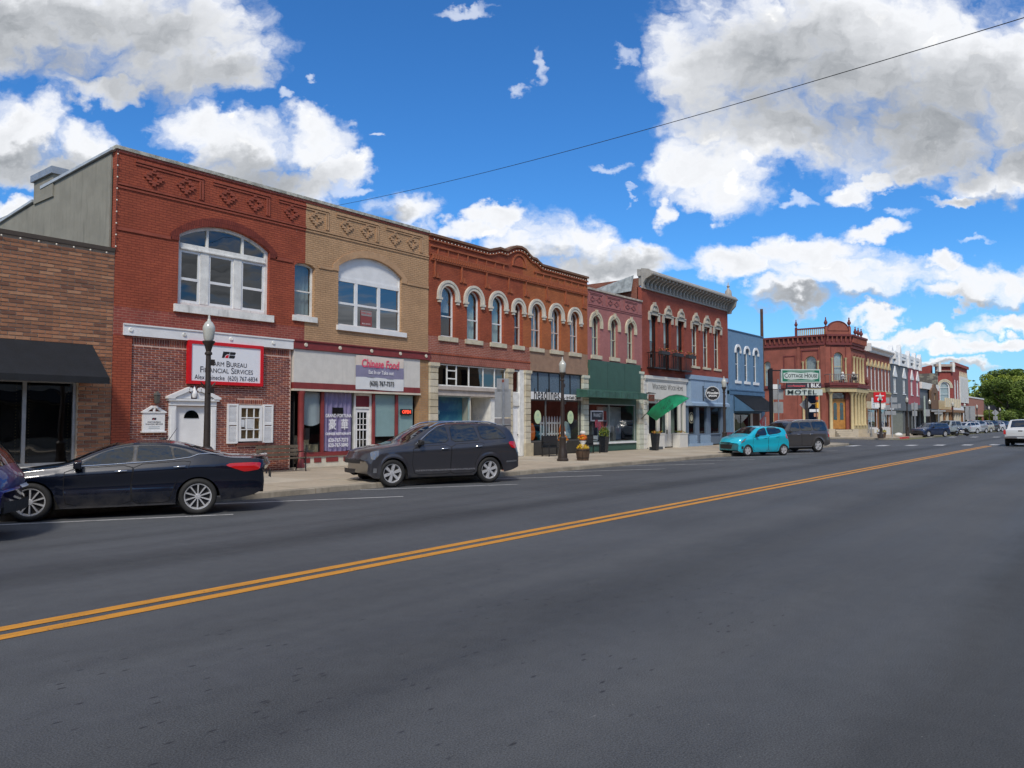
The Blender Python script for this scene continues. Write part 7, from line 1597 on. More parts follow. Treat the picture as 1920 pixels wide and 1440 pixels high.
# --- dark blue wagon in the far block
wagon = dict(cross); wagon.update(paint=paint('slate_navy_paint', (.02, .04, .10), .4, .3), L=4.8, W=1.84, flare=.015, wheels=(.95, 3.7), r=.345, arch=.4, wk='five2', spokes=(5, .03, .026),
  top=[(0, .72), (.1, .88), (.4, .95), (1.2, 1.06), (1.6, 1.25), (2.0, 1.45), (2.4, 1.56), (3.2, 1.6), (4.0, 1.57), (4.35, 1.5), (4.6, 1.2), (4.75, .98), (4.8, .8)], belt=[(0, .65), (.3, .88), (1.2, .98), (3.5, 1.06), (4.3, 1.1), (4.6, 1.0), (4.8, .72)],
  glass=[[(1.65, 1.05), (2.0, 1.32), (2.4, 1.46), (2.5, 1.08)], [(2.58, 1.09), (2.56, 1.48), (3.3, 1.5), (3.4, 1.13)], [(3.5, 1.14), (3.42, 1.5), (3.95, 1.46), (4.25, 1.22)]], trim=[], screens=[('windscreen', 1.3, 2.05, .88, .9), ('rear_window', 4.38, 4.62, .82, .8)],
  tail=[[(4.4, .95), (4.45, 1.08), (4.62, 1.02), (4.7, .88), (4.5, .86)]], head=[[(.1, .66), (.12, .78), (.45, .86), (.62, .87), (.4, .72)]], rails=(2.1, 4.1, plastic), extra=[], spoiler=(4.2, 4.45, 1.54), mirror=(1.7, 1.08))
build_car('parked_car', 'slate blue estate car parked in the far block before the motorcycle', (95.6, 18.1, .004), R(-27), wagon)
# --- pickups and the far row
truck = dict(cat='pickup', L=5.5, W=1.9, wheels=(.9, 4.35), r=.42, arch=.47, rim=.25, wk='t', spokes=(8, 0, .02), paint=paint('pale_grey_truck_paint', (.3, .34, .36), .3, .4), flare=.04,
  top=[(0, 1.0), (.1, 1.12), (.5, 1.16), (1.4, 1.2), (1.6, 1.35), (1.95, 1.78), (2.2, 1.84), (3.6, 1.84), (3.78, 1.78), (3.85, 1.3), (3.95, 1.22), (5.45, 1.22), (5.5, 1.1)], belt=[(0, .95), (.3, 1.08), (1.5, 1.14), (3.8, 1.16), (5.4, 1.17), (5.5, 1.05)],
  bot=[(0, .5), (.5, .42), (5.0, .45), (5.5, .52)], rf=.2, rr=.06, tumble=.2, doors=[[(1.65, .5), (1.65, 1.1), (2.7, 1.12), (2.7, .5)], [(2.74, .5), (2.74, 1.12), (3.7, 1.13), (3.7, .5)]],
  glass=[[(1.85, 1.22), (2.1, 1.68), (2.66, 1.72), (2.66, 1.22)], [(2.78, 1.22), (2.78, 1.72), (3.6, 1.72), (3.62, 1.22)]], screens=[('windscreen', 1.55, 1.97, .9, .92), ('rear_window', 3.79, 3.84, .84, .84)],
  tail=[[(5.3, .8), (5.3, 1.1), (5.46, 1.1), (5.46, .8)]], head=[[(.05, .85), (.05, 1.0), (.25, 1.0), (.25, .85)]], front=[('grille', -.6, .6, .7, 1.0, plastic), ('bumper', -.8, .8, .5, .66, plastic)], rear=[('licence_plate', -.2, .2, .62, .76, plate_m)], mirror=(1.85, 1.28), mirror_mat=plastic)
build_car('parked_pickup', 'pale grey double cab pickup with big tyres parked beyond the slate blue estate', (108.5, 18.3, .004), R(-27), truck)
wt = dict(truck); wt.update(paint=paint('white_truck_paint', (.62, .64, .66), .05, .35), L=5.3, W=1.92, r=.37, arch=.42, wheels=(.9, 4.1), flare=0, rr=.03, handle=plastic,
  tail=[[(5.12, .82), (5.12, 1.16), (5.27, 1.15), (5.27, .82)]], top=[(0, .95), (.1, 1.05), (.5, 1.1), (1.3, 1.15), (1.6, 1.35), (1.95, 1.72), (2.2, 1.78), (3.3, 1.78), (3.5, 1.72), (3.7, 1.25), (3.8, 1.17), (5.25, 1.17), (5.3, 1.1)], belt=[(0, .9), (.3, 1.02), (1.5, 1.1), (3.8, 1.12), (5.2, 1.12), (5.3, 1.05)],
  glass=[[(1.85, 1.2), (2.05, 1.6), (2.66, 1.66), (2.66, 1.2)], [(2.78, 1.2), (2.78, 1.66), (3.25, 1.64), (3.4, 1.2)]], screens=[('windscreen', 1.55, 1.97, .9, .92), ('rear_window', 3.5, 3.7, .88, .86)],
  rear=[('tailgate', -.78, .78, .68, 1.1, MATS['white_truck_paint']), ('bumper', -.92, .92, .45, .64, M('dull_chrome', (.35, .33, .32), .35, metal=.9)), ('licence_plate', -.2, .2, .5, .62, plate_m), ('tail_light', -.93, -.8, .8, 1.1, tail), ('tail_light', .8, .93, .8, 1.1, tail), ('tailgate_handle', -.12, .12, .98, 1.05, plastic)])
def place_rear(o, x, y, ang): o.rotation_euler = (0, 0, ang)
# drives away: nose towards +x, so turned half round; tail stands at x = 64.4
o = build_car('moving_pickup', 'white pickup truck driving away at the right edge of the picture', (64.4+5.3, 5.55, .004), R(180), wt); o.scale = (1.07,)*3
cols = [('white', (.6, .62, .64)), ('silver', (.35, .37, .4)), ('cream', (.45, .43, .36)), ('dark_grey', (.06, .06, .07)), ('white_b', (.62, .62, .62)), ('dusk_blue', (.05, .08, .15)), ('white_c', (.6, .6, .62))]
lbs = ['white car parked beyond the pale grey pickup, nearest of the far row', 'silver car second in the row beyond the pale grey pickup', 'cream coloured car third in the row beyond the pale grey pickup', 'dark grey car fourth in the row beyond the pale grey pickup', 'white car fifth in the row beyond the pale grey pickup', 'dark blue car sixth in the row beyond the pale grey pickup', 'white car last in the row beyond the pale grey pickup']
for i, ((nm, col), lb) in enumerate(zip(cols, lbs)):
    cc = dict(hatch if i % 2 else wagon); cc['paint'] = paint('far_%s_paint' % nm, col, .3, .35)
    build_car('parked_car', lb, (121.5+i*7.2, 18.4-.2*(i % 2), .004), R(-27), cc, 1.05 if not i % 2 else 1.25, 'cars parked in the far block')
# --- motorcycle
t = T('motorcycle', 'dark cruiser motorcycle parked between the slate blue estate and the pale pickup', 'motorcycle', (103.2, 15.2, .004), R(-35))
for x in (0, 1.55): B('wheel', MB().lathe([(.2, .04), (.31, .06), (.33, 0), (.31, -.06), (.2, -.04)], (x, 0, .33), 20, 'y', cap=False).lathe([(.2, .01), (.03, .02), (.03, -.02), (.2, -.01)], (x, 0, .33), 12, 'y', cap=False), rubber, t, 50)
B('frame', MB().tube([(0, 0, .33), (.25, 0, .95), (.3, 0, 1.05)], .04, 6).tube([(.25, 0, .75), (.7, 0, .45), (1.3, 0, .4), (1.55, 0, .33)], .05, 6), chrome, t, 60)
B('tank', MB().ball((.6, 0, .82), .2, 12, (1.5, .8, .75)), MATS['slate_navy_paint'], t, 180); B('engine', MB().box(.5, .95, -.16, .16, .35, .68), alloy, t); B('seat', MB().prism([(.85, .72), (1.15, .68), (1.3, .74), (1.7, .8), (1.7, .86), (1.25, .84), (.9, .82)], -.14, .14), plastic, t)
B('handlebar', MB().tube([(.42, -.36, 1.12), (.3, -.2, 1.1), (.27, 0, 1.02), (.3, .2, 1.1), (.42, .36, 1.12)], .018, 6), chrome, t); B('exhaust', MB().tube([(.8, -.18, .4), (1.6, -.2, .32)], .045, 8), chrome, t, 60); B('headlight', MB().ball((.15, 0, .92), .1, 10), lens, t, 180); B('rear_fender', MB().tube([(1.2, 0, .6), (1.55, 0, .7), (1.85, 0, .5)], .07, 6), plastic, t, 60)
# ------------------------------------------------------------------ street lamps
globe = M('milky_lamp_globe', (.5, .51, .47), .25, var=.04, coat=.5)
def make_lamp(x, y, label, h=4.31):
    t = T('street_lamp', label, 'street lamp', (x, y, .14), 0, 'bronze post lamps along the pavement'); k = h/4.31
    B('base', MB().lathe([(.24, 0), (.24, .08), (.2, .12), (.19, .35), (.15, .5), (.14, .9), (.16, .95), (.1, 1.02)], (0, 0, 0), 12), darkbrown, t, 35)
    B('pole', MB().lathe([(.085, 1.0), (.06, 3.3*k), (.09, 3.32*k), (.09, 3.36*k), (.06, 3.4*k), (.1, 3.55*k), (.15, 3.62*k), (.15, 3.66*k)], (0, 0, 0), 12), darkbrown, t, 35)
    B('globe', MB().lathe([(.12, 0), (.15, .05), (.19, .3), (.185, .36), (.12, .46), (.06, .5), (.05, .54), (.03, .58), (.035, .62), (.008, .66)], (0, 0, 0), 16).xf(Matrix.Translation((0, 0, 3.66*k)) @ Matrix.Diagonal((.8, .8, 1, 1))), globe, t, 40)
    B('banner_bracket', MB().box(.05, .16, -.03, .03, 3.05*k, 3.2*k).tube([(-.2, 0, 2.62*k), (-.08, 0, 2.5*k), (0, 0, 2.5*k), (.08, 0, 2.5*k), (.2, 0, 2.62*k)], .018, 5).box(-.03, .12, -.1, -.05, 2.35*k, 2.48*k), darkbrown, t)
    return t
L0 = make_lamp(10.35, 17.9, 'street lamp standing before the white and red office sign')
for x, y, lb in ((26.3, 18.15, 'street lamp with globe before the dark windowed shop, beside the wooden flower tub'), (43.7, 18.5, 'street lamp between the pale blue shop and the blue building'), (60.1, 18.8, 'street lamp in front of the motel sign, by the street corner'), (78.9, 17.9, 'street lamp before the red sign in the far block'),
    (91.5, 18.1, 'street lamp before the grey and pink gothic building'), (102.9, 17.9, 'street lamp before the brown theatre front'), (119.5, 18.0, 'street lamp before the white flank of the far corner building'), (129.7, 18.0, 'street lamp before the salmon brick building, nearest'), (143.5, 18.2, 'street lamp beside the grey box sign in the far block'),
    (158, 18.2, 'street lamp before the trees, third from the farthest'), (181, 19, 'street lamp before the trees, second from the farthest'), (214, 20, 'farthest street lamp before the trees')):
    c = copy_tree(L0); c.location = (x, y, .14); c['label'] = lb
# ------------------------------------------------------------------ benches, planters, pumpkins
def make_bench(x, y, rz, label, wood, iron=None, n=7, L=1.5, wid=.07):
    t = T('bench', label, 'bench', (x, y, .14), rz); iron = iron or black
    for k in range(3): B('seat_slat', MB().box(-L/2, L/2, -.2+k*.13, -.1+k*.13, .42, .45), wood, t)
    for k in range(3): B('back_slat', MB().box(-L/2, L/2, .22+k*.02, .25+k*.02, .5+k*.13, .6+k*.13), wood, t)
    for s in (-L/2+.05, L/2-.05):
        B('end_frame', MB().tube([(s, -.24, 0), (s, -.2, .4), (s, .16, .42), (s, .24, .55), (s, .3, .88)], .022, 5).tube([(s, .3, 0), (s, .2, .42)], .022, 5).tube([(s, -.22, .42), (s, -.24, .62), (s, -.1, .66), (s, .2, .62)], .018, 5), iron, t)
    return t
make_bench(15.05, 21.45, 0, 'weathered wood and iron bench against the red brick office wall', M('grey_bench_wood', (.14, .11, .08), .8, var=.3, bump=.3), L=1.6)
make_bench(51.4, 21.0, 0, 'maroon bench beside the lattice of the pale blue shop', M('maroon_bench', (.18, .03, .04), .5), L=1.7)
def woven_bench(x, y, label):
    t = T('garden_bench', label, 'bench', (x, y, .14), 0, 'black woven metal benches by the dark shop window')
    for nm, q in (('backrest', (.18, .22, .38, .95)), ): B(nm, MB().box(-.62, .62, q[0], q[1], q[2], q[3]), black, t)
    B('backrest_lattice', MB().box(-.55, .55, .14, .18, .5, .88), M('mesh_black', (.02, .02, .022), .7, bump=1, bs_=60), t); B('seat', MB().box(-.65, .65, -.25, .2, .4, .44), black, t)
    for sx in (-.6, .6):
        for sy in (-.22, .18): B('leg', MB().box(sx-.02, sx+.02, sy-.02, sy+.02, 0, .42), black, t)
        B('armrest', MB().tube([(sx, .18, .7), (sx, -.2, .66), (sx, -.24, .42)], .02, 5), black, t)
    return t
woven_bench(29.75, 21.1, 'black woven bench left of the small pumpkin tables'); woven_bench(33.3, 21.3, 'black woven bench right of the small pumpkin tables')
def pumpkin_ball(mb, x, y, z, r):
    o = len(mb.v); n = 16; prof = [(r*math.sin(math.pi*k/8), -r*.75*math.cos(math.pi*k/8)) for k in range(9)]
    for q, (rr_, h) in enumerate(prof):
        for i in range(n): a = 2*math.pi*i/n; g = 1+.07*math.cos(a*8); mb.v.append((x+rr_*g*math.cos(a), y+rr_*g*math.sin(a), z+r*.75+h))
    for k in range(8):
        for i in range(n): mb.f.append((o+k*n+i, o+k*n+(i+1) % n, o+(k+1)*n+(i+1) % n, o+(k+1)*n+i)); mb.mi.append(mb.m)
for x, lb in ((30.9, 'left'), (32.65, 'right')):
    side_ = 'left black bench' if lb == 'left' else 'street lamp post'
    t = T('pedestal_table', 'small white pedestal stand carrying pumpkins and orange flowers beside the %s' % side_, 'table', (x, 21.3, .14)); B('pedestal', MB().lathe([(.2, 0), (.2, .06), (.1, .15), (.09, .45), (.17, .6), (.2, .66)], (0, 0, 0), 12), white, t, 40)
    mb = MB(); pumpkin_ball(mb, x, 21.3, .82, .19); p = single('pumpkin', mb, orange, (x, 21.3, .82), 'orange pumpkin on the white pedestal beside the %s' % side_, 'pumpkin', smooth=180)
    mb = MB(); pumpkin_ball(mb, x, 21.3, 1.08, .15); p = single('pumpkin', mb, M('white_pumpkin', (.72, .7, .66), .5), (x, 21.3, 1.15), 'white pumpkin on top of the orange one beside the %s' % side_, 'pumpkin', smooth=180); B('stem', MB().tube([(x, 21.3, 1.29), (x+.02, 21.3, 1.35)], .02, 5), leafm[0], p)
    mb = MB(); rr = random.Random(x)
    for k in range(90):
        a = rr.uniform(0, 6.28); d = rr.uniform(.12, .34); pnt = Vector((x+d*math.cos(a), 21.3+d*.6*math.sin(a), .86+rr.uniform(0, .2))); u = Vector((rr.uniform(-1, 1), rr.uniform(-1, 1), rr.uniform(-1, 1))).normalized()*.05; w_ = u.cross(Vector((.3, 1, .5))); mb.m = k % 3; mb.add([pnt-u, pnt-w_, pnt+u, pnt+w_], [(0, 1, 2, 3)])
    o = single('flower_garland', mb, [orange, M('yellow_flower', (.7, .42, .01), .6), M('rust_flower', 0)], (x, 21.3, .85), 'orange and rust flowers around the pumpkin beside the %s' % side_, 'flowers', kind='stuff')
def leaves(mb, c, rx, ry, rz_, n, s, rr, mats=3, up=False):
    for k in range(n):
        while 1:
            q = Vector((rr.uniform(-1, 1), rr.uniform(-1, 1), rr.uniform(-1, 1)))
            if q.length < 1: break
        p = Vector((c[0]+q.x*rx, c[1]+q.y*ry, c[2]+q.z*rz_)); u = Vector((rr.uniform(-1, 1), rr.uniform(-1, 1), rr.uniform(-.3, 1))).normalized()*s*rr.uniform(.7, 1.3); w_ = u.cross(Vector((rr.uniform(-1, 1), rr.uniform(-1, 1), .3))).normalized()*s*.5
        mb.m = rr.randrange(mats); mb.add([p-u, p-w_, p+u, p+w_], [(0, 1, 2, 3)])
t = T('flower_tub', 'brown wooden tub of yellow flowers beside the lamp post', 'planter', (27.2, 17.75, .14))
n = 12
for k in range(n):
    a0, a1 = 2*math.pi*k/n+.02, 2*math.pi*(k+1)/n-.02; mb = MB()
    vs = []
    for r_, z in ((.24, 0), (.31, .5)):
        for a in (a0, a1):
            for q in (0, .03): vs.append(((r_-q)*math.cos(a), (r_-q)*math.sin(a), z))
    mb.add(vs, [(0, 2, 6, 4), (1, 5, 7, 3), (0, 4, 5, 1), (2, 3, 7, 6), (4, 6, 7, 5)]); B('stave', mb, M('tub_wood', (.09, .055, .035), .8, var=.3), t)
B('hoop', MB().lathe([(.262, .1), (.27, .13)], (0, 0, 0), 16, cap=False).lathe([(.3, .4), (.305, .44)], (0, 0, 0), 16, cap=False), black, t); B('soil', MB().lathe([(.28, .42), (.01, .44)], (0, 0, 0), 12), roofdark, t)
mb = MB(); leaves(mb, (0, 0, .55), .27, .27, .14, 260, .035, random.Random(3), 2); tag(B('flowers', mb, [M('yellow_flower', 0), M('yellow_mum', (.75, .5, .01), .6)], t), kind='stuff')
def pot(x, y, label, h=.85, plant=True, s=1):
    t = T('planter', label, 'planter', (x, y, .14)); B('pot', MB().lathe([(.2*s, 0), (.3*s, h), (.27*s, h), (.25*s, h-.08)], (0, 0, 0), 4).xf(Matrix.Rotation(R(45), 4, 'Z')), M('glossy_black_pot', (.015, .018, .025), .3, var=.1), t)
    if plant:
        mb = MB(); rr = random.Random(x); leaves(mb, (0, 0, h+.18), .3, .28, .3, 420, .06, rr, 3); mb.m = 3; leaves2 = None
        tag(B('foliage', mb, leafm, t), kind='stuff'); mb = MB()
        for k in range(9): a = rr.uniform(0, 6.28); mb.tube([(0, 0, h), (.1*math.cos(a), .1*math.sin(a), h+.5), (.22*math.cos(a), .22*math.sin(a), h+.6+rr.uniform(0, .25))], [.012, .009, .003], 4)
        B('stems', mb, M('dried_red_grass', (.3, .06, .04), .8), t)
    return t
pot(34.75, 21.35, 'tall black planter with autumn foliage left of the green shop window'); pot(39.0, 20.6, 'tall black empty planter right of the green shop window', .95, False, .95)
single('boot_tray', MB().box(39.6, 40.7, 21.0, 21.3, .14, .3), M('grey_plastic', (.08, .09, .1), .6), (40, 21.2, .14), 'low grey tray on the pavement beside the empty black planter', 'tray')
t = TB('yard_stake', 'small red and white heart shaped yard sign behind the autumn planter', 'sign', (35.0, 21.75, 1.2)); B('panel', MB().box(34.5, 34.75, 21.72, 21.74, 1.45, 1.85).box(34.85, 35.1, 21.74, 21.76, 1.3, 1.75), M('plum_card', (.25, .04, .07), .6, var=.4, vs=9), t); B('stake', MB().tube([(34.95, 21.76, .14), (34.95, 21.76, 1.4)], .012, 4), black, t)
# ------------------------------------------------------------------ traffic signs seen from behind
def post_sign(name, x, y, label, panels, h, post=None, pw=.03):
    t = T(name, label, 'sign', (x, y, .14)); B('post', MB().box(-pw, pw, -pw, pw, 0, h), post or metalgrey, t)
    for (cx_, cz_, w_, hh, *q) in panels:
        mt = q[0] if q else signback
        if len(q) > 1: mb = MB().prism([(cx_, cz_-hh), (cx_+w_, cz_), (cx_, cz_+hh), (cx_-w_, cz_)], pw+.005, pw+.012)
        else: mb = MB().box(cx_-w_/2, cx_+w_/2, pw+.005, pw+.012, cz_-hh/2, cz_+hh/2)
        B('sign_panel', mb, mt, t)
    return t
# route signs on the kerb before the old red brick shop: the road markers face the other way
t = post_sign('route_sign', 20.1, 16.3, 'grey backs of stacked route signs on a rusty post before the stone piers', [(0, 2.86, .42, .45), (0, 2.25, .56, .95)], 3.05, M('rusty_post', (.2, .05, .035), .7, dirt=.3)); t.rotation_euler = (0, 0, R(-38)); 
B('sign_panel', MB().box(-.28, .28, .036, .043, .9, 1.74), M('dull_back', (.2, .19, .2), .6), t); B('post_sleeve', MB().box(-.035, .035, -.05, .03, .9, 2.95), metalgrey, t)
for sx, sy in ((-.15, 0), (.15, 0)): pass
def oriented(t, ang): t.rotation_euler = (0, 0, R(ang))
t = post_sign('route_sign', 51.5, 18.0, 'grey backs of traffic signs on a galvanized post beside the motel sign', [(-.2, 3.95, .8, .32, M('sign_face', 0)), (-.05, 3.42, .8, .66), (0, 2.55, .65, .75, M('sign_back_dark', (.25, .26, .27), .5))], 4.45); oriented(t, -55)
t = post_sign('diamond_sign', 60.7, 19.1, 'grey back of a diamond warning sign on a brown post before the bank window', [(0, 2.9, .46, .46, signback, 1)], 3.4, darkbrown, .03); oriented(t, -60)
t = post_sign('small_sign', 80.5, 24.3, 'cluster of small orange and yellow signs beside the grey diamond sign', [(.1, 3.95, .3, .3, M('orange_sign', (.75, .1, .03), .5)), (.1, 3.25, .32, .55, M('amber_sign', (.75, .38, .02), .5)), (-.2, 2.7, .9, .28, white), (0, 2.25, .45, .35, M('peach_sign', (.5, .25, .15), .5))], 4.1, black); oriented(t, -60)
t = post_sign('route_sign', 83.9, 18.0, 'large cluster of grey route sign backs on a post beyond the hydrant', [(-.42, 3.7, .5, .6), (.2, 3.75, .65, .5), (-.38, 3.0, .55, .5), (.25, 3.1, .6, .42), (.72, 3.15, .25, .45), (-.1, 2.45, 1.0, .4)], 4.1, metalgrey, .05); oriented(t, -70)
t = post_sign('route_sign', 97.0, 18.4, 'pale sign backs on a leaning post before the grey and pink building', [(0, 3.3, .65, .75), (0, 2.5, .5, .6)], 3.8, metalgrey, .05); oriented(t, -72)
t = post_sign('banner_pole', 101.5, 18.2, 'pale green post with a small sign back before the low grey shops', [(.2, 2.6, .7, .8)], 4.6, M('pale_green_post', (.35, .42, .38), .6), .08); oriented(t, -72)
t = post_sign('box_sign', 140.5, 18.8, 'large grey box sign back among the lamps before the trees', [(0, 2.9, 1.5, 2.2), (0, 2.9, .2, 1.9, M('sign_back_dark', 0))], 3.4, metalgrey, .06); oriented(t, -75)
t = post_sign('diamond_sign', 172, 18.8, 'grey diamond sign with a square plate below in front of the far trees', [(0, 3.2, .62, .62, signback, 1), (0, 2.2, .7, .7)], 3.7, metalgrey, .06); oriented(t, -78)
t = post_sign('direction_sign', 108.5, 17.9, 'low grey street name plates on a post before the cream balcony', [(0, 2.9, 1.6, .2), (0, 2.6, .9, .22)], 3.1, metalgrey, .05); oriented(t, -70)
# motel sign: green and white boxes on a black pole
ms = T('motel_sign', 'green and white motel sign box with arrow strip and lettered panel below it', 'sign', (50.7, 18.2, 1.29), R(-49)); ms.scale = (.7, .7, .7)
B('pole', MB().box(-.14, .14, -.14, .14, -1.63, 5.7).box(-.1, 1.0, -.04, .04, 5.45, 5.55), black, ms); B('pole_box', MB().box(-.22, .1, -.2, .2, 3.7, 5.6), black, ms)
def sbox(nm, x0, x1, z0, z1, mt, d=.18): return B(nm, MB().box(x0, x1, -d, d, z0, z1), mt, ms)
mg = M('motel_green', (.01, .16, .09), .5, var=.08); mw = M('motel_white', (.52, .6, .58), .5, var=.06)
ml = 3.78
sbox('cabinet', .95, .95+ml, 4.35, 5.62, mw); B('green_face', MB().box(1.05, .85+ml, -.195, -.18, 4.45, 5.52), mg, ms)
c_ = .95+ml/2
B('white_scroll', MB().prism([(c_-1.65, 4.72), (c_-1.0, 4.62), (c_, 4.7), (c_+1.0, 4.62), (c_+1.65, 4.72), (c_+1.7, 5.25), (c_+1.0, 5.35), (c_, 5.27), (c_-1.0, 5.35), (c_-1.7, 5.25)], -.205, -.196), mw, ms)
for z in (4.53, 5.42): B('scroll_line', MB().box(c_-1.3, c_+1.3, -.2, -.196, z, z+.035), mw, ms)
def mtext(s, x, z, size, mt, **k):
    o = text(s, x, z, size, mt, None, -.215, **k); o.parent = ms; return o
smallcaps('COTTAGE HOUSE', c_, 4.97, .5, M('dark_sign_letters', (.02, .035, .035), .5, var=0), None, -.215, .85, .008, ms)
sbox('arrow_strip', 1.5, .95+ml+.1, 3.8, 4.3, M('dark_sign_strip', (.05, .045, .06), .5), .12); B('arrow_line', MB().box(1.55, 3.25, -.14, -.12, 4.0, 4.05), M('neon_pink', (.7, .12, .15), .5), ms)
mtext('1 BLK.', 4.05, 4.06, .5, white, bold=.015); mtext('Restaurant', 2.6, 4.03, .28, MATS['neon_pink'], shear=.3)
sbox('letter_panel', 1.4, .95+ml+.2, 3.15, 3.72, mw, .12); mtext('MOTEL', 2.9, 3.43, .56, MATS['dark_sign_letters'], sx=1.5, bold=.006, spacing=1.1)
# red roadside sign in the far block
t = T('red_shop_sign', 'red square shop sign with white lettering on a pole above the far pavement', 'sign', (80.9, 18.4, .14), R(-62)); B('panel', MB().box(-.55, .55, -.08, .08, 3.45, 4.45), redpaint, t); B('lower_panel', MB().box(-.5, .5, -.06, .06, 2.95, 3.35), oldwhite, t); B('pole', MB().box(-.06, .06, .1, .2, 0, 4.4), darkbrown, t)
B('white_mark', MB().box(-.38, .38, -.09, -.082, 4.05, 4.13).prism([(-.2, 3.6), (.2, 3.6), (.25, 3.75), (.1, 3.85), (-.15, 3.9), (-.25, 3.75)], -.09, -.082), white, t)
# hydrant and tub
t = T('fire_hydrant', 'red and white fire hydrant on the far corner by the red kerb', 'hydrant', (79.9, 18.2, .14)); B('barrel', MB().lathe([(.2, 0), (.2, .06), (.14, .1), (.14, .6)], (0, 0, 0), 12), maroon, t, 40); B('bonnet', MB().lathe([(.2, .6), (.2, .66), (.17, .78), (.05, .88), (.05, .94)], (0, 0, 0), 12), white, t, 40); B('nozzle', MB().lathe([(.08, -.26), (.08, .26)], (0, 0, .45), 10, 'y').lathe([(.07, -.24), (.07, .24)], (0, 0, .45), 10, 'x'), white, t, 40)
t = T('flower_tub', 'round tub of yellow flowers next to the red hydrant', 'planter', (81.3, 18.4, .14)); B('tub', MB().lathe([(.35, 0), (.45, .55)], (0, 0, 0), 12), M('tub_wood', 0), t, 40); mb = MB(); leaves(mb, (0, 0, .65), .42, .42, .16, 150, .07, random.Random(5), 2); tag(B('flowers', mb, [M('yellow_flower', 0), leafm[2]], t), kind='stuff')
t = T('boulder', 'low white boulder on the far pavement before the estate car', 'boulder', (90.5, 18.8, .14)); B('rock', MB().ball((0, 0, .15), .5, 10, (1.4, .8, .5)), oldwhite, t, 180)
# ------------------------------------------------------------------ wires
def wire(a, b, sag, r, label):
    a, b = Vector(a), Vector(b); n = 32; t = T('overhead_wire', label, 'wire', tuple(a)); B('cable', MB().tube([(a.lerp(b, k/n)-Vector((0, 0, sag*4*(k/n)*(1-k/n))))-a for k in range(n+1)], r, 5), black, t)
def Q3(u, v, d): return Vector((0, 0, EYE))+(F_+R_*((u-960)/FPX)+U_*((720-v)/FPX))*d
wire(Q3(560, 398, 48), Q3(2150, -38, 16), .5, .012, 'single thin dark wire sloping up across the whole sky')
def wv(k): return P3(1850, 740+k*9, 24), P3(1990, 742+k*9, 22)
for k in range(3):
    a, b = wv(k); wire(a, b, .6, .03, 'thin wire before the far trees, %s of three' % ('topmost', 'middle', 'lowest')[k])
# ------------------------------------------------------------------ trees
def crown_mesh(seed, rad, hgt, n, s, squash=.8):
    rr = random.Random(seed); mb = MB(); blobs = []
    for k in range(34):
        a = rr.uniform(0, 6.28); d = rad*math.sqrt(rr.uniform(0, 1))*.78; z = rr.uniform(-.5, .62)*hgt*(1-.35*(d/rad)**2); blobs.append((d*math.cos(a), d*math.sin(a), z, rad*rr.uniform(.13, .3)))
    for k in range(n):
        bx, by, bz, br_ = rr.choice(blobs)
        while 1:
            q = Vector((rr.uniform(-1, 1), rr.uniform(-1, 1), rr.uniform(-1, 1)))
            if .1 < q.length < 1: break
        q = q.normalized()*(q.length**.45); p = Vector((bx+q.x*br_, by+q.y*br_, bz+q.z*br_*squash)); u = Vector((rr.uniform(-1, 1), rr.uniform(-1, 1), rr.uniform(-.6, .6))).normalized()*s*rr.uniform(.6, 1.3); w_ = u.cross(Vector((rr.uniform(-1, 1), rr.uniform(-1, 1), rr.uniform(-1, 1)))).normalized()*s*.55
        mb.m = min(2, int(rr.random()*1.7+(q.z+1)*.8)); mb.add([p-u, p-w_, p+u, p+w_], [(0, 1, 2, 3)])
    return mb
CM = {}
def tree(x, y, h, rad, seed, label, mats, kind='tree'):
    t = T('tree', label, 'tree', (x, y, 0), 0, 'trees beyond the far end of the row'); tr = MB(); tr.tube([(0, 0, -.1), (.1, 0, h*.25), (0, .2, h*.55), (.1, 0, h*.8)], [.38*h/12, .3*h/12, .18*h/12, .06], 8)
    rr = random.Random(seed)
    for k in range(7): a = rr.uniform(0, 6.28); z = h*rr.uniform(.25, .6); tr.tube([(0, 0, z), (rad*.4*math.cos(a), rad*.4*math.sin(a), z+h*.12), (rad*.75*math.cos(a), rad*.75*math.sin(a), z+h*.2)], [.12, .08, .03], 5)
    B('trunk', tr, bark, t, 60); key = (seed % 4, mats)
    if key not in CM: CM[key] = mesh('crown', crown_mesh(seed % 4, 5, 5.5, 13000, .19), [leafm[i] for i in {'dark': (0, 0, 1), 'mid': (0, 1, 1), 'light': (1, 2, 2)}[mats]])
    o = bpy.data.objects.new('crown', CM[key]); COL.objects.link(o); o.parent = t; o.location = (0, 0, h*.58); o.scale = (rad/5, rad/5, h/12.5); o.rotation_euler = (0, 0, seed*1.3); tag(o, kind='stuff'); return t
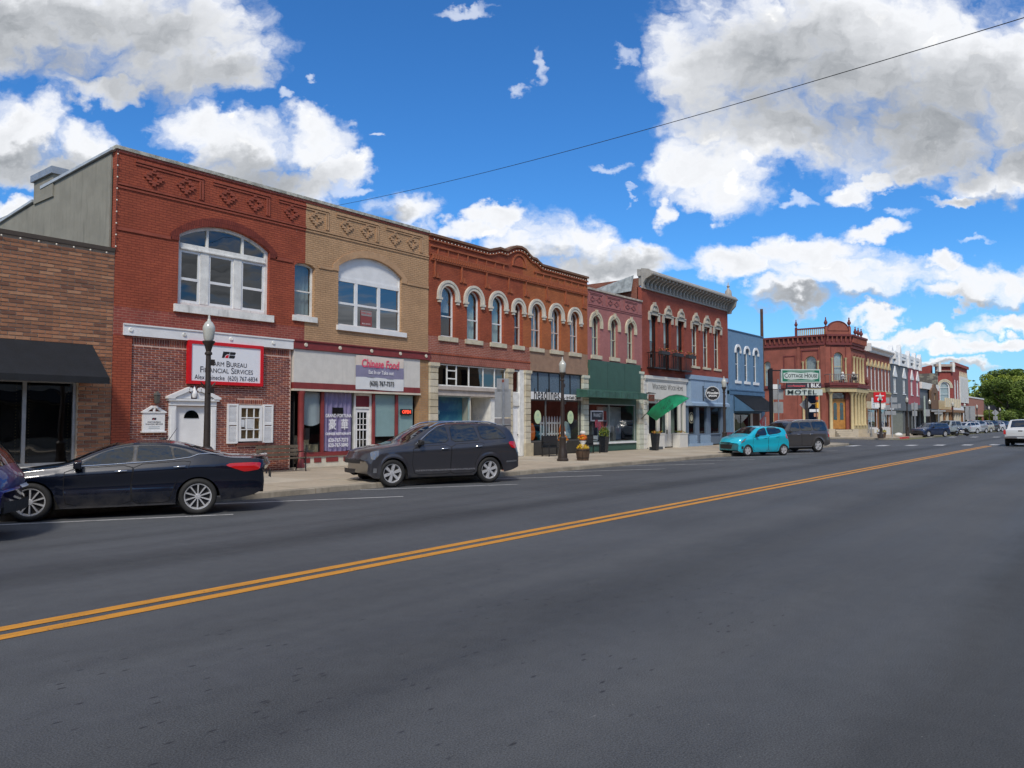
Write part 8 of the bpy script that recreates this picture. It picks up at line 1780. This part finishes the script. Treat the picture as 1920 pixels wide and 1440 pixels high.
TR = [(202, 19.5, 12.5, 6, 'mid', 'mid green tree just beyond the right end of the salmon brick building'), (209, 20.5, 14.5, 6, 'light', 'bushy mid green tree right of the salmon brick building'), (212, 18.5, 14, 6.5, 'light', 'yellow-green tree behind the first far lamps'), (220, 18, 14.5, 7.5, 'light', 'tall yellow-green tree standing over the far pavement'), (230, 14, 14, 8, 'mid', 'mid green tree behind the diamond sign'),
  (238, 15, 16, 8, 'light', 'broad yellowish tree beyond the end of the road, left'), (250, 10, 16, 9, 'mid', 'mid green tree at the end of the road'), (262, 4, 17, 10, 'dark', 'dark tree at the far right edge'), (250, 23, 18, 9, 'dark', 'tall dark tree rising behind the nearer green ones'), (262, 25, 18, 9, 'dark', 'tall dark tree at the back left of the grove'), (270, 20, 20, 11, 'mid', 'large mid green tree far behind the road end'), (244, 22, 17, 8, 'mid', 'mid green tree at the back of the grove behind the brick building'), (262, 12, 18, 9, 'light', 'yellow-green tree rising behind the parked cars')]
for i, (x, y, rad, lb) in enumerate(((186, 20.5, 3.2, 'dark bush at the corner of the salmon brick building'), (190, 21.5, 3.5, 'round green bush behind the diamond sign'), (200, 20, 3.8, 'yellow-green bush on the far pavement'), (212, 16.5, 3.5, 'low bush beyond the last street lamp'), (226, 13, 4.2, 'broad bush closing the end of the street, left'), (240, 7, 4.5, 'broad bush closing the end of the street, middle'), (250, 0, 5, 'broad bush at the right edge of the far street'))):
    t = T('bush', lb, 'bush', (x, y, 0), 0, 'bushes at the far end of the street'); key = (i % 4, ('mid', 'light')[i % 2])
    if key not in CM: CM[key] = mesh('crown', crown_mesh(i % 4, 5, 5.5, 13000, .19), [leafm[j] for j in {'mid': (0, 1, 1), 'light': (1, 2, 2)}[key[1]]])
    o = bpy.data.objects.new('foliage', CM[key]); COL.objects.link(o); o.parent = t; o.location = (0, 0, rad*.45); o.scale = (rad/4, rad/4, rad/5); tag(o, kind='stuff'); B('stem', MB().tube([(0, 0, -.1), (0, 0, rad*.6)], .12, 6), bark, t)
for i, (x, y, h, rad, mt, lb) in enumerate(TR): tree(x, y, h, rad, i, lb, mt)
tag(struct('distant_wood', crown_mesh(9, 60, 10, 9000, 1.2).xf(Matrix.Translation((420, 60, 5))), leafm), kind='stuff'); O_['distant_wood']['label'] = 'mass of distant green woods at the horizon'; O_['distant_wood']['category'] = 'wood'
